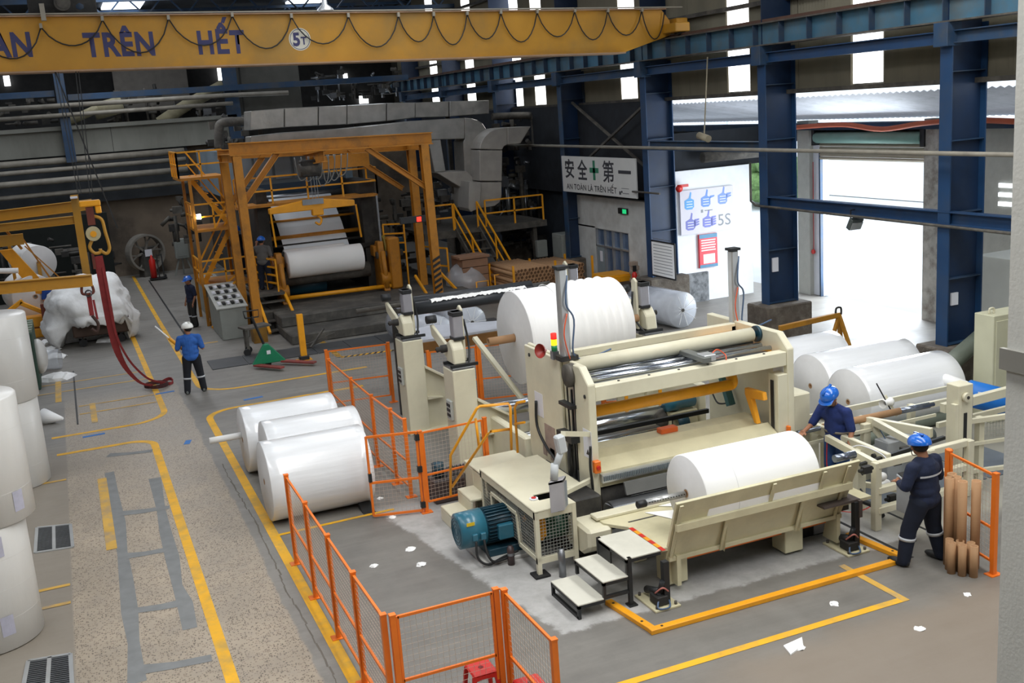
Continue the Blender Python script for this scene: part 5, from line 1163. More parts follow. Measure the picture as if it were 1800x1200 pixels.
# black rollers with leftover paper
t = T('black_roller', 'black expanding roller with torn white paper on its top, front one of the pair', 'roller', (7.6, 20.3, 2.4))
a, c = V((6.1, 20.25, 2.42)), V((9.05, 20.25, 2.42)); B().cyl(a, c, .13, 24).done('roller', mat('roller_black', '#33363a', .4, .2, var=.15), t); B().cyl(a-V((.3, 0, 0)), c+V((.35, 0, 0)), .05, 12).done('journal', dark2, t)
b = B(); rr = random.Random(5); prev = None
for i in range(60):
    x = 6.5+2.1*i/59; ring = [b.b.verts.new((x, 20.25-(.145+rr.uniform(0, .014))*math.sin(w_), 2.42+(.145+rr.uniform(0, .02))*math.cos(w_))) for w_ in [(-.9+rr.uniform(-.2, .1))*(1)+q*(1.7/8) for q in range(9)]]
    if prev:
        for q in range(8): b.b.faces.new((prev[q], ring[q], ring[q+1], prev[q+1]))
    prev = ring
b.done('torn_paper', paper, t); B().cyl(c-V((.28, 0, 0)), c-V((.02, 0, 0)), .137, 24).done('dark_collar', black, t)
t = T('black_roller', 'plain black roller behind the one with torn white paper', 'roller', (7.6, 21.2, 2.4)); B().cyl((6.3, 21.2, 2.38), (9.15, 21.2, 2.38), .12, 20).done('roller', mat('roller_black', '#33363a'), t); B().cyl((5.2, 21.2, 2.36), (9.6, 21.2, 2.38), .05, 12).done('journal', dark2, t); B().cyl((6.18, 21.2, 2.38), (6.24, 21.2, 2.38), .18, 18).done('collar', steel, t)
for x in (6.0, 9.4): B().bar((x, 21.2, 0), (x, 21.2, 2.3), .12).done('support', dark, t)
# unwind frame, chrome guide rollers and base frames between stands
t = T('guide_roller_frame', 'low cream roller frame with polished rollers behind the rewinder', 'frame', (8, 16, 0))
for (x0_, x1_, y, z, r, m_) in ((6.2, 9.7, 17.0, 1.05, .1, chrome), (6.5, 9.7, 15.9, .75, .12, chrome), (6.5, 9.7, 15.7, .45, .1, chrome), (6.5, 9.7, 16.2, .35, .1, steel), (6.3, 9.7, 18.4, .5, .06, creamd)): B().cyl((x0_, y, z), (x1_, y, z), r, 20).done('roller', m_, t)
B().box(6.35, 6.5, 15.4, 17.8, .05, .95).done('side_frame', cream, t, .02); B().box(9.7, 9.85, 15.4, 17.8, .05, 1.3).done('side_frame', cream, t, .02)
B().bar((6.9, 18.9, 1.95), (7.35, 16.6, .5), .1, .06).done('slanting_arm', cream, t); B().bar((7.0, 17.2, .55), (9.7, 17.2, .55), .12, .16).done('cross_member', cream, t); B().bar((6.5, 15.5, 1.0), (9.7, 15.5, 1.0), .05).done('cross_rod', chrome, t)
B().lathe((8.95, 15.6, .75), (1, 0, 0), [(0, 0), (0, .1), (.1, .16), (.2, .16), (.25, 0)], 16).done('brake', dark2, t)
t = T('drive_motor', 'teal electric motor seen between the beams at the right side of the rewinder', 'motor', (9.3, 15.6, 0)); B().lathe((9.05, 15.45, 1.05), (1, 0, 0), [(0, 0), (0, .14), (.2, .15), (.2, .13), (.55, .13), (.56, 0)], 24).done('body', motorb, t); B().box(9.1, 9.6, 15.3, 15.6, 0, .9).done('pedestal', creamd, t); B().lathe((9.1, 15.2, .75), (1, 0, 0), [(0, .1), (0, .14), (.2, .14), (.2, .1)], 20).done('cable_coil', motord, t)
t = T('grease_pump', 'dusty hydraulic power pack with a small motor between the stand and the orange fence', 'pump', (5.1, 15.9, 0))
B().box(4.85, 5.45, 15.75, 16.3, 0, .4).done('tank', mat('tank_brown', '#4a4140', .5, var=.2), t, .02); B().lathe((5.0, 15.95, .42), (0, 0, 1), [(0, 0), (0, .1), (.22, .1), (.24, 0)], 16).done('motor', motord, t)
for k in range(5): B().tube([(5.1+k*.06, 15.85, .4), (5.12+k*.07, 15.8, .6), (5.2+k*.06, 15.9, .45)], .018, 6).done('pipe', steel, t)
# ================================================================ OVERHEAD CRANE
def fit_text(name, s, parent, p, xdir, ydir, wd, cap, m_, depth=.004, bold=.012):
    """text whose width is wd and capital height is cap, lower-left corner at p"""
    cu = bpy.data.curves.new(name, 'FONT'); cu.body = s; cu.size = 1; cu.offset = bold; cu.resolution_u = 3; cu.space_character = 1+bold*3
    o = bpy.data.objects.new(name, cu); C.objects.link(o); dg = bpy.context.evaluated_depsgraph_get()
    me = bpy.data.meshes.new_from_object(o.evaluated_get(dg)); bpy.data.objects.remove(o)
    xs = [v.co.x for v in me.vertices]; x0, x1 = min(xs), max(xs)
    X_, Y_ = V(xdir).normalized(), V(ydir).normalized(); Z_ = X_.cross(Y_); off = V(parent.get('_o') or (0, 0, 0))
    capu = .73
    if any(ord(c) > 0x3000 for c in s):
        ys = [v.co.y for v in me.vertices]; y0, capu = min(ys), max(ys)-min(ys)
    else: y0 = 0
    for v in me.vertices: v.co = V(p)-off+X_*((v.co.x-x0)/(x1-x0)*wd)+Y_*((v.co.y-y0)/capu*cap)+Z_*depth
    me.materials.clear(); me.materials.append(m_); o = bpy.data.objects.new(name, me); C.objects.link(o); o.parent = parent; return o
Yc = 26.0
zb = lambda x: 7.73-.0196*(x+.86)
zt = lambda x: 8.87-.0228*(x+.67)
cr = T('overhead_crane', 'long yellow overhead crane girder spanning the hall with blue slogan and hanging cable loops', 'crane', (2, Yc+.3, 7.7))
B().prism([(-13.9, zb(-13.9)), (14.4, zb(14.4)), (15.85, 7.82), (15.85, 8.2), (15.6, zt(15.6)), (-13.9, zt(-13.9))], 'y', Yc, Yc+.45).done('girder', craney, cr)
B().bar((-13.9, Yc+.2, zb(-13.9)-.01), (14.4, Yc+.2, zb(14.4)-.01), .62, .035).bar((-13.9, Yc+.2, zt(-13.9)+.01), (15.7, Yc+.2, zt(15.7)+.01), .6, .03).done('flange', mat('dusty_flange', '#a8876a', .7, var=.2, dirt='#8d7d6c', dirt_amt=.5), cr)
B().box(15.6, 16.05, Yc-.7, Yc+1.8, 7.86, 8.1).done('end_truck', craney, cr, .02); B().box(15.95, 16.3, Yc-.2, Yc+.3, 7.9, 8.25).done('end_plate', craney, cr, .02)
for y in (Yc-.5, Yc+1.5): B().cyl((15.75, y, 7.92), (15.95, y, 7.92), .14, 16).done('wheel', dark, cr)
B().bar((-13.9, Yc-.1, zt(-13.9)+.05), (16.2, Yc-.1, zt(16.2)+.05), .04, .03).done('cable_rail', mat('dusty_rail', '#a09a8c', .7), cr)
tops = [(-60, 36), (72, 48), (180, 35), (296, 33), (408, 28), (512, 30), (612, 29), (700, 28), (762, 27), (821, 25), (880, 23), (944, 22), (1010, 20), (1068, 20), (1128, 19), (1168, 21)]
for i in range(len(tops)-1):
    a, c = AY(*tops[i], Yc-.07), AY(*tops[i+1], Yc-.07); dz = (.62 if i % 2 else .72)*(.75 if i == 1 else 1); 
    pts = []
    for k in range(11):
        f = k/10; q = a.lerp(c, f); q.z -= dz*(1-(2*f-1)**2)**.8*(.95+.1*f); pts.append(q)
    B().tube(pts, .016, 5, False).done('cable_loop', black, cr); B().box(a.x-.03, a.x+.03, Yc-.12, Yc-.02, a.z-.02, a.z+.08).done('cable_hanger', mat('dusty_rail', '#a09a8c'), cr)
inkb = mat('slogan_blue', '#3c3c66', .6, var=.1)
def gtext(s, u0, u1, v_base, wscale=1):
    p, q = AY(u0, v_base, Yc), AY(u1, v_base, Yc)
    fit_text('lettering', s, cr, V((p.x, Yc, p.z)), (1, 0, -.021), (0, 0, 1), q.x-p.x, .51, inkb, .005, .036)
gtext('TOÀN', -95, 59, 102); gtext('TRÊN', 150, 274, 99); gtext('HẾT', 350, 433, 94)
q = AY(527, 69, Yc); B().cyl((q.x, Yc-.006, q.z), (q.x, Yc, q.z), .26, 32).done('load_disc', mat('disc_white', '#d6d3c4', .6), cr)
b = B(); b.lathe((q.x, Yc-.008, q.z), (0, 1, 0), [(0, .235), (.002, .225), (.002, .238), (0, .235)], 32); b.done('disc_ring', inkb, cr)
fit_text('lettering', '5', cr, V((q.x-.17, Yc-.006, q.z-.14)), (1, 0, 0), (0, 0, 1), .17, .3, inkb, .004, .04); fit_text('lettering', 'T', cr, V((q.x+.02, Yc-.006, q.z-.12)), (1, 0, 0), (0, 0, 1), .14, .18, inkb, .004, .03)
# hoist trolley on top
ht = T('crane_trolley', 'hoist trolley with a round drum on top of the crane girder at the upper left', 'hoist', (.5, Yc+.3, 9.0))
B().cyl((.6, Yc-.1, 9.12), (.6, Yc+.9, 9.12), .17, 22).cyl((.6, Yc-.12, 9.12), (.6, Yc-.1, 9.12), .12, 20).done('drum', dark2, ht); B().sphere((.95, Yc+.3, 9.05), .22, (1.1, 1, .9)).done('motor', dblue, ht)
B().box(-.1, 1.3, Yc+.1, Yc+1.0, 8.88, 9.3).done('frame', dark, ht, .02); B().box(.13, .23, Yc-.25, Yc-.1, 8.75, 9.1).done('end_clamp', mat('dusty_rail', '#a09a8c'), ht)
# hook blocks and ropes
hb = T('crane_hook', 'yellow crane hook block hanging on ropes above the aisle', 'hook', (.5, Yc, 4.4))
for x0_, x1_, dz in ((.23, .32, 0), (.3, .38, 0), (.66, .56, 0), (.72, .62, 0)): B().bar((x0_, Yc, zb(0)), (x1_, Yc, 5.0), .018).done('rope', black, hb)
B().bar((.24, Yc, zb(0)), (1.04, Yc+.2, 4.15), .03).done('guy_cable', black, hb)
B().box(.3, .75, Yc-.12, Yc+.12, 4.72, 4.85).box(.62, .75, Yc-.1, Yc+.1, 4.55, 4.72).done('top_yoke', yellow, hb, .02); B().box(.42, .58, Yc-.08, Yc+.08, 4.3, 4.7).done('chain', mat('rust_chain', '#6a3326', .8, var=.3), hb)
B().cyl((.5, Yc-.1, 4.1), (.5, Yc+.1, 4.1), .16, 20).done('sheave', mat('sheave_pale', '#b9ad86', .5), hb); B().cyl((.5, Yc-.12, 4.1), (.5, Yc-.1, 4.1), .07, 12).done('sheave_hub', yellow, hb)
B().tube([(.55, Yc, 4.5), (.72, Yc, 4.4), (.76, Yc, 4.1), (.8, Yc, 3.75), (.72, Yc, 3.62), (.62, Yc, 3.68)], .038, 10).done('side_arm', craney, hb); B().tube([(.45, Yc, 3.95), (.38, Yc, 3.8), (.46, Yc, 3.66), (.58, Yc, 3.66), (.6, Yc, 3.74)], .038, 10).done('hook', craney, hb)
B().bar((.42, Yc, 3.65), (.42, Yc, 3.3), .06).done('link', mat('rust_chain', '#6a3326'), hb)
sl = T('red_sling', 'long dark red webbing sling hanging from the crane hook and coiled on the floor', 'sling', (1.0, 26.5, 0))
redw = mat('red_webbing', '#8a2f30', .85, var=.15, scale=8)
def sling(px, w_):
    n = len(px); pts = [AY(u, v, Yc+(27.2-Yc)*(i/(n-1))**1.5) for i, (u, v) in enumerate(px)]; pts[-1].z = max(.03, pts[-1].z); return cat(pts, 4)
b = B(); pts = sling([(172, 450), (180, 490), (190, 545), (201, 600), (213, 632), (228, 655), (248, 673), (268, 677)], .1)
for i in range(len(pts)-1):
    f = i/len(pts); w_ = max(.055, .2*min(1, 1.35-f*1.3)); b.bar(pts[i], pts[i+1]+(pts[i+1]-pts[i])*.1, w_, .012, (0, 1, .2))
b.done('webbing', redw, sl); b = B(); pts = sling([(181, 470), (194, 540), (205, 590), (222, 625), (240, 648), (262, 666), (285, 672)], .1)
for i in range(len(pts)-1): b.bar(pts[i], pts[i+1]+(pts[i+1]-pts[i])*.1, .05, .012, (0, 1, .2))
b.done('webbing', redw, sl)
c = G(277, 680); b = B(); pts = []
for k in range(40): a = k/40*4*PI; pts.append(V((c.x+.26*math.cos(a)+.05*math.sin(a*.5), c.y+.3*math.sin(a), .04+.05*k/40)))
for i in range(39): b.bar(pts[i], pts[i+1], .015, .07)
b.done('coil', mat('dark_webbing', '#4a2a2a', .9, var=.2), sl); c = G(293, 674); b = B(); pts = [V((c.x+.16*math.cos(a*.5), c.y+.22*math.sin(a*.5), .05+.03*math.sin(a))) for a in range(13)]
for i in range(12): b.bar(pts[i], pts[i+1], .02, .08)
b.done('coil', redw, sl)
# I-beam lifting bar hanging in front
lb = T('lifting_bar', 'yellow I-beam arm across the left edge with a hook and red strop', 'beam', (-.5, Yc-.4, 3.1))
a, c = AY(8, 502, 25.6), AY(162, 492, 25.6); a.x -= 1.2; a.z += .0
B().ibeam(a, c, .18, .26, .02).done('beam', craney, lb); hx = c.x-.12
B().tube([(hx-.12, 25.6, c.z-.12), (hx-.12, 25.55, c.z-.28), (hx+.1, 25.55, c.z-.28), (hx+.1, 25.6, c.z-.12)], .03, 8).done('shackle', mat('rust_chain', '#6a3326'), lb); B().lathe((hx-.0, 25.5, c.z-.28), (0, 1, 0), [(0, .05), (.03, .085), (.06, .05)], 14).done('ring', steel, lb)
B().bar((hx, 25.6, c.z-.36), (hx+.0, 25.6, c.z-.8), .1, .03).bar((hx+.08, 25.6, c.z-.45), (hx+.1, 25.6, c.z-.9), .05, .03).done('strop', redw, lb); B().tube([(hx, 25.6, c.z-.8), (hx+.1, 25.6, c.z-1.0), (hx+.05, 25.6, c.z-1.18), (hx-.05, 25.6, c.z-1.1)], .035, 8).done('lower_hook', mat('rust_dark', '#3f2a22', .7), lb)
o = B().box(-1.92, -1.72, 25.6, 25.8, 0, 4.0).done('grey_post', mat('post_grey', '#676d78', .6, var=.1)); tag(base(o, (-1.8, 25.7, 0)), 'grey steel post at the left edge behind the standing paper rolls', 'post')
# ================================================================ LEFT BACK WINDER
wn = T('winder_frame', 'yellow winding frame with beams and a tall post at the left back', 'machine', (-1.5, 40, 0))
B().ibeam((-4, 38, 3.55), (.4, 38, 3.6), .2, .26).ibeam((-4, 40.5, 3.75), (.9, 40.5, 3.9), .2, .36).done('beam', craney, wn); B().ibeam((.33, 38, 4.4), (.33, 38, 0), .24, .24, .03, (0, 1, 0)).done('post', craney, wn); B().box(.2, .42, 37.7, 37.9, 4.3, 4.36).done('post_cap', paperg, wn)
B().box(-4, -1.4, 38.2, 38.4, 2.95, 3.3).done('cross_plate', craney, wn); B().bar((-1.5, 38.3, 3.3), (-.6, 38.3, 1.3), .05).bar((-1.4, 38.2, 2.9), (-.1, 38.3, 1.2), .04).bar((-1.9, 38.3, 3.5), (-1.5, 38.3, 2.8), .08).done('stay_rod', oldyel, wn)
B().prism([(-2.2, 2.8), (-1.8, 2.8), (-1.1, 1.7), (-1.0, 1.2), (-1.35, 1.25)], 'y', 38.6, 38.8).done('swing_arm', yellow, wn); B().bar((-2.9, 38.5, 0), (-2.9, 38.5, 2.9), .2).bar((-1.9, 39.2, 0), (-1.9, 39.2, 2.9), .1).done('post', craney, wn)
B().box(-2.6, -.9, 37.2, 37.6, .35, .7).bar((-2.6, 37.3, .7), (-1.7, 37.3, 1.25), .14).bar((-1.0, 37.3, .7), (-1.8, 37.3, 1.2), .14).box(-2.7, -.8, 37.2, 39, 0, .3).done('cradle', yellow, wn, .02); B().bar((-1.15, 40.9, 0), (-1.15, 40.9, 2.0), .12).done('roll_post', craney, wn); B().bar((-1.6, 42.8, 0), (-1.6, 42.8, 2.0), .12).done('roll_post', craney, wn); B().box(-1.2, -.6, 36.9, 37.1, .1, 1.1).done('rusty_frame', mat('rust_chain', '#6a3326'), wn)
paper_roll('upper white paper roll in the yellow winder at the left back', (-1.15, 41.0, 2.0), (-1.6, 42.6, 2.0), .62, paper, .08)
paper_roll('lower white paper roll in the yellow winder at the left back', (-1.35, 38.6, 1.15), (-1.75, 40.4, 1.15), .72, paper, .08)
o = B().tube([(-2.9, 38, 2.3), (-2.2, 38, 2.2), (-1.7, 38, 2.15)], .09, 10).done('paper_bundle', paper); tag(base(o, (-2.3, 38, 2.2)), 'white paper strip slung across the winder at the left edge', 'paper')
clutter('dark machinery behind the yellow winder', 0, 420, 150, 530, 44, 2, 31, 50); clutter('dark pipes along the foot of the back wall', 175, 425, 330, 468, 50.5, .8, 32, 30)
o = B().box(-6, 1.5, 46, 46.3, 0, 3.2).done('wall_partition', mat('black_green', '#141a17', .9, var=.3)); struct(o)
# ---------------- heap of waste paper on a cart
wh = T('waste_cart', 'brown steel cart buried under the heap of white paper waste', 'cart', (.15, 35, 0)); B().box(-.35, 1.3, 34.35, 35.4, .3, .85).done('tub', mat('cart_brown', '#4b3a30', .8, var=.2), wh, .04)
for x, y in ((-.1, 34.45), (1.0, 34.45), (-.1, 35.3), (1.0, 35.3)): B().cyl((x, y-.04, .12), (x, y+.04, .12), .12, 12).bar((x, y, .12), (x, y, .32), .05).done('wheel', rubber, wh)
rr = random.Random(11); b = B(); g = bmesh.ops.create_icosphere(b.b, subdivisions=5, radius=1); from mathutils import noise as mn
for v in b.b.verts:
    p = v.co.copy(); low = max(0, -p.z); an_ = math.atan2(p.y, p.x); f = 1+.2*mn.noise(p*1.7)+.045*mn.noise(p*5+V((3, 1, 2)))+.03*mn.noise(V((an_*9, p.z*.8, 2)))+.02*mn.noise(p*13)
    r_ = 1.0+.2*(1 if p.z < -.2 else 0)*(mn.noise(V((math.atan2(p.y, p.x)*3, 0, 5)))+.5)
    v.co = V((p.x*1.25*f*r_, p.y*1.2*f*r_, p.z*.98*f if p.z > 0 else p.z*.8*f))
    if p.z < -.1 and (abs(p.x) > .62 or p.y > 0): v.co.z = max(-1.1, p.z*1.9); v.co.x *= 1.08
    if v.co.z < -.25 and v.co.y < -.3 and abs(v.co.x) < .75: v.co.z = -.42+.2*mn.noise(p*7)
for f in b.b.faces: f.smooth = True
o = b.done('waste_paper_heap', mat('waste_paper', '#f0f1f0', .8, var=.08, scale=5, bump=.9, bscale=5)); o.location = (.3, 35.2, 1.12); tag(o, 'large heap of crumpled white waste paper covering the cart', 'paper heap', kind='stuff')
rr = random.Random(12)
def scraps(lab, pts, size, seed, nm='paper_scrap'):
    rr = random.Random(seed)
    for i, (u, v) in enumerate(pts):
        c = G(u, v); b = B(); g = bmesh.ops.create_icosphere(b.b, subdivisions=2, radius=size*rr.uniform(.7, 1.3))
        for w_ in b.b.verts: w_.co = V((w_.co.x*rr.uniform(.6, 1.3), w_.co.y*rr.uniform(.6, 1.3), abs(w_.co.z)*rr.uniform(.1, .5)))
        o = b.done(nm, mat('waste_paper', '#f0f1f0')); o.location = c; tag(o, lab[i] if isinstance(lab, list) else lab, 'paper scrap', 'paper scraps on the floor')
scraps(['crumpled paper scrap at the left foot of the waste heap', 'torn paper flat on the floor right of the waste heap', 'paper waste strewn left of the floor slots', 'paper waste pile below the waste heap at its left', 'paper scrap among the faded lines near the left drain'], [(78, 603), (192, 598), (100, 628), (85, 615), (100, 665)], .38, 1)
scraps(['paper scrap on the grey floor in front of the blue motor', 'small paper scrap left of the middle of the fenced floor', 'tiny paper scrap beside the open orange gate', 'paper scrap in front of the orange floor rail at the right', 'small paper scrap near the bottom right, second from the concrete column', 'paper scrap beside the concrete column at the bottom right', 'thin paper scrap on the brown floor at the bottom right', 'paper scrap below the orange gate', 'paper scrap on the floor between gate and motor'],
       [(722, 965), (657, 995), (668, 876), (1467, 1061), (1405, 1138), (1700, 1045), (1617, 1105), (690, 908), (740, 992)], .06, 2)
o = base(B().prism([(0, 0), (.25, .1), (.35, .25), (.05, .2)], 'z', 0, .02).done('paper_offcut', paper), (0, 0, 0)); o.location = G(1390, 1152); tag(o, 'torn paper offcut lying at the bottom of the picture, right of centre', 'paper scrap', 'paper scraps on the floor')
o = B().cyl((-1.15, 25.6, .15), (-.75, 25.3, .12), .2, 14, .03).done('paper_cone', paper); tag(base(o, (-1, 25.5, 0)), 'white paper cone poking out right of the standing rolls', 'paper')
# green table and small roll behind the standing rolls
t = T('green_stand', 'dark green slatted stand behind the standing paper rolls', 'stand', (-1.45, 30, 0)); B().box(-1.9, -1.25, 29.2, 31.2, 0, 1.5).done('body', mat('dark_green', '#2c4438', .7, var=.2), t, .03)
for k in range(5): B().box(-1.9, -1.25, 29.3+k*.4, 29.5+k*.4, 1.5, 1.56).done('slat', mat('grey_green_slat', '#7b8878', .6), t)
o = B().sphere((-1.2, 29.9, .75), .42, (.5, 1, 1.1), 20).done('film_bundle', filmv); tag(base(o, (-1.2, 29.9, .3)), 'rounded white film bundle behind the standing rolls', 'bundle')
o = B().cyl((-1.7, 31.8, .3), (-.75, 31.6, .28), .28, 18).done('wrapped_roll', clear); tag(base(o, (-1.2, 31.7, 0)), 'small film-wrapped roll lying beside the green stand', 'roll')
# ================================================================ ROLLS
def standing(lab, x, y, r, z0, z1, lb=None):
    t = T('standing_roll', lab, 'paper roll', (x, y, z0), 'standing wrapped paper rolls')
    B().lathe((x, y, z0), (0, 0, 1), [(0, 0), (0, r-.03), (.02, r), (z1-z0-.02, r), (z1-z0, r-.02), (z1-z0+.002, 0)], 56).done('wrap', filmv, t)
    for k in range(3): B().lathe((x, y, z0+(z1-z0)*(.25+.25*k)), (.02*(k-1), .02, 1), [(-.004, r), (0, r+.0012), (.004, r)], 56).done('film_edge', filmv, t)
    if lb:
        for a0, zz in lb: 
            b = B(); vs = []
            for i in range(6): a = a0+i*.05; vs.append((b.b.verts.new((x+(r+.006)*math.cos(a), y+(r+.006)*math.sin(a), zz)), b.b.verts.new((x+(r+.006)*math.cos(a), y+(r+.006)*math.sin(a), zz+.26))))
            for i in range(5): b.b.faces.new((vs[i][0], vs[i+1][0], vs[i+1][1], vs[i][1]))
            b.done('label', mat('label_grey', '#b4b4c4', .6, var=.1, scale=14), t)
    return t
standing('lower wrapped paper roll of the far standing pair at the left', -1.62, 21.3, .62, 0, 1.63)
standing('upper wrapped paper roll of the far standing pair at the left', -1.6, 21.3, .64, 1.63, 3.22)
standing('lower wrapped paper roll of the near standing pair at the left edge', -1.72, 14.55, .65, 0, 1.6, [(-1.25, .22), (-1.2, 1.25)])
standing('upper wrapped paper roll of the near standing pair at the left edge', -1.55, 14.6, .62, 1.6, 3.2, [(-.85, 1.75)])
paper_roll('front wrapped paper roll of the lying group inside the yellow line', (2.3, 16.65, .66), (3.95, 16.65, .66), .65, film, .05, n=64)
paper_roll('middle wrapped paper roll of the lying group, above and behind the front one', (2.55, 18.0, .64), (4.2, 18.0, .64), .63, film, .05, n=64)
paper_roll('rearmost wrapped paper roll of the lying group', (2.38, 19.35, .62), (4.1, 19.35, .62), .61, film, .05, n=64)
o = B().pipe((1.8, 19.4, .95), (2.38, 19.4, .95), .06, .045, 16).done('white_core_tube', paper); 
o.data.transform(Matrix.Translation((0, .1, -.28))); tag(base(o, (2, 19.5, .6)), 'white core tube sticking out left of the rearmost lying roll', 'tube')
B().prism([(16.0, 0), (16.35, .12), (16.35, 0)], 'x', 3.7, 3.9).done('wedge', black)
o = bpy.data.objects['wedge']; tag(base(o, (3.8, 16.2, 0)), 'small black wedge under the front lying roll', 'wedge')
paper_roll('front white paper roll of the three lying behind the machine at the right', (12.5, 14.85, .62), (14.7, 14.85, .62), .61, film, .05, n=64)
paper_roll('middle white paper roll of the three lying behind the machine at the right', (12.65, 16.1, .62), (14.9, 16.1, .62), .62, film, .05, n=64)
paper_roll('rear white paper roll of the three, partly hidden by the right side plate', (12.4, 17.45, .62), (14.3, 17.45, .62), .62, film, .05, n=64)
def film_roll(lab, u, v, z, r, L_): 
    c = G(u, v, z); t = T('film_roll', lab, 'film roll', (c.x, c.y, c.z-r))
    B().lathe(c, (-.12, 1, 0), [(0, 0), (0, r-.02), (.02, r), (L_, r), (L_, 0)], 40).done('wrap', clear, t); B().lathe(c+V((0, .02, 0)), (-.12, 1, 0), [(0, 0), (0, r-.03), (L_-.05, r-.03), (L_-.05, 0)], 32).done('roll', mat('grey_film_roll', '#c9cdd6', .5, var=.08), t)
    for k in range(10): a = k*PI/5; B().bar(c+V((0, -.01, 0)), c+V((r*.95*math.cos(a), -.01, r*.95*math.sin(a))), .012, .01).done('film_pleat', paper, t)
    B().cyl(c-V((0, .02, 0)), c, .05, 12).done('core', dark2, t)
film_roll('film-wrapped roll at the right of the stand, end face towards the picture', 1200, 545, .5, .5, 2.0)
film_roll('film-wrapped roll half hidden behind the big white parent roll', 1112, 552, .48, .46, 1.8)
film_roll('film-wrapped roll behind the left unwind stand', 830, 566, .45, .45, 1.8)
film_roll('film-wrapped roll lying behind the leftmost unwind stand', 770, 588, .45, .5, 2.4)
o = B().prism([(6.4, 21.2), (8.5, 21.2), (8.9, 21.9), (7.2, 22.6), (6.3, 22.4)], 'z', 1.5, 1.54).done('film_sheet', mat('grey_film_roll', '#c9cdd6'));  tag(base(o, (7.5, 21.8, 1.5)), 'pale grey film sheet draped behind the unwind stands', 'sheet')
o = B().box(6.5, 8.6, 21.1, 21.16, 1.28, 1.5).done('wooden_board', mat('board_brown', '#7a5526', .7, var=.2)); tag(base(o, (7.5, 21.1, 1.28)), 'brown wooden board under the pale grey film behind the stands', 'board')
# ================================================================ FENCES
fm = mat('fence_wire', '#c9b8a8', .5, .2, var=.1)
def fence(name_lab, pts, h=1.36, panels=None, cat_='fence', mid=.62, feet=True, posts=True, double=()):
    c = V((*pts[0], 0)); t = T('safety_fence', name_lab, cat_, c, 'orange safety fences')
    P_ = [V((*p, 0)) for p in pts]
    for i, p in enumerate(P_):
        if posts:
            B().box(p.x-.03, p.x+.03, p.y-.03, p.y+.03, .0, h).box(p.x-.035, p.x+.035, p.y-.035, p.y+.035, h, h+.015).done('post', orange, t)
            if feet: B().box(p.x-.09, p.x+.09, p.y-.07, p.y+.07, 0, .012).done('foot_plate', orange, t)
    for i in range(len(P_)-1):
        d = (P_[i+1]-P_[i]).normalized(); a, q = P_[i]+d*.05, P_[i+1]-d*.05; U = V((0, 0, 1))
        b = B(); 
        for z in (h-.03, mid, .17): b.bar(a+U*z, q+U*z, .028)
        for e in (a, q): b.bar(e+U*.17, e+U*(h-.02), .028)
        b.done('panel_frame', orange, t); mesh_panel(t, a+U*.18, d, U, (q-a).length, h-.22, .062, .0028, fm)
    return t
fence('orange mesh fence running along the yellow aisle line at the bottom of the picture', [(2.33, 14.68), (2.33, 13.42), (2.33, 12.15), (2.33, 10.93), (2.34, 9.76)])
fence('orange mesh fence panel facing the camera in front of the red stool', [(2.42, 9.7), (3.55, 9.7)])
fence('short orange mesh fence panel at the right of the red stools', [(3.62, 9.64), (3.62, 8.42)])
fence('orange mesh fence right of the lying rolls, leading back from the gate', [(4.62, 16.35), (4.6, 17.1), (4.57, 18.2), (4.58, 19.7), (4.6, 21.6)])
fence('orange mesh fence panel between the open gate and the yellow handrail', [(4.62, 15.54), (5.75, 15.6)])
fence('orange mesh fence across the back, left of the unwind stands', [(4.75, 22.5), (6.1, 22.3)])
fence('orange mesh fence panels between the two left unwind stands', [(6.55, 20.9), (7.6, 20.7), (8.8, 20.4)])
fence('orange fence post row behind the big parent roll at its right', [(9.6, 18.9), (10.5, 18.6)], 1.3)
gt = T('fence_gate', 'open orange mesh gate swung out beside the lying rolls', 'gate', (4.58, 15.54, 0), 'orange safety fences'); a, q = V((4.56, 15.54, 0)), V((3.8, 15.75, 0)); U = V((0, 0, 1)); b = B()
for z in (.05, .6, 1.36): b.bar(a+U*z, q+U*z, .035)
for e in (a, q): b.bar(e+U*.05, e+U*1.37, .035)
b.done('gate_frame', orange, gt); mesh_panel(gt, a+U*.07, (q-a).normalized(), U, (q-a).length, 1.28, .062, .0028, fm)
for z in (.15, .75, 1.28): B().box(4.53, 4.6, 15.49, 15.56, z-.05, z+.05).done('hinge', black, gt)
B().box(3.78, 3.83, 15.72, 15.78, .62, .76).done('latch', black, gt)
t = fence('orange mesh fence behind the brown tubes at the right', [(10.4, 10.35), (10.22, 9.4)], 1.36)
B().bar((10.46, 10.42, 0), (10.46, 10.42, 1.36), .07).done('post', orange, t)
# red plastic stools
def stool(lab, u, v):
    c = G(u, v, .45); t = T('plastic_stool', lab, 'stool', (c.x, c.y, 0), 'red plastic stools'); B().prism([(-.14, -.14), (.14, -.14), (.14, .14), (-.14, .14)], 'z', .42, .45).done('seat', red, t, .02, local=True)
    B().cyl((0, 0, .4505), (0, 0, .452), .03, 12).done('finger_hole', mat('dark_red', '#701010', .6), t, local=True)
    for sx in (-1, 1):
        for sy in (-1, 1): B().bar((sx*.12, sy*.12, .43), (sx*.17, sy*.17, 0), .045, .03).done('leg', red, t, local=True)
    for s_ in (-1, 1): B().prism([(-.14, .42), (.14, .42), (.15, .36), (.06, .38), (-.06, .38), (-.15, .36)], 'y', s_*.13-.008, s_*.13+.008).done('apron', red, t, local=True)
stool('red plastic stool behind the orange fence panel facing the camera', 845, 1172); stool('red plastic stool at the bottom edge right of the other one', 932, 1198)
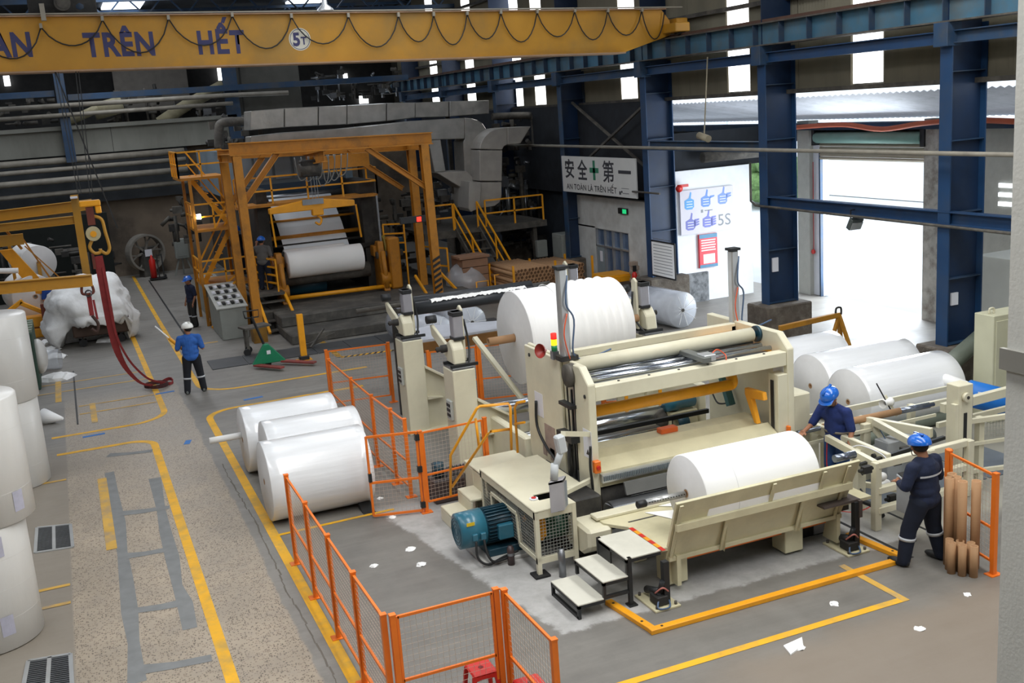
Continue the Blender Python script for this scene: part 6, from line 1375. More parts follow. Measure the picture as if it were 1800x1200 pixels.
# ================================================================ AISLE THINGS
c = G(535, 632); t = T('bollard', 'yellow square steel bollard on a black foot beside the pallet jack', 'bollard', c); B().box(-.08, .08, -.06, .06, .1, 1.25).done('post', yellow, t, local=True); B().box(-.13, .13, -.1, .1, 0, .12).done('foot', black, t, .02, local=True); B().box(-.2, .2, -.15, .15, 0, .01).done('base', yellow, t, local=True)
c = G(468, 645); t = T('pallet_jack', 'green hand pallet truck with rusty red forks in the aisle', 'pallet truck', c)
for x in (-.1, .45): 
    a = V((x-.15, .0, .1)); q = V((x+.45, -.75, .09)); B().bar(a+V((x*.3, 0, 0)), q+V((x*.55, .0, 0)), .17, .05).done('fork', mat('rusty_red', '#8f3a34', .6, var=.25, dirt='#5a3a34', dirt_amt=.5), t, .01, local=True)
b = B(); b.prism([(-.35, .1), (.55, .1), (.12, .62), (.0, .62)], 'y', -.06, .1); b.done('body', green, t, .02, local=True); B().cyl((.0, .12, .1), (.15, .12, .1), .1, 14).done('wheel', rubber, t, local=True)
B().bar((.05, .05, .5), (-.18, .25, 1.35), .05).done('shaft', black, t, local=True); B().tube([(-.35, .25, 1.32), (-.38, .28, 1.5), (.02, .28, 1.5), (0, .25, 1.32), (-.35, .25, 1.32)], .02, 6, False).done('handle', black, t, local=True); B().box(.05, .15, -.07, -.06, .35, .45).done('label', paperg, t, local=True)
t = T('low_cart', 'long low grey cart on castors in front of the yellow portal leg', 'cart', (5, 29.6, 0)); B().bar((4.0, 29.7, .75), (4.75, 29.9, .75), .5, .05).done('deck', dark2, t)
for x, y in ((4.1, 29.55), (4.1, 29.95)): B().bar((x, y, .12), (x, y, .75), .07).done('leg', dark2, t)
for x, y in ((4.05, 29.5), (4.15, 29.9)): B().cyl((x, y-.04, .1), (x, y+.04, .1), .1, 12).done('castor', rubber, t)
o = B().bar((5.6, 29.3, .06), (6.5, 29.1, .35), .1).bar((5.7, 28.9, .1), (6.2, 29.3, .5), .05).done('scrap_bar', dark2); tag(base(o, (5.9, 29.2, 0)), 'dark steel bars lying behind the yellow bollard', 'bars')
# ================================================================ RIGHT SIDE MACHINE (shaft puller and loading frames)
sf = T('shaft_loading_frame', 'cream shaft loading frame with a sloping arm right of the tilting cradle', 'machine', (11, 12, 0))
B().bar((10.45, 13.3, .95), (10.28, 11.35, .98), .08, .16).done('sloping_arm', cream, sf, .01); B().bar((10.3, 12.0, 0), (10.3, 12.0, .95), .16, .12).done('leg', cream, sf, .01); B().bar((10.6, 13.45, 0), (10.6, 13.45, .9), .16, .12).done('leg', cream, sf, .01)
B().bar((10.45, 13.1, .85), (10.75, 12.6, .35), .06, .1).done('brace', cream, sf); 
for y, z in ((13.1, .95), (12.2, .97), (11.6, .97)): B().cyl((10.2, y, z), (10.24, y, z), .035, 12).done('bolt', dark, sf)
for z in (.35, .62, .85): B().tube([(10.25, 11.9, z), (10.2, 11.85, z+.03), (10.2, 11.8, z)], .014, 6).done('cable_clip', black, sf)
B().tube([(10.3, 11.9, .15), (10.35, 11.7, .12), (10.3, 11.5, .06)], .04, 8).done('foot_fitting', black, sf); B().tube([(10.2, 12.6, .95), (10.15, 12.55, .6), (10.15, 12.5, .35)], .008, 5).done('air_hose', red, sf)
B().tube([G(1460, 895), G(1500, 900), G(1530, 890), G(1545, 872)], .01, 5).done('air_hose', red, sf)
f2 = T('side_loading_table', 'low cream box-section frame with white rollers in front of the operator', 'machine', (11, 11.3, 0))
for z in (.98, .6, .3): B().bar((9.98, 11.25, z), (11.7, 11.3, z), .1, .1).done('rail', cream, f2, .008)
for x in (9.98, 10.95, 11.7): B().bar((x, 11.27, 0 if x < 10 else .25), (x, 11.27, 1.02), .11, .11).done('post', cream, f2, .008)
B().bar((9.98, 11.3, .98), (10.2, 12.6, .98), .08, .1).bar((10.95, 11.3, .98), (11.3, 12.8, .98), .08, .1).bar((10.2, 12.2, .4), (10.95, 11.4, .3), .06, .08).done('cross_rail', cream, f2)
B().bar((9.85, 11.45, .95), (11.5, 11.55, 1.02), .05, .05).done('slide_bar', black, f2); 
for x, y, z in ((9.75, 11.2, .98), (10.65, 11.6, .8), (10.9, 11.7, .9), (11.1, 11.6, .85), (11.25, 11.7, .92), (10.4, 11.4, .35), (10.75, 11.35, .55)): B().box(x-.08, x+.06, y-.04, y+.04, z-.05, z+.05).cyl((x-.14, y, z), (x+.1, y, z), .025, 8).done('actuator', dark, f2)
for x, y, z in ((10.35, 11.6, .62), (10.6, 11.8, .4)): B().sphere((x, y, z), .09, (1.2, .8, .8)).done('white_roller', paper, f2)
B().tube([(10.15, 12.0, 1.0), (10.1, 11.7, 1.12), (10.2, 11.4, 1.05), (10.25, 11.3, .9)], .01, 5).done('air_hose', paperg, f2)
cb = T('operator_box', 'grey push-button box on a stand in front of the operator in navy', 'control box', (10.15, 10.75, 0)); B().prism([(10.55, .45), (10.55, .88), (10.85, .98), (10.85, .45)], 'x', 9.95, 10.3).done('housing', mat('box_grey', '#9fa3a6', .4), cb, .01); B().prism([(10.56, .885), (10.56, .895), (10.84, .99), (10.84, .98)], 'x', 9.97, 10.28).done('button_panel', dark, cb)
for x, y, m_ in ((10.05, 10.65, orange), (10.14, 10.7, orange), (10.22, 10.64, red), (10.05, 10.78, green), (10.18, 10.8, yellow)): B().cyl((x, y, .89+(y-10.56)*.33), (x, y, .93+(y-10.56)*.33), .018, 10).done('button', m_, cb)
B().bar((10.12, 10.7, 0), (10.12, 10.7, .45), .06).done('stand', black, cb)
sh = T('core_shaft_rack', 'steel winding shaft with a long brown core tube carried on cream rails', 'shaft', (12, 13.2, .8))
B().cyl((9.95, 13.0, 1.0), (12.7, 13.0, .98), .035, 12).done('shaft', MATS['bar_blue_steel'], sh); B().cyl((10.45, 13.0, 1.0), (11.98, 13.0, .99), .058, 18).done('brown_core', card, sh); B().cyl((11.98, 13.0, .99), (12.6, 13.0, .98), .05, 16).done('air_shaft', MATS['bar_blue_steel'], sh)
B().bar((9.9, 13.2, .92), (13.8, 13.2, .9), .06, .1).bar((10.0, 13.7, .95), (13.8, 13.7, .93), .05, .08).bar((10.0, 12.85, .85), (12.6, 12.85, .85), .03, .05).done('rail', cream, sh)
for x in (10.1, 11.9): 
    B().lathe((x, 13.3, 1.05), (.9, .2, 0), [(0, .075), (.02, .08), (.06, .05), (.14, .045), (.18, .07), (.22, .075), (.22, 0)], 16).done('white_pulley', paper, sh); B().bar((x+.25, 13.35, .85), (x+.05, 13.5, 1.35), .06, .02).done('dark_blade', black, sh); B().bar((x+.3, 13.3, .8), (x+.15, 13.4, 1.15), .06, .04).done('bracket', cream, sh)
for x in (10.8, 12.6): B().bar((x, 13.4, 0), (x, 13.4, .9), .1).done('support', cream, sh)
lf = T('right_lift_column', 'tall cream lift column with a black slot at the right', 'column', (11.9, 11.6, 0)); B().box(11.72, 12.0, 11.5, 11.75, 0, 1.78).done('column', cream, lf, .01); B().box(11.82, 11.88, 11.49, 11.5, .35, 1.35).done('slot', black, lf); B().box(11.66, 11.72, 11.5, 11.6, .2, 1.5).done('side_rail', cream, lf)
B().cyl((11.84, 11.44, 1.6), (11.84, 11.5, 1.6), .07, 18).done('bearing', cream, lf); B().cyl((11.84, 11.43, 1.6), (11.84, 11.44, 1.6), .025, 10).done('bolt', dark, lf)
b = B(); pts = [V((12.05+.16*math.sin(a), 11.75, 1.52+.2*math.cos(a))) for a in [k*.25 for k in range(-4, 7)]]+[V((12.21, 11.75, 1.4-k*.1)) for k in range(8)]
for i in range(len(pts)-1): b.bar(pts[i], pts[i+1], .05, .04)
b.done('cable_chain', mat('chain_dark', '#3a3634', .7), lf); B().bar((12.0, 12.1, 1.25), (13.6, 12.1, 1.3), .1, .14).bar((12.0, 12.2, .95), (13.5, 12.2, .97), .06, .08).done('top_beam', cream, lf)
B().bar((12.35, 11.7, 0), (12.35, 11.7, 1.15), .1).bar((12.05, 11.7, 1.12), (13.4, 11.4, 1.14), .07).bar((12.05, 11.7, .75), (13.4, 11.4, .77), .05).bar((12.2, 11.7, .3), (13.4, 11.4, .3), .06).done('lower_frame', cream, lf); mesh_panel(lf, (12.4, 11.66, .8), (1, -.22, 0), (0, 0, 1), 1.0, .3, .05)
B().prism([(12.2, .55), (12.0, .25), (12.4, .25)], 'x', 12.4, 12.45).done('gusset', cream, lf)
B().box(11.2, 11.9, 12.4, 12.7, 0, .75).done('cabinet', mat('box_grey', '#9fa3a6'), lf, .01)
br = T('arm_joint_frame', 'second cream sloping arm with a dark cylinder behind the operator in navy', 'machine', (11.5, 12.6, 0)); B().bar((11.25, 13.1, .95), (11.6, 11.9, .98), .08, .15).bar((11.2, 12.9, 0), (11.2, 12.9, .95), .14, .1).bar((11.3, 12.9, .9), (11.45, 12.5, .55), .05, .1).done('arm', cream, br, .008)
B().cyl((10.85, 12.55, .42), (11.1, 12.65, .62), .06, 12).done('cylinder', mat('cyl_dark_grey', '#66686a', .4), br); B().tube([(11.3, 12.7, .9), (11.35, 12.5, .6), (11.3, 12.4, .4)], .01, 5).done('cable', mat('hose_blue_grey', '#4d6380'), br)
# dark walkable plates on the floor by the side table
for x in range(3): 
    B().box(10.6+x*1.1, 11.65+x*1.1, 11.9, 13.2, 0, .015).done('floor_plate', mat('floor_plate_blue', '#6f7780', .5, .2, var=.15), floor)
# big grey hoses
o = B().tube([G(1480, 800), G(1530, 785), G(1580, 765), G(1630, 750), G(1680, 740)], .12, 12); o = o.done('grey_hose', hosem); o.data.transform(Matrix.Translation((0, 0, .13))); tag(base(o, G(1560, 775)), 'upper of two thick grey hoses lying on the floor behind the worker', 'hose')
o = B().tube([G(1490, 850), G(1530, 810), G(1580, 785), G(1640, 775)], .11, 12); o = o.done('grey_hose', mat('grey_hose_dark', '#5c615e', .5)); o.data.transform(Matrix.Translation((0, 0, .12))); tag(base(o, G(1560, 800)), 'lower darker grey hose curving across the floor behind the worker', 'hose')
a, c = AY(1655, 652, 14.8), AY(1738, 580, 15.6); o = B().cyl(a, c, .17, 20).done('fat_hose', hosem); tag(base(o, (a+c)/2), 'fat grey hose rising to the right behind the white rolls', 'hose')
o = B().cyl(AY(1640, 660, 14.6), AY(1700, 682, 13.9), .12, 16).done('white_tube', paper); tag(base(o, AY(1670, 670, 14.2)), 'white tube between the white rolls and the blue roll', 'tube')
t = T('blue_roll', 'bright blue covered roll with a white stripe at the right', 'roll', (14.5, 13.4, .5)); a, c = AY(1700, 690, 13.3), AY(1790, 712, 12.9); d = (c-a).normalized()
B().lathe(a, d, [(0, 0), (0, .21), (.02, .23), (1.2, .23), (1.2, 0)], 28).done('cover', mat('bright_blue', '#1470c8', .5, var=.05), t); B().bar(a+V((0, -.232, .06)), c+V((.4, -.24, .06)), .02, .02).done('stripe', paper, t); B().lathe(a-d*.06, d, [(0, 0), (0, .12), (.06, .14)], 16).done('hub', dark, t)
t = T('cream_cabinet', 'tall cream cabinet beside the concrete column at the right', 'cabinet', (16, 14.6, 0)); B().box(14.95, 16.2, 13.9, 14.35, 0, 2.0).done('body', mat('cabinet_cream', '#c9c8ac', .5, var=.05), t, .01); B().tube([(15.05, 14.1, 2.0), (15.05, 14.1, 2.09), (15.15, 14.1, 2.09), (15.15, 14.1, 2.0)], .02, 6).done('lifting_eye', cream, t); B().box(15.0, 16.1, 13.88, 13.9, .1, 1.9).done('door', mat('cabinet_cream', '#cfcfa8'), t, .005)
t = T('switchgear', 'pale grey electrical switchgear with paper notices behind the concrete column', 'cabinet', (19, 16.5, 0)); B().box(18.0, 20.5, 16.3, 17.3, 0, 2.4).done('body', mat('switchgear_grey', '#b9bdb8', .5, var=.05), t, .01)
for x, z in ((18.15, 1.5), (18.7, 1.5), (18.7, 1.1)): B().box(x, x+.26, 16.28, 16.3, z, z+.35).done('notice', paper, t); B().box(x+.05, x+.2, 16.27, 16.28, z+.35, z+.42).done('handle', black, t)
# lifting device with tripod head
t = T('tow_bar', 'ochre steel lifting arm with a triangular foot beside the concrete plinth', 'lifting device', (16, 19.8, 0)); a = AY(1370, 577, 19.6); c = AY(1475, 553, 19.6); f1, f2_, f3 = AY(1455, 590, 19.5), AY(1498, 600, 19.2), AY(1478, 592, 19.7)
k = lambda p: V((p.x, p.y, p.z)); dz_ = V((0, 0, .1-min(f1.z, f2_.z, f3.z))); a += dz_*.0; f1, f2_, f3 = [V((p.x, p.y, .1)) for p in (f1, f2_, f3)]
B().bar(a, c, .1, .12).done('arm', ochre, t, .01); B().bar(c, f1, .07).bar(c, f2_, .07).bar(c, f3, .08).bar(f1, f2_, .05).done('foot_frame', ochre, t); B().tube([c+V((-.1, 0, .0)), c+V((-.08, 0, .16)), c+V((.05, 0, .16)), c+V((.06, 0, 0))], .025, 6).done('lifting_eye', dark, t)
B().box(f2_.x-.05, f2_.x+.05, f2_.y-.05, f2_.y+.05, f2_.z-.1, f2_.z).done('foot', dark2, t)
# upright brown tubes by the operator
i = 0
labs_t = ['tall brown tube standing nearest the operator', 'tall brown tube, front one of the tall bundle', 'tall brown tube, rightmost of the tall bundle', 'tall brown tube behind the front one of the bundle', 'tall brown tube at the back of the bundle']
for (x, y), lab in zip(((9.98, 9.92), (10.02, 9.74), (10.17, 9.66), (10.08, 9.9), (10.12, 10.02)), labs_t):
    o = B().pipe((0, 0, 0), (0, 0, 1.2), .06, .045, 20).done('core_tube', card); o.location = (x, y, 0); tag(o, lab, 'cardboard tube', 'tall brown tubes by the operator')
labs_s = ['short brown tube at the left of the short group', 'short brown tube in the middle front of the short group', 'short brown tube at the front right of the short group', 'short brown tube behind the front right one', 'short brown tube at the back left of the short group', 'short brown tube at the back of the short group']
for (x, y), lab in zip(((9.82, 9.7), (9.88, 9.58), (9.97, 9.48), (10.02, 9.58), (9.88, 9.8), (9.95, 9.69)), labs_s):
    o = B().pipe((0, 0, 0), (0, 0, .42), .052, .04, 20).done('core_tube', card); o.location = (x, y, 0); tag(o, lab, 'cardboard tube', 'short brown tubes by the operator')
# near concrete column
t = T('concrete_column', 'pale painted concrete column close to the camera at the right edge', 'column', (5.4, 4.3, 0)); B().box(5.06, 5.9, 4.0, 4.6, 0, 9).done('shaft', mat('near_column_paint', '#c6c6c0', .85, var=.05, scale=3, bump=.12, bscale=45), t)
zc = AY(1775, 662, 4.3).z; B().box(5.03, 5.95, 3.97, 4.0, zc-.065, zc+.065).box(5.03, 5.06, 3.97, 4.63, zc-.065, zc+.065).done('steel_band', mat('band_steel', '#8f8e88', .5, .3), t); B().cyl((5.02, 4.3, zc), (5.03, 4.3, zc), .015, 10).done('bolt', dark2, t)
# ================================================================ SIGNS
X_ = 15.68; zs0, zs1 = 3.28, 4.47; ya, yb = 33.0, 27.95
sg = T('safety_sign', 'large white sign with dark Chinese characters and a green cross', 'sign', (X_, 30.5, 3.3)); B().box(X_, X_+.06, yb, ya, zs0, zs1).done('board', signm, sg, .01)
def sx(f): return ya+(yb-ya)*f
def sign_t(s, f0, f1, z, cap, m_=ink, bold=.03): return fit_text('lettering', s, sg, V((X_, sx(f0), z)), (0, -1, 0), (0, 0, 1), (f1-f0)*(ya-yb), cap, m_, .004, bold)
sign_t('安', .05, .185, 3.74, .64, ink, .02); sign_t('全', .235, .375, 3.72, .66, ink, .02); sign_t('第', .585, .735, 3.7, .68, ink, .014)
B().box(X_-.006, X_, sx(.945), sx(.79), 4.0, 4.1).done('character_bar', ink, sg)
B().box(X_-.006, X_, sx(.485), sx(.455), 3.74, 4.36).box(X_-.006, X_, sx(.53), sx(.41), 3.97, 4.13).done('green_cross', signgreen, sg)
sign_t('AN TOÀN LÀ TRÊN HẾT', .06, .76, 3.38, .19, ink, .012)
B().box(X_-.005, X_, sx(.81), sx(.79), 3.36, 3.46).box(X_-.005, X_, sx(.83), sx(.815), 3.42, 3.48).done('logo_mark', ink, sg); B().box(X_-.005, X_, sx(.91), sx(.835), 3.4, 3.42).box(X_-.005, X_, sx(.91), sx(.82), 3.55, 3.565).done('fine_print', mat('print_grey', '#6a6c70', .6), sg)
B().tube([(X_-.05, 28.1, 3.5), (X_-.0, 27.3, 3.5), (X_, 26.6, 3.5)], .03, 6).done('side_rail', dark2, sg)
# framed notice on the bright column
nx = CX-.03; t = T('framed_notice', 'white framed notice on the bright blue column', 'notice', (nx, 27.3, .8)); q0, q1 = AX(1147, 424, nx), AX(1188, 490, nx)
B().box(nx-.03, nx, q1.y-.05, q0.y+.05, q1.z-.05, q0.z+.05).done('frame', black, t); B().box(nx-.04, nx-.03, q1.y, q0.y, q1.z, q0.z).done('sheet', paper, t); b = B()
for k in range(12): b.box(nx-.042, nx-.04, q1.y+.1, q0.y-.1, q1.z+.08+k*.09, q1.z+.095+k*.09)
b.done('text_line', mat('print_grey', '#6a6c70'), t)
# 5S poster
Yw = 27.42; p0, p1 = AY(1195, 336, Yw), AY(1290, 402, Yw); t = T('poster_board', 'white 5S poster with five blue thumbs-up hands on the office wall', 'poster', (p0.x, Yw, p1.z)); W_, H_ = p1.x-p0.x, p0.z-p1.z
B().box(p0.x, p1.x, Yw, Yw+.06, p1.z, p0.z).done('board', mat('poster_white', '#cdcad3', .5, var=0), t)
hb_ = [mat('hand_blue_%d' % k if k else 'hand_blue', c, .5, var=0) for k, c in enumerate(('#4f9ad8', '#5a86cf', '#6a8ad6', '#6a6fb8', '#6c74bf'))]
for k, (fx_, fz_, nf) in enumerate(((.17, .72, 0), (.48, .74, 1), (.8, .76, 2), (.18, .25, 3), (.5, .27, 4))):
    cx_, cz_ = p0.x+W_*fx_, p1.z+H_*fz_; s_ = H_*.13; b = B()
    b.prism([(cx_-s_, cz_-s_*.9), (cx_-s_*.6, cz_-s_*1.2), (cx_+s_*.5, cz_-s_*1.2), (cx_+s_*.9, cz_-s_*.8), (cx_+s_*.9, cz_+s_*.4), (cx_+s_*.3, cz_+s_*.7), (cx_+s_*.45, cz_+s_*1.7), (cx_+s_*.2, cz_+s_*1.85), (cx_-s_*.1, cz_+s_*.8), (cx_-s_, cz_+s_*.4)], 'y', Yw-.004, Yw)
    for j in range(nf): zz = cz_+s_*(.35-.42*j); b.prism([(cx_+s_*.8, zz-.03), (cx_+s_*1.75, zz+.02), (cx_+s_*1.75, zz+.06), (cx_+s_*.8, zz+.05)], 'y', Yw-.004, Yw)
    b.done('hand_symbol', hb_[k], t); b = B()
    for j in range(3): b.box(cx_-s_*.6, cx_+s_*.6, Yw-.006, Yw-.004, cz_-s_*(.8-.45*j), cz_-s_*(.7-.45*j))
    b.done('hand_text', paper, t)
fit_text('lettering', '5S', t, V((p0.x+W_*.7, Yw, p1.z+H_*.12)), (1, 0, 0), (0, 0, 1), W_*.24, H_*.27, mat('text_grey', '#7a8086', .5), .004, 0)
B().box(p0.x+W_*.38, p0.x+W_*.42, Yw-.004, Yw, p1.z+H_*.46, p1.z+H_*.53).box(p0.x+W_*.45, p0.x+W_*.6, Yw-.004, Yw, p1.z+H_*.49, p1.z+H_*.51).done('small_logo', mat('text_grey', '#7a8086'), t)
p0, p1 = AY(1229, 413, Yw), AY(1262, 467, Yw); t = T('red_notice_board', 'small red notice board with white lines of text under the 5S poster', 'sign', (p0.x, Yw, p1.z)); W_, H_ = p1.x-p0.x, p0.z-p1.z
B().box(p0.x, p1.x, Yw, Yw+.1, p1.z, p0.z).done('board', mat('notice_red', '#e0404c', .5, var=0), t); B().box(p0.x, p1.x, Yw-.003, Yw, p0.z-H_*.12, p0.z).done('blue_edge', mat('notice_blue', '#4a86a8', .5), t); B().box(p0.x, p1.x, Yw-.003, Yw, p1.z, p1.z+H_*.09).done('blue_edge', mat('notice_blue', '#4a86a8', .5), t)
b = B()
for k in range(5): b.box(p0.x+W_*.1, p1.x-W_*(.1+.03*(k % 2)), Yw-.004, Yw, p0.z-H_*(.2+.075*k), p0.z-H_*(.165+.075*k))
b.box(p0.x+W_*.2, p1.x-W_*.15, Yw-.004, Yw, p1.z+H_*.12, p1.z+H_*.4); b.done('text_block', paper, t)
p = AX(1095, 371, 16.2); t = T('exit_sign', 'small green illuminated exit sign on a bracket above the office windows', 'sign', p); B().box(-.03, .03, -.28, .28, -.09, .09).done('case', black, t, local=True); B().box(-.035, -.03, -.27, -.02, -.07, .07).done('green_face', emit('exit_green', '#1fae6a', 1.2), t, local=True)
p = AY(1192, 331, 27.3); t = T('alarm_horn', 'small red alarm horn beside the bright column above the poster', 'alarm', p); B().lathe((0, 0, 0), (-.3, -1, 0), [(0, .03), (.06, .04), (.12, .11), (.13, 0)], 16).done('horn', red, t, local=True); B().box(.0, .35, -.02, .05, .02, .1).done('bracket', red, t, local=True)
p = AX(1238, 240, CX-.3); t = T('bullet_camera', 'small dusty bullet camera hung on a rod below the corrugated wall', 'camera', p); B().cyl((0, .25, .03), (0, -.2, -.06), .09, 14).done('body', mat('dusty_cream', '#9d947e', .6), t, local=True); B().bar((0, 0, .05), (.3, .2, 2.0), .025).done('rod', mat('dusty_cream', '#9d947e'), t, local=True)
p = AX(1431, 442, 20.55); o = B().cyl((20.5, p.y, p.z), (20.55, p.y, p.z), .07, 14).bar((20.54, p.y, p.z), (20.54, p.y, 4.0), .015).done('alarm_button', red); tag(base(o, p), 'small red round alarm on the white door jamb', 'alarm')
p = AY(571, 12, 24); t = T('high_bay_lamp', 'white bell-shaped high-bay lamp above the crane girder', 'lamp', p); B().lathe((0, 0, -.08), (0, 0, 1), [(0, .19), (.04, .17), (.13, .06), (.28, .05), (.3, 0)], 20).done('shade', alu, t, local=True); B().lathe((0, 0, -.07), (0, 0, 1), [(0, 0), (0, .17)], 20).done('diffuser', paper, t, local=True); B().bar((0, 0, .2), (0, 0, 2.3), .02).done('rod', black, t, local=True)
# grab irons, cables
o = B().tube([AX(1440, 392, CX-.1), AX(1500, 400, CX-.1), AX(1560, 398, CX-.1)], .01, 5); o.b.free()
# ================================================================ PEOPLE
def chain(b, pts, rs, n=12):
    """closed tapered limb through pts with radii rs"""
    P = [V(p) for p in pts]; out = []; rad = []
    for i in range(len(P)-1):
        for k in range(5):
            f = k/5; out.append(P[i].lerp(P[i+1], f)); rad.append(rs[i]+(rs[i+1]-rs[i])*f)
    out.append(P[-1]); rad.append(rs[-1])
    prev = None; a = None
    for i, p in enumerate(out):
        d = (out[min(i+1, len(out)-1)]-out[max(i-1, 0)]).normalized()
        if a is None: u = V((0, 0, 1)) if abs(d.z) < .9 else V((1, 0, 0)); a = d.cross(u).normalized()
        else: a = (a-d*a.dot(d)).normalized()
        c = d.cross(a); r = rad[i]; ring = [b.b.verts.new(p+(a*math.cos(2*PI*k/n)+c*math.sin(2*PI*k/n))*r) for k in range(n)]
        if prev:
            for k in range(n): b.b.faces.new((prev[k], prev[(k+1) % n], ring[(k+1) % n], ring[k]))
        else: b.b.faces.new(ring[::-1])
        prev = ring
    b.b.faces.new(prev)
    for e, r in ((0, rs[0]), (-1, rs[-1])): bmesh.ops.create_uvsphere(b.b, u_segments=n, v_segments=8, radius=r*.98, matrix=Matrix.Translation(out[e]))
def ell(b, c, r, rx=0, ry=0, rz=0):
    m = Matrix.Translation(V(c)) @ Matrix.Rotation(rz, 4, 'Z') @ Matrix.Rotation(rx, 4, 'X') @ Matrix.Rotation(ry, 4, 'Y') @ Matrix.Diagonal((*r, 1)); bmesh.ops.create_uvsphere(b.b, u_segments=20, v_segments=14, radius=1, matrix=m)
def fuse(b, name, material, parent, vox, smooth=2, kind=None):
    me = bpy.data.meshes.new(name); b.b.to_mesh(me); b.b.free(); o = bpy.data.objects.new(name, me); C.objects.link(o)
    r = o.modifiers.new('r', 'REMESH'); r.mode = 'VOXEL'; r.voxel_size = vox; r.use_smooth_shade = True
    s_ = o.modifiers.new('s', 'SMOOTH'); s_.iterations = smooth; s_.factor = .5
    dg = bpy.context.evaluated_depsgraph_get(); m2 = bpy.data.meshes.new_from_object(o.evaluated_get(dg)); bpy.data.objects.remove(o)
    m2.materials.clear(); m2.materials.append(material); o = bpy.data.objects.new(name, m2); C.objects.link(o); o.parent = parent
    for p in m2.polygons: p.use_smooth = True
    return o
def person(lab, loc, rz, h=1.68, shirt=navy, trousers=navy, helmet=hblue, armL=None, armR=None, lean=0, headyaw=0, headpitch=0, stance=.13, legfwd=(0, 0), mask=False, bands=True, belt=False, back_band=False, sleeve=.6, vox=.011, shoes=black, twist=0, skinm=skin, group=None, bulk=1.12):
    """person facing -Y in local space; origin between the feet. Arms: (elbow, wrist) local points"""
    t = T('person', lab, 'person', loc, rz=rz); t.scale = (bulk, bulk, 1); s = h/1.68
    hipz, shz = .86, 1.36; ly = lambda z: -lean*max(0, z-hipz)
    S = lambda p: V(p)*s
    sh = {-1: V((-.185, ly(shz), shz)), 1: V((.185, ly(shz), shz))}
    dflt = lambda k: (V((k*.25, ly(1.1)+.02, 1.08)), V((k*.24, ly(.9)-.08, .83)))
    arms = {-1: armL or dflt(-1), 1: armR or dflt(1)}
    hips = {k: V((k*.09, 0, hipz)) for k in (-1, 1)}; foot = {-1: V((-stance, -legfwd[0], .07)), 1: V((stance, -legfwd[1], .07))}
    knee = {k: (hips[k]+foot[k])/2+V((k*.0, -.03, .03)) for k in (-1, 1)}
    hc = V((0, ly(1.56)-.03-headpitch*.05, 1.555))
    # body: one continuous surface
    b = B()
    for k in (-1, 1):
        chain(b, [S(hips[k]), S(knee[k]), S(foot[k]+V((0, .02, .02)))], [.078*s, .052*s, .036*s])
        e, w_ = V(arms[k][0]), V(arms[k][1]); chain(b, [S(sh[k]), S(e), S(w_)], [.05*s, .038*s, .026*s])
        d = (w_-e).normalized(); sd = V((0, 0, 1)).cross(d); sd = sd.normalized() if sd.length > .1 else V((1, 0, 0)); nn = d.cross(sd)
        pc = w_+d*.045; ell(b, S(pc), (.036*s, .02*s, .045*s)); palm_end = w_+d*.08
        for f in range(4):
            off = sd*(-.03+.02*f); L_ = (.062, .075, .07, .055)[f]; p0 = w_+d*.045+off; p1 = palm_end+off+d*L_*.45-nn*.008; p2 = p1+d*L_*.35-nn*.03; chain(b, [S(p0), S(p1), S(p2)], [.0095*s, .009*s, .0075*s], 8)
        chain(b, [S(w_+d*.02+sd*.02), S(w_+d*.05+sd*.05-nn*.01), S(w_+d*.085+sd*.055-nn*.02)], [.012*s, .011*s, .009*s], 8)
    chain(b, [S((0, 0, hipz+.02)), S((0, ly(1.1), 1.1)), S((0, ly(1.3), 1.3)), S((0, ly(1.42), 1.42)), S(hc+V((0, .02, -.03)))], [.11*s, .105*s, .12*s, .055*s, .05*s]); ell(b, S((0, ly(1.28), 1.28)), (.165*s, .095*s, .15*s))
    hm = Matrix.Translation(S(hc)) @ Matrix.Rotation(headyaw, 4, 'Z') @ Matrix.Rotation(headpitch, 4, 'X') @ Matrix.Scale(s, 4)
    def H(p): return hm @ V(p)
    hb = B(); ell(hb, (0, 0, .02), (.075, .095, .1)); ell(hb, (0, -.03, -.05), (.055, .06, .055)); ell(hb, (0, -.098, -.0), (.012, .02, .024)); ell(hb, (0, -.085, -.055), (.024, .012, .01))
    for k in (-1, 1): ell(hb, (k*.078, .0, -.0), (.01, .02, .032)); ell(hb, (k*.03, -.08, .022), (.022, .012, .008))
    hb.b.transform(hm); tmp = bpy.data.meshes.new('tmp'); hb.b.to_mesh(tmp); b.b.from_mesh(tmp); hb.b.free(); bpy.data.meshes.remove(tmp)
    body = fuse(b, 'body', skinm, t, vox*.75 if vox < .015 else vox, 1)
    for k in (-1, 1):
        e = B(); e.sphere(H((k*.03, -.088, .012)), .009*s, n=8); e.done('eye', mat('eye_dark', '#1a1310', .3, var=0), t, local=True)
    # trousers
    b = B()
    for k in (-1, 1): chain(b, [S(hips[k]+V((0, 0, .02))), S(knee[k]), S(foot[k]+V((0, .01, .0)))], [.108*s, .083*s, .068*s], 14)
    ell(b, S((0, .01, hipz+.03)), (.165*s, .118*s, .13*s)); fuse(b, 'trousers', trousers, t, vox)
    # shirt
    b = B(); chain(b, [S((0, ly(.95), .93)), S((0, ly(1.15), 1.15)), S((0, ly(1.33), 1.33))], [.135*s, .135*s, .13*s], 16)
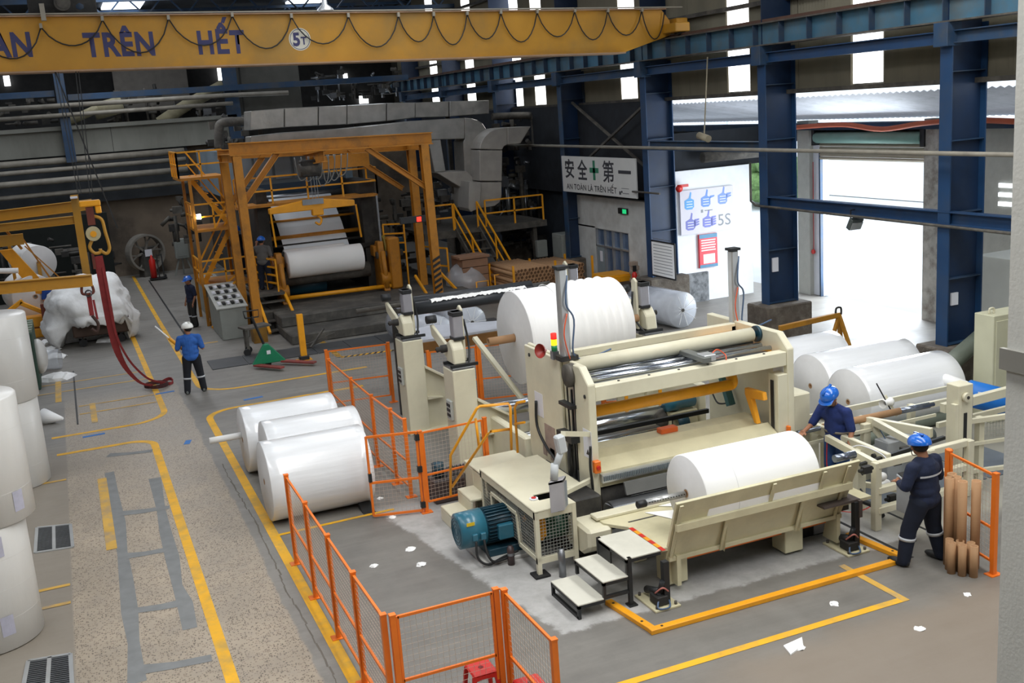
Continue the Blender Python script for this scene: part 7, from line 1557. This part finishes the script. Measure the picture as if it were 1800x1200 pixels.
    ell(b, S((0, ly(1.27), 1.27)), (.2*s, .125*s, .155*s)); ell(b, S((0, ly(.95), .9)), (.182*s, .14*s, .13*s)); ell(b, S((0, ly(1.0), 1.02)), (.178*s, .135*s, .13*s)); ell(b, S((0, ly(1.1), 1.1)), (.17*s, .125*s, .17*s)); chain(b, [S(sh[-1]+V((.03, 0, .0))), S((0, ly(1.42), 1.41)), S(sh[1]+V((-.03, 0, .0)))], [.066*s, .06*s, .066*s])
    for k in (-1, 1):
        e, w_ = V(arms[k][0]), V(arms[k][1]); q = e.lerp(w_, max(0, sleeve-.5)*2) if sleeve > .5 else sh[k].lerp(e, sleeve*2)
        chain(b, [S(sh[k]), S(sh[k].lerp(e, .55)), S(e if sleeve > .5 else q)]+([S(q)] if sleeve > .5 else []), [.072*s, .063*s, .058*s]+([.05*s] if sleeve > .5 else []), 14)
    fuse(b, 'shirt', shirt, t, vox)
    # shoes
    for k in (-1, 1):
        f = foot[k]; b = B(); ell(b, S((f.x, f.y-.05, .045)), (.048*s, .13*s, .05*s)); ell(b, S((f.x, f.y+.02, .07)), (.045*s, .06*s, .06*s)); b.box(0, 0, 0, 0, 0, 0) if 0 else None
        for v in b.b.verts: v.co.z = max(.003, v.co.z)
        o = b.done('shoe', shoes, t, local=True)
        for p in o.data.polygons: p.use_smooth = True
    # hair and helmet
    b = B(); ell(b, (0, .02, .03), (.081, .09, .092)); b.b.transform(hm); bmesh.ops.delete(b.b, geom=[v for v in b.b.verts if (hm.inverted() @ v.co).y < -.035], context='VERTS'); o = b.done('hair', hairm, t, local=True)
    b = B(); n = 24; prev = None
    for (zz, r) in ((-.005, 1.0), (.0, 1.02), (.035, 1.0), (.07, .9), (.1, .68), (.12, .35), (.126, 0)):
        ring = [b.b.verts.new((.108*r*math.cos(2*PI*i/n), .132*r*math.sin(2*PI*i/n), zz)) for i in range(n)] if r else [b.b.verts.new((0, 0, zz))]
        if prev:
            for i in range(n):
                j = (i+1) % n
                if len(ring) == 1: b.b.faces.new((prev[i], prev[j], ring[0]))
                else: b.b.faces.new((prev[i], prev[j], ring[j], ring[i]))
        prev = ring
    a0 = [b.b.verts.new((.1*math.cos(a), -.1-.075*math.sin(a)*1.0, -.008-.012*math.sin(a))) for a in [PI*i/10 for i in range(11)]]; a1 = [b.b.verts.new((.1*math.cos(a), -.06-.03*math.sin(a), .006)) for a in [PI*i/10 for i in range(11)]]
    for i in range(10): b.b.faces.new((a0[i], a0[i+1], a1[i+1], a1[i]))
    b.box(-.012, .012, -.1, .1, .105, .13); b.b.transform(hm @ Matrix.Translation((0, .005, .045)) @ Matrix.Rotation(.06, 4, 'X') @ Matrix.Scale(1.06, 4)); o = b.done('helmet', helmet, t, local=True)
    for p in o.data.polygons: p.use_smooth = True
    if mask:
        b = B(); ell(b, (0, -.07, -.035), (.05, .045, .045)); b.b.transform(hm); o = b.done('face_mask', mat('mask_blue', '#9cc3d8', .8), t, local=True)
    b = B(); b.tube([H((k, -.02, -.03+.0)) for k in (-.08,)]+[H((-.06, -.05, -.1)), H((0, -.07, -.115)), H((.06, -.05, -.1)), H((.08, -.02, -.03))], .005*s, 5); b.done('chin_strap', black, t, local=True)
    if bands:
        for k in (-1, 1):
            q = knee[k].lerp(foot[k], .28); d = (foot[k]-knee[k]).normalized(); B().lathe(S(q), d, [(-.02*s, .079*s), (-.02*s, .087*s), (.02*s, .085*s), (.02*s, .076*s)], 24).done('reflective_band', reflect, t, local=True)
    if back_band:
        b = B(); vs = []
        for i in range(9): a = PI*(.18+.64*i/8); x, y = .213*math.cos(a), .139*math.sin(a)+ly(1.27)+.002; vs.append((b.b.verts.new(S((x, y, 1.235))), b.b.verts.new(S((x, y, 1.26)))))
        for i in range(8): b.b.faces.new((vs[i][0], vs[i+1][0], vs[i+1][1], vs[i][1]))
        b.done('reflective_band', reflect, t, local=True)
    if belt: B().lathe(S((0, ly(1.02), 1.02)), (0, .05, 1), [(-.018*s, .13*s), (-.018*s, .182*s), (.018*s, .182*s), (.018*s, .13*s)], 28).xform(Matrix.Diagonal((1.0, .76, 1, 1))).done('belt', mat('strap_grey', '#7c7468', .7), t, local=True)
    return t
c = G(345, 690)
person('man with a white helmet and royal blue shirt holding a yellow pole, seen from behind', c, R(168), 1.7, royal, mat('charcoal_cloth', '#171a22', .9, var=.2, scale=12), hwhite, armR=(V((.27, -.02, 1.08)), V((.2, -.27, 1.12))), armL=(V((-.26, .03, 1.07)), V((-.2, -.2, 1.08))), headyaw=R(35), sleeve=.42, stance=.17, legfwd=(.05, -.05), shoes=mat('grey_shoes', '#6d7270', .7, var=.2))
bpy.data.objects['person'].rotation_euler.z = R(172)
t = T('control_pole', 'yellow-handled white pole held by the man in the royal blue shirt', 'pole', c+V((-.16, .25, 1.08))); B().cyl((0, 0, 0), (-.25, .2, .26), .045, 10).done('handle', yellow, t, local=True); B().cyl((-.25, .2, .26), (-.52, .45, .56), .018, 8).done('rod', paper, t, local=True); B().cyl((.05, -.05, -.06), (0, 0, 0), .035, 10).done('grip', black, t, local=True)
person('man in dark clothes and blue helmet standing beside the grey control desk', G(343, 574), R(-70), 1.62, navy, black, hblue, sleeve=.45, stance=.1, vox=.016)
person('worker in a navy shirt, blue helmet and face mask leaning over the loading frame', (10.42, 12.62, 0), R(-75), 1.74, navy2, jeans, hblue, armL=(V((-.27, -.2, 1.1)), V((-.2, -.46, 1.08))), armR=(V((.26, -.06, 1.08)), V((.3, -.2, .86))), lean=.14, headyaw=R(0), headpitch=R(28), mask=True, belt=True, bands=False, sleeve=.45, stance=.11)
person('operator in navy workwear and blue helmet at the button box, seen from behind', G(1625, 990), R(193), 1.72, navy, mat('dark_navy_cloth', '#121a2c', .9, var=.2, scale=12), hblue, armL=(V((-.26, -.02, 1.1)), V((-.2, -.26, 1.05))), armR=(V((.28, -.04, 1.12)), V((.1, -.24, 1.08))), headyaw=R(-35), headpitch=R(10), sleeve=.85, stance=.2, legfwd=(-.05, .12), back_band=True, lean=.05, bulk=1.25)
person('worker in a grey shirt reaching up beside the paper machine reel', (5.5, 33.9, 1.1), R(150), 1.66, mat('grey_shirt_cloth', '#5f5d5c', .9), mat('dark_navy_cloth', '#121a2c'), hblue, armR=(V((-.32, -.2, 1.2)), V((-.36, -.42, 1.4)))[::1] and (V((.28, -.2, 1.25)), V((.3, -.42, 1.45))), sleeve=.45, vox=.018, bands=False)
person('worker with a blue helmet half hidden behind the portal frame legs', (5.15, 36.6, 1.3), R(40), 1.62, navy, navy, hblue, sleeve=.5, vox=.02, bands=False)
person('worker in blue behind the heap of waste paper', (-.85, 38.6, 0), R(20), 1.66, mat('bright_blue_cloth', '#2450a8', .9), navy, hblue, sleeve=.5, vox=.02, bands=False)
